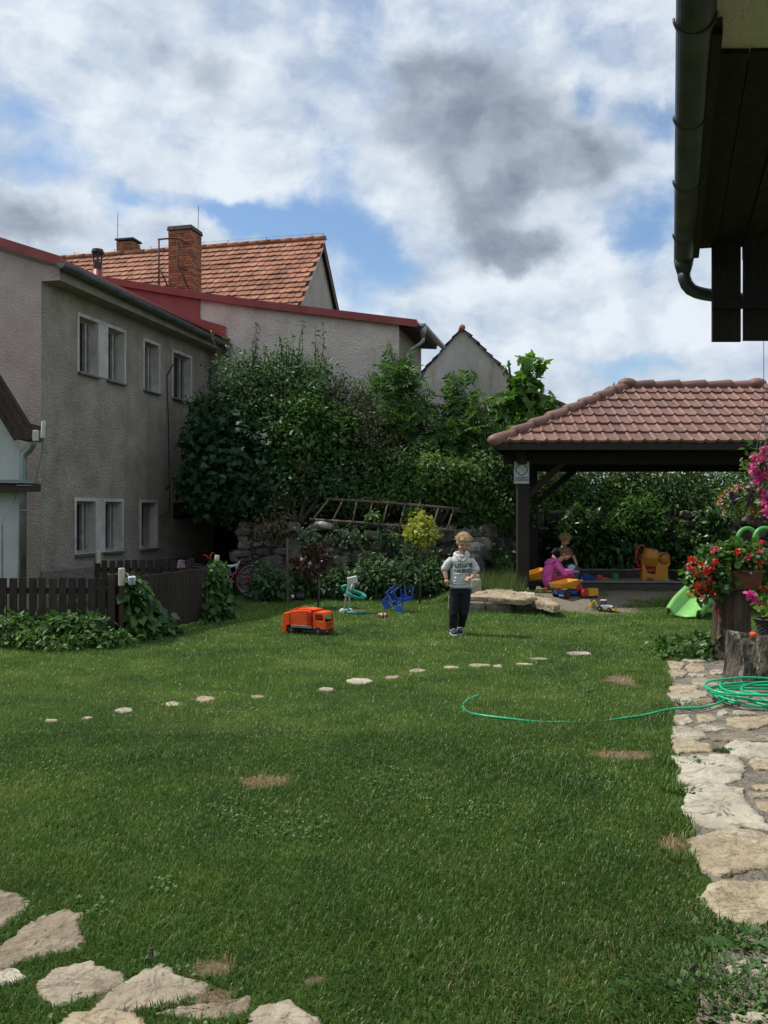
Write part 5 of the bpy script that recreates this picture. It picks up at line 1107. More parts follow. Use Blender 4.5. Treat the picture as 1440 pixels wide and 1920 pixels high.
bush('young_maple', 'bright green maple rising highest beside the gazebo roof', 'tree', base_of(985, 20.3, 1.4),
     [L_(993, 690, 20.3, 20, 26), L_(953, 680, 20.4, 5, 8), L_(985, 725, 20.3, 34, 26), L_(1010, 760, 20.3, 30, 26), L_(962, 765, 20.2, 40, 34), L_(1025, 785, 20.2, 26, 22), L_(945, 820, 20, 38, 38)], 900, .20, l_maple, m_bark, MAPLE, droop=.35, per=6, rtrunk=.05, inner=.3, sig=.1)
bush('treetop', 'small dark treetop just showing over the left hip of the gazebo roof', 'tree', base_of(1150, 26, 1.3), [L_(1150, 722, 26, 12, 10), L_(1150, 790, 26, 70, 46)], 700, .2, l_mid, m_bark, LEAF)
for (px, Y, lob, lab, n) in [
    (905, 18.2, [L_(915, 905, 18.2, 60, 60), L_(950, 950, 18.1, 50, 40), L_(900, 960, 17.6, 55, 26)], 'dense dark bush on the wall left of the gazebo posts', 6000),
    (720, 17.6, [L_(720, 890, 17.7, 60, 50), L_(700, 930, 17.45, 60, 26, dy=.3), L_(760, 930, 17.45, 50, 26, dy=.3), L_(700, 968, 16.45, 11, 12)], 'dark undergrowth bush right above the middle of the ladder', 5200),
    (1060, 20.8, [L_(1040, 905, 20.8, 56, 46), L_(1080, 940, 20.5, 60, 46), L_(1030, 980, 19.9, 40, 34)], 'bush framed by the gazebo braces', 5200),
    (1150, 20.9, [L_(1140, 895, 20.9, 60, 40), L_(1180, 930, 20.7, 64, 50), L_(1130, 960, 20.4, 50, 34)], 'bush with yellowish lit leaves behind the middle of the gazebo', 5600),
    (1260, 21, [L_(1250, 900, 21, 70, 48), L_(1290, 935, 20.8, 64, 46), L_(1220, 960, 20.5, 60, 30)], 'bush behind the gazebo right of the yellowish one', 5600),
    (1380, 21, [L_(1370, 905, 21, 70, 50), L_(1420, 940, 20.8, 60, 46), L_(1460, 900, 21, 70, 60)], 'bush behind the gazebo, partly covered by the hanging flowers', 5200),
    (640, 18.6, [L_(640, 880, 18.6, 90, 60), L_(540, 880, 18.6, 80, 50), L_(760, 870, 18.8, 70, 60)], 'dark inner thicket in the depth of the bank', 5000)]:
    bush('thicket_bush', lab, 'bush', base_of(px, Y, 1.35), lob, int(n*1.7), .092, l_elder if 'yellowish' in lab else l_hedge, m_bark, LEAF, droop=.45, group='bushes on the bank')
for (px, py, Y, rx, ry, lab, n) in [
    (503, 1092, 15.35, 28, 24, 'low bush hiding the rear wheel of the bicycle', 1300), (565, 1100, 16.0, 26, 16, 'low dark bush below the wall behind the reddish tree', 700), (640, 1090, 15.9, 40, 22, 'low bush behind the teal play stand', 1300),
    (705, 1082, 15.9, 40, 30, 'low bush behind the blue chairs, left of the lime tree', 1600), (775, 1082, 15.9, 36, 28, 'low bush at the foot of the lime tree', 1300), (830, 1082, 16.1, 34, 28, 'low bush left of the boy under the wall', 1100),
    (925, 1050, 17.0, 40, 34, 'low bush left of the gazebo posts behind tall grass', 1200)]:
    z = h1((px-CX)/F*Y, Y); q = base_of(px, Y, z); bush('wall_foot_bush', lab, 'bush', q, [L_(px, py, Y, rx, ry), L_(px-rx*.5, py+ry*.4, Y-.1, rx*.7, ry*.6), L_(px+rx*.5, py+ry*.4, Y-.1, rx*.7, ry*.6), L_(px-rx*.2, py-ry*.7, Y+.1, rx*.3, ry*.5)], int(n*.8), .10, l_dark, m_bark, LEAF, droop=.4, group='low bushes at the wall foot', rtrunk=.025, shoots=9, sl_=.32, sper=14, inner=.15, sig=.2)
for (px, py, Y, rx, ry, lab, n) in [
    (1085, 1020, 18.9, 46, 56, 'glossy bush behind the kneeling children', 2600), (1150, 1030, 18.9, 50, 44, 'glossy bush behind the sandbox, between children and toy mixer', 2600),
    (1195, 990, 19.2, 46, 50, 'bush with bright top leaves above the toy mixer', 1900), (1270, 1040, 19.3, 44, 40, 'dark bush behind the sandbox right of the toy mixer', 1500), (1330, 985, 19.6, 36, 34, 'sprawling bush on the dark wall near the hanging flowers', 900)]:
    q = base_of(px, Y, .2); bush('glossy_bush', lab, 'bush', q, [L_(px, py, Y, rx, ry), L_(px+rx*.4, py-ry*.4, Y, rx*.6, ry*.5)], n, .15, LM('glossy_leaf_'+str(px), [(.014, .042, .010), (.034, .085, .018), (.065, .130, .030)], .28, .34, spec=.45) if px == 1085 else (l_mid if px == 1195 else bpy.data.materials['glossy_leaf_1085']), m_bark, LEAF, droop=.5, group='bushes behind the sandbox', rtrunk=.03)
for (px, py, rx, ry, lab, n) in [(500, 985, 40, 16, 'dry creeping plants over the left end of the retaining wall', 700), (655, 1003, 34, 14, 'creeping plants on the wall below the middle of the ladder', 280), (730, 1012, 26, 20, 'creeping plants hanging down the wall left of the lime tree', 300), (575, 1010, 22, 18, 'creeping plants on the wall below the loose boulder', 380)]:
    q = base_of(px, 16.3, 1.1); bush('wall_creeper', lab, 'plant', q, [L_(px, py, 16.32, rx, ry, dy=.10), L_(px+rx*.6, py+ry*.8, 16.3, rx*.5, ry*.7, dy=.08)], n, .07, l_dark if px != 500 else l_brown, m_bark, LEAF, droop=.8, group='creeping plants on the retaining wall', rtrunk=.010, shoots=4, sl_=.2, sper=8, sig=.25)
# standard trees on the lawn edge
def standard(name, label, px, pyb, Y, pyc, r, mat, n, size, tm, stake=False, blob=None):
    p0 = Vector(((px-CX)/F*Y, Y, 0)); c = P(px+(4 if stake else 3), pyc, Y); t = thing(name, label, 'tree', p0)
    pos, out = crown_pts(blob or [(c.x, c.y, c.z, r, r, r*.95)], n, 5, .35, .12); leaves_from('crown', pos, out, size, mat, t, tm, droop=.35)
    b = MB(); b.tube([p0-Vector((0, 0, .05)), p0.lerp(c, .5)+Vector((.012, 0, 0)), c+Vector((0, 0, r*.3))], [.018, .015, .010], 7)
    for k in range(9): e = c+Vector(rdir(1)[0])*r*.8; b.tube([c, e], [.008, .003], 5)
    b.build('trunk', m_bark if not stake else m_ladder, t, smooth=True)
    if stake:
        s = p0+Vector((-.57, .6, 0)); b = MB(); b.tube([s, s+Vector((0, 0, 1.15))], .02, 6); b.build('stake', m_ladder, t)
standard('lime_globe_tree', 'small standard tree with a bright yellow green ball crown', 787, 1112, 14.9, 995, .225, l_yel, 1300, .060, MAPLE)
cx_ = P(592, 1045, 14.3)
standard('red_leaf_tree', 'small standard tree with sparse dark red leaves behind the orange truck', 596, 1140, 14.3, 1050, .3, l_red, 210, .095, BROAD, True,
         [(cx_.x, cx_.y, cx_.z, .30, .25, .20), (cx_.x-.30, cx_.y, cx_.z-.17, .17, .2, .17), (cx_.x+.15, cx_.y, cx_.z-.13, .25, .2, .16), (cx_.x-.08, cx_.y, cx_.z+.14, .10, .1, .10)])
# vines and plants at the fence
def creeper(name, label, path, n, size, mat, wid, tm=BROAD, nrm=(.95, -.25, .2)):
    """leaves hanging as a curtain: path = list of (top, bottom) points along the fence"""
    t = thing(name, label, 'climbing plant', path[len(path)//2][1])
    i = rng.integers(0, len(path)-1, n); f = rng.random(n); g = rng.random(n)
    A = np.array([p[0] for p in path]); B = np.array([p[1] for p in path])
    top = A[i]*(1-f)[:, None]+A[i+1]*f[:, None]; bot = B[i]*(1-f)[:, None]+B[i+1]*f[:, None]
    pos = top*(1-g)[:, None]+bot*g[:, None]+rng.normal(size=(n, 3))*np.array([.35, .35, .25])*wid
    o = norm(np.tile(np.array(nrm), (n, 1))+rdir(n)*.35)
    leaves_from('leaves', pos, o, size, mat, t, tm, droop=.9, outw=.35)
    b = MB()
    for k in range(len(path)): b.tube([path[k][1], (path[k][0]+path[k][1])/2+Vector((.02, -.02, 0)), path[k][0]], [.012, .009, .005], 5)
    b.build('stems', m_bark, t)
q = lambda f, o=.12: (c0.lerp(c1, f)+Vector((.95, -.28, 0)).normalized()*o)
creeper('climbing_bindweed', 'broad leaved creeper hanging over the fence corner below the mug', [(q(.03)+Vector((0, 0, .83)), q(.0, .25)), (q(.09)+Vector((0, 0, .78)), q(.12, .35)), (q(.18)+Vector((0, 0, .60)), q(.30, .33)), (q(.24)+Vector((0, 0, .35)), q(.40, .26))], 900, .115, l_vine, .10)
creeper('climbing_bindweed', 'bright topped leafy creeper covering the far end of the boarded fence', [(q(.80, .06)+Vector((0, 0, .74)), q(.72, .16)), (q(.88, .05)+Vector((0, 0, .88)), q(.84, .2)), (q(.97, .04)+Vector((0, 0, .86)), q(.95, .2)), (q(1.02, .02)+Vector((0, 0, .66)), q(1.03, .14))], 1300, .09, l_vine, .10)
for (px, py, rx, ry, Y, lab, n, mt) in [
    (30, 1182, 50, 24, 10.2, 'dark leafy plant at the foot of the fence, at the left frame edge', 520, l_hedge), (118, 1176, 32, 18, 10.15, 'bright leaved low shrub at the fence foot left of the corner', 330, l_mid),
    (168, 1170, 26, 22, 10.2, 'leafy shrub at the fence foot just left of the corner post', 300, l_hedge), (95, 1202, 70, 9, 9.9, 'low weeds in front of the bright leaved fence shrub', 300, l_hedge), (215, 1200, 34, 12, 10.1, 'grassy weeds below the fence corner', 240, l_hedge)]:
    bush('fence_plant', lab, 'plant', base_of(px, Y, 0), [L_(px, py, Y, rx, ry)], n, .082, mt, m_bark, BROAD if mt is l_mid else LEAF, droop=.2, group='plants along the fence foot', rtrunk=.012, per=6, leafname='leaves', stemname='stem')
# ground plants
p_ = G(1300, 1232); bush('ground_cover_plant', 'low dark green leafy patch at the far end of the path left of the log', 'plant', G(1305, 1234), [(p_.x, p_.y+.05, .06, .38, .32, .13), (p_.x+.25, p_.y+.1, .06, .28, .28, .15)], 1500, .06, l_vine, m_bark, BROAD, rtrunk=.006, leafname='leaves', stemname='stem', per=6)
def rosette(label, px, py, nl, ln, mat, rad=.0, tm=BROAD, up=.45, name='broad_leaved_weed'):
    g = G(px, py); t = thing(name, label, 'weed', g); a = rng.uniform(0, 2*math.pi, nl); u = up*(.5+rng.random(nl))
    o = np.stack([np.cos(a), np.sin(a), u], -1); pos = np.array(g)+np.stack([np.cos(a), np.sin(a), np.zeros(nl)+.3], -1)*(rad*rng.random(nl)[:, None]**.6)*np.array([1, .6, .25])
    V_, T_ = scatter(tm, pos, norm(o), norm(np.stack([-np.cos(a)*.5, -np.sin(a)*.5, np.ones(nl)], -1)+rdir(nl)*.55), ln*(.5+.9*rng.random(nl))); mesh_np('leaves', V_, T_, mat, t)
    b = MB(); b.tube([g, g+Vector((0, 0, .04))], .006, 5); b.build('stem', m_bark, t)
l_weed = LM('weed_leaf', [(.04, .095, .03), (.065, .135, .045), (.11, .18, .075)], .3, .55, spec=.25)
rosette('big lobed grey green weed leaning over the pale stones, the largest near the corner', 1395, 1795, 14, .07, l_weed, .09, MAPLE, .3)
rosette('clump of serrated weeds at the near edge of the path left of the largest weed', 1340, 1760, 260, .027, l_weed, .20, LEAF, 1.2)
rosette('low weeds between grass and the near corner stone', 1300, 1830, 420, .022, l_weed, .28, LEAF, 1.2)
rosette('low weeds at the bottom edge left of the corner stone', 1310, 1895, 420, .022, l_vine, .30, BROAD, .9)
rosette('weeds right of the big lobed weed at the frame edge', 1425, 1770, 240, .026, l_vine, .18, LEAF, 1.2)
rosette('dense small weeds at the bottom right corner', 1400, 1870, 520, .024, l_weed, .30, LEAF, 1.2)
rosette('tuft of green in the joint beside the whitish flagstone', 1355, 1412, 160, .028, l_vine, .06, LEAF, 1.2)
rosette('weeds fringing the grass edge behind the hose tail', 1275, 1328, 260, .030, l_vine, .24, LEAF, .9)
rosette('weed strip at the grass edge in front of the hose tail', 1268, 1430, 220, .028, l_vine, .14, LEAF, .9)
rosette('tall weeds at the grass edge beside the round white flagstone', 1275, 1490, 200, .036, l_vine, .10, LEAF, 1.3)
rosette('pale seedling in the lawn near the lower left stones', 285, 1798, 9, .035, l_weed, .02)
t = thing('tall_grass_clump', 'clump of tall seeding grass on the terrace left of the gazebo post', 'grass clump', (1.75, 15.3, .2))
n = 2600; x = rng.uniform(1.35, 2.45, n); y = rng.uniform(14.65, 16.5, n); hh = rng.uniform(.12, .42, n); a = rng.uniform(0, 6.28, n); le = rng.random(n)*.5
b0 = np.stack([x, y, H(x, y)], -1); w = np.stack([-np.sin(a), np.cos(a), a*0], -1)*.005; dd = np.stack([np.cos(a), np.sin(a), a*0], -1)
v = np.stack([b0-w, b0+w, b0+dd*(hh*le)[:, None]+np.array([0, 0, 1.])*hh[:, None]], 1).reshape(-1, 3); mesh_np('blades', v, np.arange(n*3).reshape(-1, 3), LM('tall_grass_blade', [(.05, .095, .025), (.08, .13, .035), (.15, .16, .06)], .35, .5), t)

# ------------------------------------------------------------------ terrace edge below the gazebo
te = thing('stone_terrace_edge', 'low terrace edge of pale slabs on darker blocks in front of the gazebo post', 'stone step', G(930, 1150))
def slab(poly, z1, th, tilt=(0, 0), nm='slab', mat=m_flag_warm, smooth=True):
    pts = [G(px, py, z1) for px, py in poly]; c = sum(pts, Vector())/len(pts); ring = []
    for p, q_ in zip(pts, pts[1:]+pts[:1]):
        for i in range(5): r_ = p.lerp(q_, i/5); ring.append(r_+Vector((random.gauss(0, .012), random.gauss(0, .012), 0)))
    n = len(ring); vs = []; fs = []
    for (s, z) in ((.97, -th), (1.0, -th*.45), (1.0, -.018), (.95, 0), (.6, .006), (.25, .006)):
        for r_ in ring:
            p = c+(r_-c)*s; vs.append((p.x, p.y, z1+z+(p.x-c.x)*tilt[0]+(p.y-c.y)*tilt[1]+random.gauss(0, .006)))
    for k in range(5): fs += [(k*n+i, k*n+(i+1) % n, (k+1)*n+(i+1) % n, (k+1)*n+i) for i in range(n)]
    fs.append(tuple(5*n+i for i in range(n))); b = MB(); b.add(vs, fs); b.build(nm, mat, te, smooth=False)
slab([(878, 1117), (890, 1110), (905, 1105), (935, 1102), (960, 1105), (972, 1110), (930, 1118.5)], .262, .10)
slab([(915, 1119), (955, 1110), (1002, 1111), (1006, 1119), (985, 1122)], .257, .10)
slab([(978, 1122), (1004, 1116), (1030, 1121), (1050, 1131), (1040, 1134), (1000, 1126)], .20, .12, (-.06, 0))
slab([(958, 1113), (968, 1110), (1000, 1110), (1002, 1114)], .275, .03, nm='post_slab', mat=m_flag_grey)
m_block = M('terrace_block', (.095, .08, .06), (.21, .185, .145), .92, 5, 1.0, 18, spots=[((.05, .042, .03), 4, .6)])
for (x0, x1, z0, z1, yy) in ((1.03, 1.19, -.02, .12, 13.62), (1.04, 1.21, .12, .25, 13.66), (1.21, 1.60, -.02, .175, 13.56), (1.61, 2.02, -.02, .172, 13.57), (2.01, 2.5, -.02, .115, 13.66)):
    b = MB(); j = lambda: random.uniform(-.015, .015)
    b.hexa([Vector((x0+j(), yy+j(), z0)), Vector((x1+j(), yy+j(), z0)), Vector((x1, yy+.3, z0)), Vector((x0, yy+.3, z0)), Vector((x0+j(), yy+j(), z1+j()*.5)), Vector((x1+j(), yy+j(), z1+j()*.5)), Vector((x1, yy+.3, z1)), Vector((x0, yy+.3, z1))]); b.build('block', m_block, te, bevel=.02)
b = MB(); b.hexa([Vector((1.1, 13.9, 0)), Vector((2.6, 13.95, 0)), Vector((2.6, 14.9, 0)), Vector((1.25, 14.9, 0)), Vector((1.1, 13.9, .19)), Vector((2.6, 13.95, .12)), Vector((2.6, 14.9, .15)), Vector((1.25, 14.9, .16))]); b.build('fill', bpy.data.materials['path_mortar'], te)
for (px, py0, py1, w) in ((890, 1112, 1085, 20), (888, 1088, 1076, 18)):
    Y = 14.75+.2*(py1 < 1080); c = P(px, (py0+py1)/2, Y); s = Y/F; b = MB(); b.box(c, (w*s, .3, (py0-py1)*s), rot=(0, 0, .2), tap=(.9, .9)); b.build('pale_block', m_flag, te, bevel=.025)

# ------------------------------------------------------------------ plastics
def PL(name, col, rough=.42): return M(name, tuple(c*.88 for c in col), tuple(min(1, c*1.06) for c in col), rough, 7, .15, 40, spec=.45)
pl_orange = PL('orange_plastic', (.78, .085, .008)); pl_teal = PL('teal_plastic', (.035, .30, .235)); pl_white = PL('offwhite_plastic', (.56, .56, .51)); pl_blue = PL('blue_plastic', (.008, .045, .26))
pl_yellow = PL('yellow_plastic', (.62, .30, .018)); pl_red = PL('red_plastic', (.42, .022, .02)); pl_green = PL('green_plastic', (.020, .22, .07)); pl_lime = PL('lime_plastic', (.20, .46, .125)); pl_ltblue = PL('light_blue_plastic', (.02, .12, .42))
pl_grey = PL('grey_plastic', (.16, .18, .18)); pl_mix = PL('ochre_plastic', (.46, .185, .018))
pl_rubber = M('rubber', (.012, .012, .013), (.02, .02, .021), .8, 9)
def wheel(parent, c, r, w, rimmat, axis='y', name='wheel'):
    rot = (R(90), 0, 0) if axis == 'y' else (0, R(90), 0)
    b = MB(); b.lathe([(r*.55, -w/2), (r*.94, -w/2), (r, -w*.3), (r, w*.3), (r*.94, w/2), (r*.55, w/2)], c, rot, 22); o = b.build(name, pl_rubber, parent, smooth=False)
    b = MB(); b.lathe([(r*.56, -w*.42), (r*.56, w*.42), (r*.30, w*.46), (r*.22, w*.52), (0, w*.52)], c, rot, 16); b.lathe([(r*.56, -w*.42), (r*.3, -w*.46), (r*.2, -w*.52), (0, -w*.52)], c, rot, 16); b.build('rim', rimmat, o); return o

# ------------------------------------------------------------------ orange toy refuse truck
g = onground(578, 1188); tr = thing('toy_refuse_truck', 'big orange toy refuse truck parked on the lawn', 'toy truck', g, world=False, rotz=R(-24))
W2_ = .125
b = MB(); sec = [(-.205, .115), (-.205, .285), (-.16, .30), (-.05, .318), (.06, .322), (.105, .31), (.105, .115)]; b.prism([(x, -W2_, z) for x, z in sec], (0, 2*W2_, 0)); b.build('container', pl_orange, tr, bevel=.007)
b = MB(); sec = [(-.315, .02), (-.315, .215), (-.30, .275), (-.21, .287), (-.21, .12), (-.255, .11), (-.262, .02)]; b.prism([(x, -W2_-.008, z) for x, z in sec], (0, 2*W2_+.016, 0)); b.build('rear_hopper', pl_orange, tr, bevel=.008)
b = MB(); b.beam((-.235, -.085, .285), (-.10, -.085, .345), .022, .022); b.beam((-.235, .085, .285), (-.10, .085, .345), .022, .022); b.prism([(-.12, -.10, .325), (.02, -.10, .345), (.10, -.10, .335), (.16, -.10, .335), (.16, -.10, .318), (.0, -.10, .318)], (0, .2, 0)); b.build('loading_arm', pl_orange, tr, bevel=.004)
b = MB(); b.box((.075, -W2_-.002, .215), (.055, .012, .17)); 
for k in range(5): b.box((.075, -W2_-.010, .15+k*.033), (.05, .008, .008))
b.build('ladder_panel', PL('red_orange_plastic', (.48, .035, .02)), tr)
b = MB()
for y in (-W2_-.006, W2_+.006):
    b.box((-.03, y, .105), (.31, .012, .034))
    for k in range(8): b.box((-.17+k*.04, y*1.03, .105), (.012, .008, .03))
b.build('side_guard', pl_grey, tr, bevel=.003)
b = MB(); b.box((.03, 0, .07), (.56, .15, .05)); b.prism([(.175, -W2_, .05), (.175, -W2_, .10), (.315, -W2_, .082), (.325, -W2_, .035), (.27, -W2_, .035), (.26, -W2_, .06), (.24, -W2_, .075), (.2, -W2_, .075)], (0, 2*W2_, 0)); b.build('chassis', pl_rubber, tr, bevel=.004)
# cab as walls with real window openings
b = MB(); x0, x1, xt = .135, .315, .30; z0, z1, zt = .085, .195, .30; t = .012
for y in (-W2_, W2_-t):
    b.prism([(x0, y, z0), (x1, y, z0), (x1, y, z1), (x0, y, z1)], (0, t, 0)); b.prism([(x0, y, z1), (x0+.035, y, z1), (x0+.04, y, zt-.03), (x0, y, zt-.03)], (0, t, 0)); b.prism([(x1-.03, y, z1), (x1, y, z1), (xt, y, zt-.03), (xt-.025, y, zt-.03)], (0, t, 0))
b.prism([(x0, -W2_, zt-.03), (xt, -W2_, zt-.03), (xt-.02, -W2_, zt), (x0+.03, -W2_, zt+.005), (x0, -W2_, zt-.01)], (0, 2*W2_, 0))
b.prism([(x1, -W2_+t, z0), (x1, W2_-t, z0), (x1, W2_-t, z1-.02), (x1, -W2_+t, z1-.02)], (-t, 0, 0)); b.prism([(x0, -W2_+t, z0), (x0, W2_-t, z0), (x0, W2_-t, zt-.03), (x0, -W2_+t, zt-.03)], (t, 0, 0))
b.build('cab', pl_orange, tr, bevel=.004)
b = MB(); 
for z in (.118, .140, .160): b.box((x1+.001, 0, z), (.006, .16, .008))
b.box((.235, -.05, .17), (.09, .07, .06)); b.box((.235, .05, .17), (.09, .07, .06)); b.build('grille', pl_rubber, tr)
for x in (-.185, .21):
    for y in (-.105, .105): wheel(tr, (x, y, .056), .056, .045, pl_grey)
for y in (-.09, .09):
    b = MB(); b.box((.322, y, .062), (.01, .035, .022)); b.build('headlight', pl_orange, tr)

# ------------------------------------------------------------------ teal and white play stand
g = onground(672, 1150); st = thing('play_stand', 'white and teal plastic play stand with an oval tray on the lawn', 'toy', g)
Yk = g.y; u = lambda px, py, dy=0: P(px, py, Yk+dy)
b = MB(); c = u(668, 1147); b.lathe([(.0, 0), (.155, 0), (.165, .012), (.16, .028), (.145, .032), (.0, .03)], Vector((c.x, Yk, h1(c.x, Yk)+.008)), n=28, sy=.8); b.ell(u(651, 1145), (.055, .05, .04)); b.build('base', pl_teal, st, smooth=False, bevel=.004)
b = MB(); b.lathe([(0, 0), (.12, 0), (.12, .004), (0, .004)], Vector((c.x+.02, Yk, h1(c.x, Yk)+.042)), n=24, sy=.75); b.build('base_mat', PL('taupe_plastic', (.30, .25, .19)), st)
b = MB()
for dx, dy in ((0, 0), (7, .07)):
    b.tube([u(645.5+dx, 1141, dy), u(651+dx, 1105, dy), u(655+dx, 1092, dy)], .016, 10); b.tube([u(654+dx, 1106, dy), u(656.5+dx, 1095, dy), u(658+dx, 1090, dy)], .019, 10)
b.lathe([(.0, -.02), (.04, -.02), (.045, 0), (.04, .02), (0, .02)], u(650, 1116), (0, .12, 0), n=16); b.build('poles', pl_white, st, smooth=True)
for dx, dy in ((0, -.02), (15, .14)):
    b = MB(); b.ell(u(642+dx, 1146.5, dy), (.05, .035, .05), nu=16, nv=10); b.build('wheel', pl_white, st, smooth=True)
b = MB(); b.lathe([(0, -.04), (.014, -.04), (.014, .0)], u(639, 1147, -.02), (R(90), 0, .3), 10); b.build('hub', pl_grey, st)
# oval tray ring, tilted
ca, cb_ = u(650, 1107), u(686, 1121); cen = (ca+cb_)/2; ax = (cb_-ca)/2; ay = Vector((.05, .13, .02))
b = MB(); pts = [cen+ax*math.cos(a)+ay*math.sin(a) for a in np.linspace(0, 2*math.pi, 26, endpoint=False)]
vs = []; n = len(pts); nz = ax.cross(ay).normalized(); nz = nz if nz.z > 0 else -nz
for p in pts:
    r_ = (p-cen); vs += [p+nz*.018, p-nz*.022, cen+r_*.72-nz*.03, cen+r_*.74+nz*.012]
fs = [(4*i+j, 4*((i+1) % n)+j, 4*((i+1) % n)+(j+1) % 4, 4*i+(j+1) % 4) for i in range(n) for j in range(4)]
b.add(vs, fs); b.prism([cen+ax*.5+ay*.75-nz*.03, cen+ax*.62+ay*.62-nz*.03, cen+ax*.62-ay*.62-nz*.03, cen+ax*.5-ay*.75-nz*.03], nz*.04); b.build('tray_ring', pl_teal, st, bevel=.006)
b = MB(); b.tube([u(653, 1098), u(648, 1098), u(641, 1100), u(642.5, 1105), u(646, 1107.5)], [.02, .022, .024, .022, .02], 10); b.build('handle', pl_teal, st, smooth=True)
b = MB(); bc = (u(650.5, 1082)+u(671, 1093.5))/2; b.box(bc, (.165, .05, .115), rot=(.12, -.16, .45)); bo_ = b.build('board', pl_white, st, bevel=.014, seg=3)
b = MB(); 
for k in range(4): b.box(u(663+k*1.8, 1120+k*.7, -.06), (.008, .006, .028))
b.build('teeth', pl_white, st)

# ------------------------------------------------------------------ toppled blue chairs
def chair_mesh(parent):
    b = MB(); b.prism([(-.15, -.14, .29), (.15, -.14, .29), (.16, .14, .285), (-.16, .14, .285)], (0, 0, .018)); b.build('seat', pl_blue, parent, bevel=.006)
    b = MB(); b.prism([(-.15, .135, .40), (.15, .135, .40), (.13, .175, .54), (.10, .182, .56), (-.10, .182, .56), (-.13, .175, .54)], (0, .014, .004)); b.prism([(-.15, .135, .29), (-.115, .135, .29), (-.115, .137, .41), (-.15, .137, .41)], (0, .016, 0)); b.prism([(.115, .135, .29), (.15, .135, .29), (.15, .137, .41), (.115, .137, .41)], (0, .016, 0)); b.build('backrest', pl_blue, parent, bevel=.005)
    for sx in (-1, 1):
        for sy in (-1, 1):
            b = MB(); b.hexa([Vector((sx*.175+dx*.014, sy*.165+dy*.014, 0)) for dx, dy in ((-1, -1), (1, -1), (1, 1), (-1, 1))]+[Vector((sx*.135+dx*.024, sy*.125+dy*.024, .30)) for dx, dy in ((-1, -1), (1, -1), (1, 1), (-1, 1))]); b.build('leg', pl_blue, parent, bevel=.004)
    b = MB(); b.beam((-.14, -.13, .265), (.14, -.13, .265), .015, .045); b.beam((-.14, .13, .265), (.14, .13, .265), .015, .045); b.beam((-.135, -.13, .265), (-.135, .13, .265), .015, .045); b.beam((.135, -.13, .265), (.135, .13, .265), .015, .045); b.build('apron', pl_blue, parent)
def chair(label, px, py, dx, dy, legs, back):
    g = onground(px, py); zl = -Vector(legs).normalized(); yl = Vector(back); yl = (yl-zl*yl.dot(zl)).normalized(); xl = yl.cross(zl); r = Matrix((xl, yl, zl)).transposed()
    t = thing('child_chair', label, 'chair', g, 'toppled blue chairs', world=False); t.rotation_euler = r.to_euler(); t.scale = (.70,)*3; chair_mesh(t)
    lo = min((r @ v.co).z*.70 for c in t.children for v in c.data.vertices); t.location = (g.x+dx, g.y+dy, g.z-lo-.01); return t
chair('blue plastic child chair tipped upside down nearer the play stand, back on the grass', 739, 1149, .14, .05, (-.10, -.1, .9), (-.75, -.45, -.3))
chair('blue plastic child chair fallen over, legs pointing right, behind the upside down one', 752, 1147, .0, .14, (.80, -.12, .52), (-.2, .75, -.45))
g = onground(720, 1159); t = thing('toy_can', 'small red and white toy bottle lying on the grass before the blue chairs', 'toy', g); q = g+Vector((0, 0, .045))
b = MB(); b.lathe([(.0, -.085), (.022, -.085), (.03, -.07), (.03, .05), (.02, .065), (.0, .065)], q, (0, R(90), .15), 14); b.build('body', pl_red, t, smooth=False); b = MB(); b.lathe([(.0315, -.06), (.0315, -.03)], q, (0, R(90), .15), 14); b.lathe([(.0315, .0), (.0315, .02)], q, (0, R(90), .15), 14); b.ell(q+Vector((-.06, 0, .012)), (.028, .025, .02)); b.build('label_band', pl_white, t)
# garden lamp like cylinder with a cable by the wall
g = onground(552, 1127); t = thing('garden_pump', 'black and silver cylindrical garden pump lying at the lawn edge', 'garden pump', g); q = g+Vector((0, .0, .07))
b = MB(); b.lathe([(.0, .01), (.058, .01), (.068, .05), (.068, .15), (.05, .185), (.0, .19)], q, (0, R(90), .15), 18); b.ell(q+Vector((.10, 0, .05)), (.04, .035, .03)); b.build('motor', m_black, t, smooth=True)
b = MB(); b.lathe([(.0, -.14), (.04, -.14), (.05, -.13), (.05, .02)], q, (0, R(90), .15), 18); b.build('barrel', m_steel, t, smooth=True)
b = MB(); b.lathe([(.0, -.24), (.014, -.24), (.02, -.15), (.03, -.14)], q-Vector((0, 0, .02)), (0, R(90), .15), 10); b.build('nozzle', PL('yellow_green_plastic', (.40, .5, .06)), t)
b = MB(); b.tube([q+Vector((-.23, 0, -.03)), q+Vector((-.34, .02, -.055)), q+Vector((-.45, -.02, -.05)), q+Vector((-.54, 0, .0)), q+Vector((-.48, .05, .05)), q+Vector((-.36, .07, .03)), q+Vector((-.3, .06, .1)), q+Vector((-.15, .1, .14)), q+Vector((-.1, .12, .05))], .009, 6); b.build('cable', PL('orange_cable', (.35, .12, .02)), t, smooth=True)

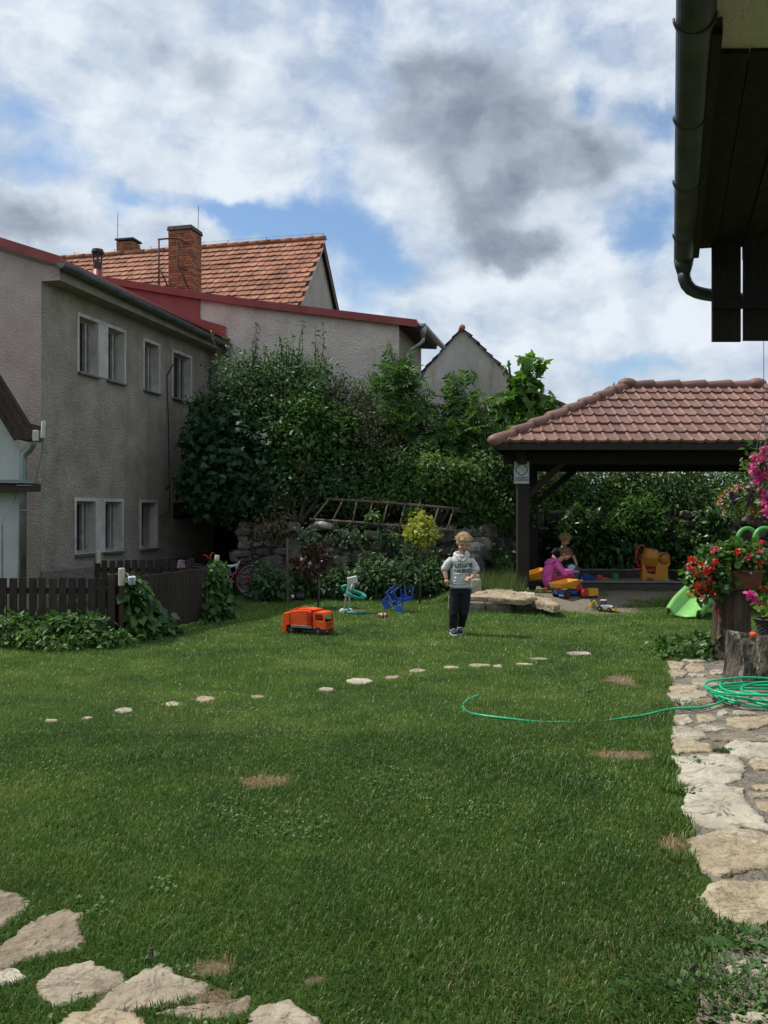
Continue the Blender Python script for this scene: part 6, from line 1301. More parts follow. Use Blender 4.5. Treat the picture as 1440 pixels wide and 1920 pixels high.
# ------------------------------------------------------------------ bicycle by the cellar
Yb = 15.6; bk = thing('bicycle', 'white and red full suspension bicycle leaning by the cellar behind the creeper', 'bicycle', P(440, 1122, Yb))
B_ = lambda px, py, dy=0: P(px, py, Yb+dy)
rc = B_(474.5, 1089); wr = .335
def bwheel(c, nm='wheel'):
    b = MB(); ring = lambda r_: [c+Vector((r_*math.cos(a), .02*math.cos(a)*.0, r_*math.sin(a))) for a in np.linspace(0, 2*math.pi, 40, endpoint=False)]
    b.tube(ring(wr-.02), .024, 8, closed=True); o = b.build(nm, pl_rubber, bk, smooth=True)
    b = MB(); b.tube(ring(wr-.05), .010, 6, closed=True)
    for a in np.linspace(0, 2*math.pi, 18, endpoint=False): b.tube([c, c+Vector((math.cos(a)*(wr-.05), .012*(-1)**int(a*9), math.sin(a)*(wr-.05)))], .0016, 3)
    b.tube([c-Vector((0, .05, 0)), c+Vector((0, .05, 0))], .018, 8); b.build('rim', m_steel, o)
bwheel(rc); bwheel(B_(365, 1091))
b = MB(); b.tube([B_(415, 1056), B_(422, 1074), B_(427, 1086), B_(430, 1092)], [.03, .035, .03, .02], 9); b.tube([B_(419, 1063), B_(428, 1062), B_(438, 1061), B_(446, 1058)], [.02, .026, .024, .018], 9); b.tube([B_(446, 1060), B_(449, 1051)], .017, 8); b.tube([B_(446, 1058), B_(442.5, 1067)], .016, 8); b.tube([B_(427, 1084), B_(426, 1070), B_(434, 1062)], .012, 7); b.tube([B_(415, 1056), B_(402, 1048)], .03, 8); b.build('main_frame', PL('white_enamel', (.55, .56, .55)), bk, smooth=True)
b = MB(); b.tube([B_(439, 1073), B_(433, 1091)], .016, 8); b.tube([B_(439, 1073), rc], .014, 8); b.tube([B_(431, 1092), rc+Vector((.02, 0, 0))], .015, 8); b.tube([rc+Vector((-.03, -.04, .02)), rc+Vector((.05, -.04, .0))], .016, 6); b.build('swing_arm', PL('red_enamel', (.38, .02, .035)), bk, smooth=True)
b = MB(); b.tube([B_(448, 1052), B_(449, 1044)], .012, 6); b.ell(B_(455, 1043), (.13, .08, .035), rot=(0, -.15, 0)); b.build('saddle', m_black, bk, smooth=True)
b = MB(); b.tube([B_(448, 1078), B_(458, 1067), B_(470, 1062), B_(482, 1060.5), B_(489, 1057.5)], [.02, .026, .028, .026, .02], 8, flat=.5); b.build('mudguard', m_black, bk, smooth=True)
b = MB(); b.tube([B_(392, 1049, -.1), B_(386, 1041, -.1), B_(380, 1041, -.1)], .012, 6); b.tube([B_(397, 1052), B_(393, 1044), B_(398, 1036, .15), B_(404, 1040, .2)], .013, 6); b.build('handlebar', PL('red_bar', (.40, .03, .02)), bk, smooth=True)
b = MB(); b.tube([B_(396, 1050), B_(380, 1070), B_(365, 1091)], .02, 7); b.tube([B_(430, 1091, -.06), B_(436, 1104, -.06)], .01, 6); b.build('fork', m_black, bk, smooth=True)

# ------------------------------------------------------------------ sandbox and toys
sb_t = thing('sandbox', 'long low sandbox of grey weathered boards under the gazebo', 'sandbox', (4.7, 16.4, .2))
m_sbw = M('grey_board', (.035, .031, .028), (.075, .068, .062), .85, 6, .6, 24, stretch=(1, 6, 6)); m_sbt = M('pale_board_edge', (.13, .12, .11), (.22, .205, .19), .85, 6, .4, 30, stretch=(1, 6, 6))
F0, F1 = Vector((3.50, 15.6, 0)), Vector((6.4, 15.6, 0)); K0, K1 = Vector((3.87, 17.4, 0)), Vector((5.75, 17.4, 0))
b = MB(); b.beam(F0+Vector((0, 0, .22)), F1+Vector((0, 0, .22)), .05, .21); b.build('front_board', m_sbw, sb_t); b = MB(); b.beam(F0+Vector((-.03, 0, .338)), F1+Vector((0, 0, .325)), .10, .026); b.build('front_edge', m_sbt, sb_t)
b = MB(); b.beam(K0+Vector((0, 0, .29)), K1+Vector((0, 0, .29)), .05, .26); b.build('back_board', m_sbw, sb_t); b = MB(); b.beam(K0+Vector((-.05, 0, .434)), K1+Vector((.05, 0, .43)), .08, .024); b.build('back_edge', m_sbt, sb_t)
b = MB(); b.beam(F0+Vector((.02, .05, .22)), K0+Vector((.0, -.04, .29)), .05, .2); b.build('end_board', m_sbw, sb_t)
b = MB(); b.prism([K1+Vector((0, -.05, .415)), F1+Vector((-.55, .06, .32)), F1+Vector((-.02, .06, .32)), K1+Vector((.42, -.05, .415))], (0, 0, .028)); b.prism([K1+Vector((.02, -.05, .16)), F1+Vector((-.5, .06, .16)), F1+Vector((-.5, .06, .315)), K1+Vector((.02, -.05, .41))], (.03, 0, 0)); b.build('end_seat', M('grey_bench_board', (.06, .058, .055), (.10, .096, .09), .8, 6, .5, 30), sb_t)
b = MB(); b.face([F0+Vector((.1, .05, .20)), F1+Vector((-.5, .05, .20)), K1+Vector((0, -.05, .26)), K0+Vector((.05, -.05, .26))]); b.build('sand_fill', M('sand', (.20, .165, .12), (.32, .27, .205), .95, 12, .8, 30), sb_t)
Yq = 16.3
def Tq(px, py, Y=Yq): return P(px, py, Y)
t = thing('toy_bucket', 'small green toy bucket in the sandbox', 'toy', Tq(1154, 1084)); b = MB(); b.lathe([(0, 0), (.05, 0), (.06, .11), (.054, .11), (.048, .01), (0, .01)], Tq(1154, 1086), n=16); b.build('bucket_body', pl_green, t)
t = thing('toy_bulldozer', 'blue toy in the sand at the left end of the sandbox', 'toy', Tq(1106, 1086)); q = Tq(1106, 1084); b = MB(); b.prism([q+Vector(v) for v in ((-.13, 0, -.05), (.12, 0, -.05), (.15, 0, .0), (.03, 0, .03), (-.02, 0, .09), (-.13, 0, .06))], (0, .14, 0)); b.build('scoop', pl_blue, t, bevel=.01)
t = thing('toy_spade', 'red and orange toy spade lying in the sandbox', 'toy', Tq(1130, 1086)); q = Tq(1128, 1084); b = MB(); b.prism([q+Vector(v) for v in ((-.1, 0, -.02), (.0, 0, -.04), (.03, 0, .0), (.0, 0, .035), (-.08, 0, .03))], (0, .08, .02)); b.build('blade', pl_red, t, bevel=.008); b = MB(); b.tube([q+Vector((.0, .04, 0)), q+Vector((.16, .04, -.02))], .014, 7); b.build('handle', pl_orange, t)
t = thing('toy_ball', 'dull lime toy dome at the foot of the toy mixer', 'toy', Tq(1247, 1092, 15.95)); b = MB(); b.lathe([(0, 0), (.085, 0), (.08, .03), (.05, .065), (0, .075)], Tq(1247, 1092, 15.95), n=18); b.build('dome', PL('dull_lime', (.20, .30, .06)), t, smooth=True)
# toy cement mixer
Ym = 16.1; mx = thing('toy_cement_mixer', 'ochre toy cement mixer with a red wheel standing in the sandbox', 'toy cement mixer', P(1225, 1093, Ym)); U = lambda px, py, dy=0: P(px, py, Ym+dy)
s = Ym/F
b = MB(); x0, x1 = U(1229, 0).x, U(1254.5, 0).x; q = [U(1229, 1090), U(1253, 1090), U(1253, 1064), U(1257, 1058), U(1257, 1042), U(1252, 1036.5), U(1231, 1037), U(1229.5, 1060)]; b.prism(q, (0, .20, 0)); b.build('motor_housing', pl_mix, mx, bevel=.02, seg=3)
b = MB(); b.lathe([(.10, 0), (.085, 0), (.085, .012), (.0, .012)], U(1246, 1047.5, -.012), (R(90), 0, 0), 22); b.lathe([(.055, 0), (.055, .01), (.03, .018), (0, .018)], U(1246, 1047.5, -.02), (R(90), 0, 0), 18); b.build('dial', PL('dark_ochre', (.36, .14, .012)), mx)
b = MB(); q = [U(1204, 1090), U(1210, 1090), U(1211, 1086), U(1219, 1083.5), U(1224, 1086), U(1226, 1090), U(1231, 1090), U(1230, 1078), U(1214, 1074.5), U(1211, 1066), U(1209, 1050), U(1205, 1048)]; b.prism(q, (0, .16, 0)); b.build('stand', pl_mix, mx, bevel=.01)
b = MB(); c = U(1219, 1047, .05); b.lathe([(.0, -.15), (.10, -.15), (.135, -.09), (.165, .0), (.172, .02), (.172, .045), (.155, .05), (.125, .17), (.115, .175), (.105, .165), (.12, .05), (.0, .04)], c, (.12, .06, 0), 26); b.build('drum', pl_mix, mx, smooth=False, bevel=.004)
b = MB(); c = U(1202, 1043, .1); ring = [c+Vector((.17*math.cos(a)*.75, .17*math.cos(a)*.66, .205*math.sin(a))) for a in np.linspace(0, 2*math.pi, 28, endpoint=False)]; b.tube(ring, .017, 8, closed=True)
for a in (.5, 2.6, 4.7): b.tube([c, c+Vector((.17*math.cos(a)*.75, .17*math.cos(a)*.66, .205*math.sin(a)))], .013, 6)
b.tube([c, c+Vector((.14, .02, .02))], .02, 8); b.build('hand_wheel', pl_red, mx, smooth=True)
b = MB(); b.box(U(1218, 1068, .08), (.16, .1, .07)); b.box(U(1196, 1066.5, .02), (.17, .05, .022)); b.build('tipping_lever', pl_red, mx, bevel=.005)
# toy dump trucks
def dumper(label, loc, rotz, sc, tilt, cabmat, chmat, name='toy_dump_truck', group=None):
    t = thing(name, label, 'toy truck', loc, group, world=False, rotz=rotz); t.scale = (sc,)*3
    r = Matrix.Rotation(tilt, 3, 'Y'); o = Vector((-.10, 0, .13))
    def q(x, y, z): return o+r @ Vector((x, y, z))
    b = MB(); w0, w1 = .10, .135; th = .012
    out = [(-.19, w0, .03), (.20, w0, .03), (.20, -w0, .03), (-.19, -w0, .03)]; top = [(-.22, w1, .10), (.24, w1, .20), (.24, -w1, .20), (-.22, -w1, .10)]
    inn = [(-.18, w0-th, .045), (.19, w0-th, .045), (.19, -w0+th, .045), (-.18, -w0+th, .045)]; it = [(-.215, w1-th, .10), (.225, w1-th, .20), (.225, -w1+th, .20), (-.215, -w1+th, .10)]
    vs = [q(*p) for p in out+top+it+inn]; f = [(3, 2, 1, 0)]
    for a in range(4):
        n_ = (a+1) % 4; f += [(a, n_, 4+n_, 4+a), (4+a, 4+n_, 8+n_, 8+a), (8+a, 8+n_, 12+n_, 12+a)]
    f.append((12, 13, 14, 15)); b.add(vs, f)
    for k in range(4):
        for s_ in (-1, 1): b.beam(q(-.12+k*.09, s_*(w0+.004), .04), q(-.13+k*.10, s_*(w1+.002), .11+k*.022), .012, .008)
    b.build('tipper', pl_yellow, t, bevel=.004)
    b = MB(); b.box((.02, 0, .095), (.46, .12, .05)); b.box((-.14, 0, .08), (.14, .19, .05)); b.box((.1, 0, .08), (.14, .19, .05)); b.build('chassis', chmat, t, bevel=.01)
    b = MB(); b.prism([(.13, -.10, .09), (.29, -.10, .09), (.30, -.10, .15), (.25, -.10, .24), (.15, -.10, .24), (.13, -.10, .2)], (0, .2, 0)); c_ = b.build('cab', cabmat, t, bevel=.012)
    b = MB(); b.prism([(.293, -.08, .16), (.293, .08, .16), (.262, .08, .225), (.262, -.08, .225)], (.006, 0, .003)); b.build('windscreen', m_glass, t)
    for x in (-.15, .2):
        for y in (-.125, .125): wheel(t, (x, y, .065), .065, .05, cabmat)
    return t
g = onground(1066, 1121); dumper('yellow tipper toy truck on blue chassis in front of the girl in pink', (g.x, g.y+.10, g.z), R(38), 1.0, R(6), pl_red, pl_ltblue)
g = Vector((2.80, 15.75, .18)); dumper('yellow tipper toy truck half hidden behind the front gazebo post', g, R(20), 1.15, R(-2), PL('dark_blue_plastic', (.012, .02, .08)), pl_rubber)
g = onground(1106, 1121); t = thing('toy_lorry', 'small toy lorry with red cab and square yellow load box', 'toy truck', g, world=False, rotz=R(8))
b = MB(); b.box((.04, 0, .098), (.165, .12, .125)); 
for k in range(3): b.box((-.01+k*.05, -.0625, .098), (.006, .004, .12))
b.build('load_box', pl_yellow, t, bevel=.004); b = MB(); b.prism([(-.145, -.055, .03), (-.05, -.055, .03), (-.05, -.055, .15), (-.12, -.055, .15), (-.145, -.055, .1)], (0, .11, 0)); b.build('cab', pl_red, t, bevel=.008); b = MB(); b.box((-.02, 0, .03), (.24, .09, .02)); b.build('chassis', pl_rubber, t)
for x in (-.1, .085):
    for y in (-.052, .052): wheel(t, (x, y, .027), .027, .022, pl_red)
g = onground(1134, 1146); t = thing('toy_loader', 'small yellow and white toy loader on the bare soil', 'toy excavator', g, world=False, rotz=R(-28)); t.scale = (1.12,)*3
b = MB(); b.prism([(-.05, -.045, .04), (.10, -.04, .04), (.115, -.04, .075), (.03, -.045, .095), (-.05, -.045, .085)], (0, .088, 0)); b.build('bonnet', PL('white_plastic', (.6, .6, .6)), t, bevel=.006); b = MB(); b.box((-.02, 0, .12), (.075, .075, .06), tap=(.85, .9)); b.build('cab', m_glass, t, bevel=.004); b = MB(); b.box((-.02, 0, .155), (.08, .08, .014)); b.build('cab_roof', bpy.data.materials['white_plastic'], t, bevel=.003)
b = MB(); b.box((.02, 0, .035), (.2, .08, .03)); b.beam((-.1, 0, .06), (-.15, 0, .15), .025, .025); b.beam((-.15, 0, .15), (-.2, 0, .08), .02, .02); b.box((-.2, 0, .06), (.03, .05, .05)); b.prism([(.12, -.06, .03), (.155, -.06, .015), (.16, -.06, .07), (.145, -.06, .04)], (0, .12, 0)); b.build('loader_arm', PL('loader_yellow', (.6, .42, .05)), t, bevel=.004)
b = MB(); b.box((.118, 0, .055), (.006, .05, .025)); b.build('radiator', pl_rubber, t)
for x, r_ in ((-.06, .038), (.075, .03)):
    for y in (-.05, .05): wheel(t, (x, y, r_), r_, .025, bpy.data.materials['loader_yellow'])
q = P(1025, 1098, 15.4); t = thing('toy_blocks', 'orange and green toy on the sand behind the girl in pink', 'toy', q); b = MB(); b.box(q+Vector((0, 0, .04)), (.10, .08, .03)); b.box(q+Vector((-.01, 0, -.06)), (.10, .08, .03)); b.build('body', pl_orange, t, bevel=.012); b = MB(); b.box(q+Vector((.02, .02, -.012)), (.09, .08, .05)); b.build('middle', pl_green, t, bevel=.01)

# ------------------------------------------------------------------ green slide
Ys = 13.05; sd = thing('garden_slide', 'lime green garden slide with looped handles and orange side behind the flowers', 'slide', G(1300, 1157))
def C_(f):                                                # centre line of the chute: from its foot (left) up to the right
    p0, p1, p2, p3 = Vector((4.50, 12.85, .03)), Vector((4.64, 13.0, .13)), Vector((5.0, 13.4, .34)), Vector((5.75, 13.9, .72)); m_ = 1-f
    return p0*m_**3+p1*3*m_*m_*f+p2*3*m_*f*f+p3*f**3
b = MB(); vs = []; n = 16; prof = [(-.27, .02), (-.27, .17), (-.23, .19), (-.20, .15), (-.17, .03), (0, 0), (.17, .03), (.20, .15), (.23, .19), (.27, .17), (.27, .02)]
for i in range(n+1):
    f = i/n; c = C_(f); d = (C_(min(1, f+.02))-C_(max(0, f-.02))).normalized(); s = Vector((-d.y, d.x, 0)).normalized(); nn = s.cross(d)
    nn = nn if nn.z > 0 else -nn; k = .75+.25*min(1, f*3.5)
    for (x, z) in prof: vs.append(c+s*x+nn*z*k)
m_ = len(prof); b.add(vs, [(i*m_+j, i*m_+j+1, (i+1)*m_+j+1, (i+1)*m_+j) for i in range(n) for j in range(m_-1)]); o = b.build('chute', pl_lime, sd, smooth=True); sm = o.modifiers.new('thick', 'SOLIDIFY'); sm.thickness = .018
b = MB(); b.prism([P(1284, 1112, 13.3), P(1300, 1104, 13.3), P(1350, 1094, 13.3), P(1372, 1096, 13.3), P(1350, 1120, 13.3), P(1300, 1124, 13.3)], (0, .05, 0)); b.prism([P(1365, 1048, 13.5), P(1392, 1032, 13.5), P(1432, 1034, 13.5), P(1450, 1060, 13.5), P(1440, 1150, 13.5), P(1425, 1150, 13.5), P(1420, 1080, 13.5)], (0, .5, 0)); b.build('side_panel', pl_yellow, sd, bevel=.015)
for px, dy in ((1401, .15), (1433, -.15)):
    c = P(px, 1013, 13.5+dy); b = MB(); b.tube([c+Vector((.165*math.cos(a), .02*math.cos(a), .19*math.sin(a))) for a in np.linspace(R(-60), R(250), 26)], .034, 10); b.build('looped_handle', PL('mid_green_plastic', (.07, .32, .06)) if px < 1410 else bpy.data.materials['mid_green_plastic'], sd, smooth=True)

# ------------------------------------------------------------------ log, stump, planters
m_log = M('old_log', (.045, .028, .020), (.125, .085, .062), .9, 5, 1.2, 18, stretch=(5, 5, .5), detail=8, spots=[((.22, .17, .12), 3, .62), ((.02, .014, .012), 2.5, .62)])
m_stump = M('split_stump', (.045, .040, .034), (.14, .122, .098), .9, 1.6, 1.4, 14, stretch=(2.6, 2.6, 1.0), detail=9, spots=[((.012, .012, .011), 2.1, .46), ((.40, .36, .285), 2.7, .57)])
def trunk(b, c, r, h, flare, n=44, ph=0, ragged=.0):
    vs = []; zs = [0, .08*h, .2*h, .45*h, .7*h, .92*h, h]
    for z in zs:
        fl = 1+flare*(1-z/h)**2.2
        for j in range(n):
            a = 2*math.pi*j/n; rr_ = r*fl*(1+.05*math.sin(3*a+ph)+.035*math.sin(7*a+ph*2+z*3)+.02*math.sin(17*a+z*6)+random.gauss(0, .006))
            top = z+(ragged*(.5*math.sin(2*a+ph)+.35*math.sin(5*a)+.4*math.sin(9*a+1)+random.uniform(-.45, .45)-1.1*(abs(a-3.5) < .35)) if z >= .92*h else 0); vs.append(Vector((c.x+rr_*math.cos(a), c.y+rr_*math.sin(a), c.z+top)))
    k = len(zs); fs = [(i*n+j, i*n+(j+1) % n, (i+1)*n+(j+1) % n, (i+1)*n+j) for i in range(k-1) for j in range(n)]
    ct = sum(vs[-n:], Vector())/n; base = len(vs)
    for s in (.7, .35):
        for p in vs[(k-1)*n:k*n]: vs.append(ct+(p-ct)*s+Vector((0, 0, random.gauss(0, ragged*.05))))
    vs.append(ct); fs += [((k-1)*n+j, (k-1)*n+(j+1) % n, base+(j+1) % n, base+j) for j in range(n)]+[(base+j, base+(j+1) % n, base+n+(j+1) % n, base+n+j) for j in range(n)]+[(base+n+j, base+n+(j+1) % n, base+2*n) for j in range(n)]
    b.add(vs, fs)
lg = thing('log_post', 'upright brown log post carrying the geranium box', 'log', (3.76, 9.3, 0)); b = MB(); trunk(b, Vector((3.77, 9.32, -.02)), .185, .79, .18, ph=1.2, ragged=.03); b.build('log', m_log, lg, smooth=True)
su = thing('tree_stump', 'thick grey weathered stump on the stone path under the basket', 'stump', (3.5, 8.05, 0)); b = MB(); trunk(b, Vector((3.61, 8.02, -.02)), .36, .47, .10, n=72, ph=.4, ragged=.05); b.build('stump', m_stump, su, smooth=True)
bsk = thing('wicker_basket', 'dark wicker basket holding the green flower pot on the stump', 'basket', (3.66, 8.0, .45)); c = Vector((3.68, 7.98, .445)); b = MB()
for k in range(9):
    r_ = .18+.035*k/8; b.tube([c+Vector((r_*math.cos(a)+.004*math.sin(a*14+k*3.14), r_*.75*math.sin(a), .012+k*.0165)) for a in np.linspace(0, 2*math.pi, 44, endpoint=False)], .0095, 6, closed=True)
b.lathe([(0, 0), (.175, 0), (.205, .14)], c, n=28, sy=.74); b.build('weave', M('dark_wicker', (.016, .012, .010), (.045, .036, .03), .6, 20), bsk, smooth=True)
b = MB(); b.tube([c+Vector((.225*math.cos(a), .17*math.sin(a), .16+.004*math.sin(a*20))) for a in np.linspace(0, 2*math.pi, 40, endpoint=False)], .015, 7, closed=True); b.build('rim', bpy.data.materials['dark_wicker'], bsk, smooth=True)
pt = thing('green_flower_pot', 'light green plastic pot of pink geranium sitting in the wicker basket', 'flower pot', (3.7, 7.98, .5)); c = Vector((3.72, 7.95, .50)); b = MB(); b.lathe([(0, 0), (.12, 0), (.155, .14), (.17, .145), (.172, .165), (.155, .165), (.14, .12), (0, .12)], c, n=30); b.build('pot', PL('pale_green_plastic', (.30, .52, .14)), pt, smooth=False, bevel=.003)
oc = thing('orange_cap', 'small orange round cap lying on the stump top', 'cap', P(1412, 1190, 7.75)); q = P(1412, 1193, 7.72); b = MB(); b.lathe([(0, 0), (.028, 0), (.03, .02), (.024, .034), (0, .036)], q, (.15, 0, 0), 18); b.build('cap_body', pl_orange, oc, smooth=False, bevel=.003)
l_ger = LM('geranium_leaf', [(.028, .080, .014), (.050, .120, .020), (.10, .18, .035)], .35, .42)
f_red = LM('red_petal', [(.42, .012, .008), (.62, .030, .015), (.70, .07, .03)], .3, .5); f_pink = LM('pink_petal', [(.55, .03, .13), (.70, .09, .22), (.75, .2, .3)], .3, .5)
f_mag = LM('magenta_petal', [(.50, .03, .26), (.66, .07, .38), (.72, .16, .48)], .35, .5); f_pur = LM('purple_petal', [(.030, .008, .09), (.055, .014, .15), (.09, .03, .2)], .25, .5); f_wr = LM('red_white_petal', [(.5, .02, .03), (.6, .35, .33), (.7, .62, .6)], .3, .5)
ROUND = fan([(.5*math.cos(a)*(1+.10*math.sin(3*a)), .5+.5*math.sin(a)*(1+.1*math.cos(4*a)), .05) for a in np.linspace(-math.pi/2, 1.5*math.pi, 9, endpoint=False)], -.03)
def blossoms(parent, centers, rad, n, size, mat, name='blossoms', tm=PETAL):
    cs = np.array([tuple(c) for c in centers]); i = np.repeat(np.arange(len(cs)), n); u = rdir(len(i)); pos = cs[i]+u*rad*(.45+.55*rng.random(len(i)))[:, None]
    V_, T_ = scatter(tm, pos, rdir(len(i)), u+rdir(len(i))*.35, size*(.75+.5*rng.random(len(i)))); return mesh_np(name, V_, T_, mat, parent)
Yp = 9.15
bx = thing('flower_box', 'terracotta coloured plastic box of red geraniums on the log post', 'flower box', P(1395, 1108, Yp)); s = Yp/F; c = P(1397, 1107, Yp); b = MB()
b.hexa([c+Vector((x, y, .015)) for x, y in ((-.135, -.09), (.125, -.09), (.125, .09), (-.135, .09))]+[c+Vector((x, y, .205)) for x, y in ((-.18, -.12), (.155, -.12), (.155, .12), (-.18, .12))]); b.build('box', M('brown_plastic', (.13, .042, .024), (.185, .066, .040), .45, 7, .2, 30), bx, bevel=.012)
b = MB(); b.box(c+Vector((-.012, 0, .205)), (.355, .265, .022)); b.box(c+Vector((.0, -.135, .195)), (.055, .012, .045)); b.build('rim', bpy.data.materials['brown_plastic'], bx, bevel=.006)
b = MB(); b.ell(c+Vector((.0, -.145, .195)), (.012, .008, .012)); b.build('clip', pl_white, bx)
ge = thing('geranium', 'bushy red geranium spilling left over the brown box on the log', 'flower', P(1360, 1060, Yp)); lob = [L_(1385, 1050, Yp, 40, 24), L_(1335, 1065, Yp, 34, 34), L_(1312, 1085, Yp, 22, 28), L_(1340, 1095, Yp-.05, 22, 18), L_(1420, 1060, Yp+.1, 30, 30), L_(1430, 1105, Yp+.15, 24, 34), L_(1365, 1035, Yp, 26, 14)]
pos, out = crown_pts(lob, 2300, 5, .3, .12); leaves_from('leaves', pos, out, .047, l_ger, ge, ROUND, droop=.1)
b = MB(); limbs(b, P(1390, 1072, Yp), lob, .010, 3, 5)
fl = [(1303, 1052), (1296, 1047), (1310, 1078), (1336, 1066), (1322, 1075), (1316, 1098), (1326, 1104), (1309, 1104), (1332, 1092), (1300, 1068), (1383, 1035), (1340, 1052), (1428, 1018), (1425, 1055), (1427, 1103), (1328, 1068), (1318, 1060), (1307, 1100)]
blossoms(ge, [P(x, y, Yp-.2+random.uniform(-.05, .05)) for x, y in fl], .032, 16, .034, f_red)
blossoms(ge, [P(x, y, Yp-.2) for x, y in ((1337, 1034), (1344, 1028), (1401, 1048), (1405, 1040), (1292, 1060), (1425, 1033), (1328, 1085), (1317, 1118))], .027, 13, .030, f_pink)
blossoms(ge, [P(1347, 1148, Yp-.2), P(1338, 1112, Yp-.2)], .026, 13, .03, f_red)
for x, y in fl[::2]: b.tube([P(x, y, Yp-.15), P(x*.6+1380*.4, y*.6+1070*.4, Yp)], .004, 4)
b.build('stems', LM('stem_green', [(.05, .10, .025), (.07, .13, .035)], .1, .5), ge)
pos, out = crown_pts([(3.72, 7.95, .72, .15, .13, .09), (3.60, 7.9, .70, .08, .08, .07), (3.86, 7.95, .72, .09, .1, .09)], 210, 5, .3, .1); leaves_from('leaves', pos, out, .07, LM('bright_geranium_leaf', [(.05, .13, .02), (.09, .18, .035), (.16, .26, .06)], .4, .42), pt, ROUND, droop=0)
blossoms(pt, [P(1405, 1118, 7.8), P(1411, 1113, 7.8), P(1416, 1123, 7.8)], .032, 14, .04, f_mag); b = MB(); b.tube([Vector((3.65, 7.9, .66)), P(1409, 1118, 7.8)], .004, 5); b.tube([Vector((3.72, 7.9, .66)), P(1428, 1130, 7.8)], .004, 5); b.build('stems', bpy.data.materials['stem_green'], pt)
Yh = 6.25
hb = thing('hanging_pot', 'terracotta hanging pot of small purple and red white flowers below the eave', 'hanging pot', P(1425, 968, Yh)); c = P(1432, 966, Yh); b = MB(); b.lathe([(0, 0), (.085, 0), (.12, .115), (.128, .12), (.128, .14), (.115, .14), (.10, .1), (0, .1)], c, n=28); b.build('pot', M('terracotta', (.20, .062, .028), (.28, .10, .05), .8, 8, .3, 40), hb, smooth=False, bevel=.003)
for a in (.4, 2.5, 4.6):
    b = MB(); b.tube([c+Vector((.12*math.cos(a), .12*math.sin(a), .13)), c+Vector((0, 0, .75)), Vector((c.x, c.y, ZE+.04))], .0025, 4); b.build('hanging_wire', m_zinc_dark, hb)
lob = [L_(1395, 930, Yh, 30, 18, dy=.1), L_(1365, 940, Yh, 18, 16, dy=.08), L_(1432, 925, Yh, 32, 16, dy=.12), L_(1385, 955, Yh, 26, 10, dy=.08)]; pos, out = crown_pts(lob, 620, 5, .3, .12); leaves_from('leaves', pos, out, .032, LM('calibrachoa_leaf', [(.03, .075, .012), (.06, .12, .02), (.14, .20, .05)], .35, .45), hb, LEAF, droop=.3)
blossoms(hb, [P(x, y, Yh-.12) for x, y in ((1375, 930), (1384, 935), (1372, 944), (1405, 930), (1412, 922), (1416, 916), (1388, 922), (1402, 940))], .018, 7, .030, f_pur)
blossoms(hb, [P(x, y, Yh-.12) for x, y in ((1363, 922), (1368, 918), (1352, 935), (1348, 940), (1350, 950), (1382, 915), (1390, 911), (1415, 908), (1358, 962), (1405, 912), (1378, 918))], .014, 6, .024, f_wr)
pe_ = thing('hanging_petunia', 'trailing bright pink petunias hanging from the eave at the right edge', 'hanging flowers', P(1450, 960, 6.0)); Yt = 6.0
lob = [L_(1432, 868, Yt, 22, 24, dy=.1), L_(1440, 905, Yt, 22, 26, dy=.1), L_(1446, 945, Yt, 14, 22, dy=.08), L_(1455, 850, Yt, 22, 20, dy=.1), L_(1480, 880, Yt, 40, 40, dy=.14)]; pos, out = crown_pts(lob, 520, 5, .3, .12); leaves_from('leaves', pos, out, .04, l_ger, pe_, BROAD, droop=.5)
blossoms(pe_, [P(x, y, Yt-.12+random.uniform(-.03, .03)) for x, y in ((1432, 842), (1438, 838), (1415, 858), (1420, 862), (1428, 856), (1433, 860), (1408, 872), (1413, 878), (1418, 884), (1410, 880), (1415, 890), (1425, 893), (1432, 897), (1438, 888), (1424, 900), (1421, 904), (1430, 920), (1434, 928), (1432, 935), (1432, 953), (1437, 960), (1437, 945), (1440, 875), (1450, 865), (1455, 900), (1460, 930), (1470, 860), (1480, 890))], .022, 8, .033, f_mag)
c = P(1478, 905, Yt); b = MB(); b.lathe([(0, 0), (.09, 0), (.12, .13), (.11, .13), (.09, .1), (0, .1)], c-Vector((0, 0, .05)), n=24); b.build('pot', bpy.data.materials['terracotta'], pe_); b = MB(); 
for a in (.4, 2.5, 4.6): b.tube([c+Vector((.11*math.cos(a), .11*math.sin(a), .07)), c+Vector((0, 0, .6)), Vector((c.x, c.y, ZE+.04))], .0025, 4)
for l in lob: b.tube([c+Vector((-.05, 0, .08)), Vector(l[:3])+Vector((.03, 0, .05)), Vector(l[:3])-Vector((.02, 0, .08))], .004, 4)
b.build('stems', bpy.data.materials['stem_green'], pe_)

# ------------------------------------------------------------------ garden hose
ho = MB(); m_hose = PL('green_hose', (.012, .42, .20), .35); rh_ = .0098
def cr(pts, n=10):
    out = []
    for i in range(len(pts)-1):
        p0, p1, p2, p3 = pts[max(i-1, 0)], pts[i], pts[i+1], pts[min(i+2, len(pts)-1)]
        for k in range(n):
            t = k/n; out.append(.5*((2*p1)+(p2-p0)*t+(2*p0-5*p1+4*p2-p3)*t*t+(3*p1-p0-3*p2+p3)*t**3))
    return out+[pts[-1]]
tail = [(G(x, y), z) for x, y, z in ((897, 1305, .012), (876, 1314, .018), (868, 1326, .022), (878, 1337, .022), (905, 1345.5, .024), (955, 1352, .024), (1010, 1354, .022), (1060, 1354, .014), (1110, 1352, -.01), (1160, 1348.5, .020), (1210, 1344, .032), (1260, 1340, .046), (1310, 1338, .048), (1345, 1331, .05), (1375, 1319, .065))]
path = [Vector((p.x, p.y, z+(.0 if p.x > 2.25 else -.013+.009*math.sin(p.x*9)))) for p, z in tail]
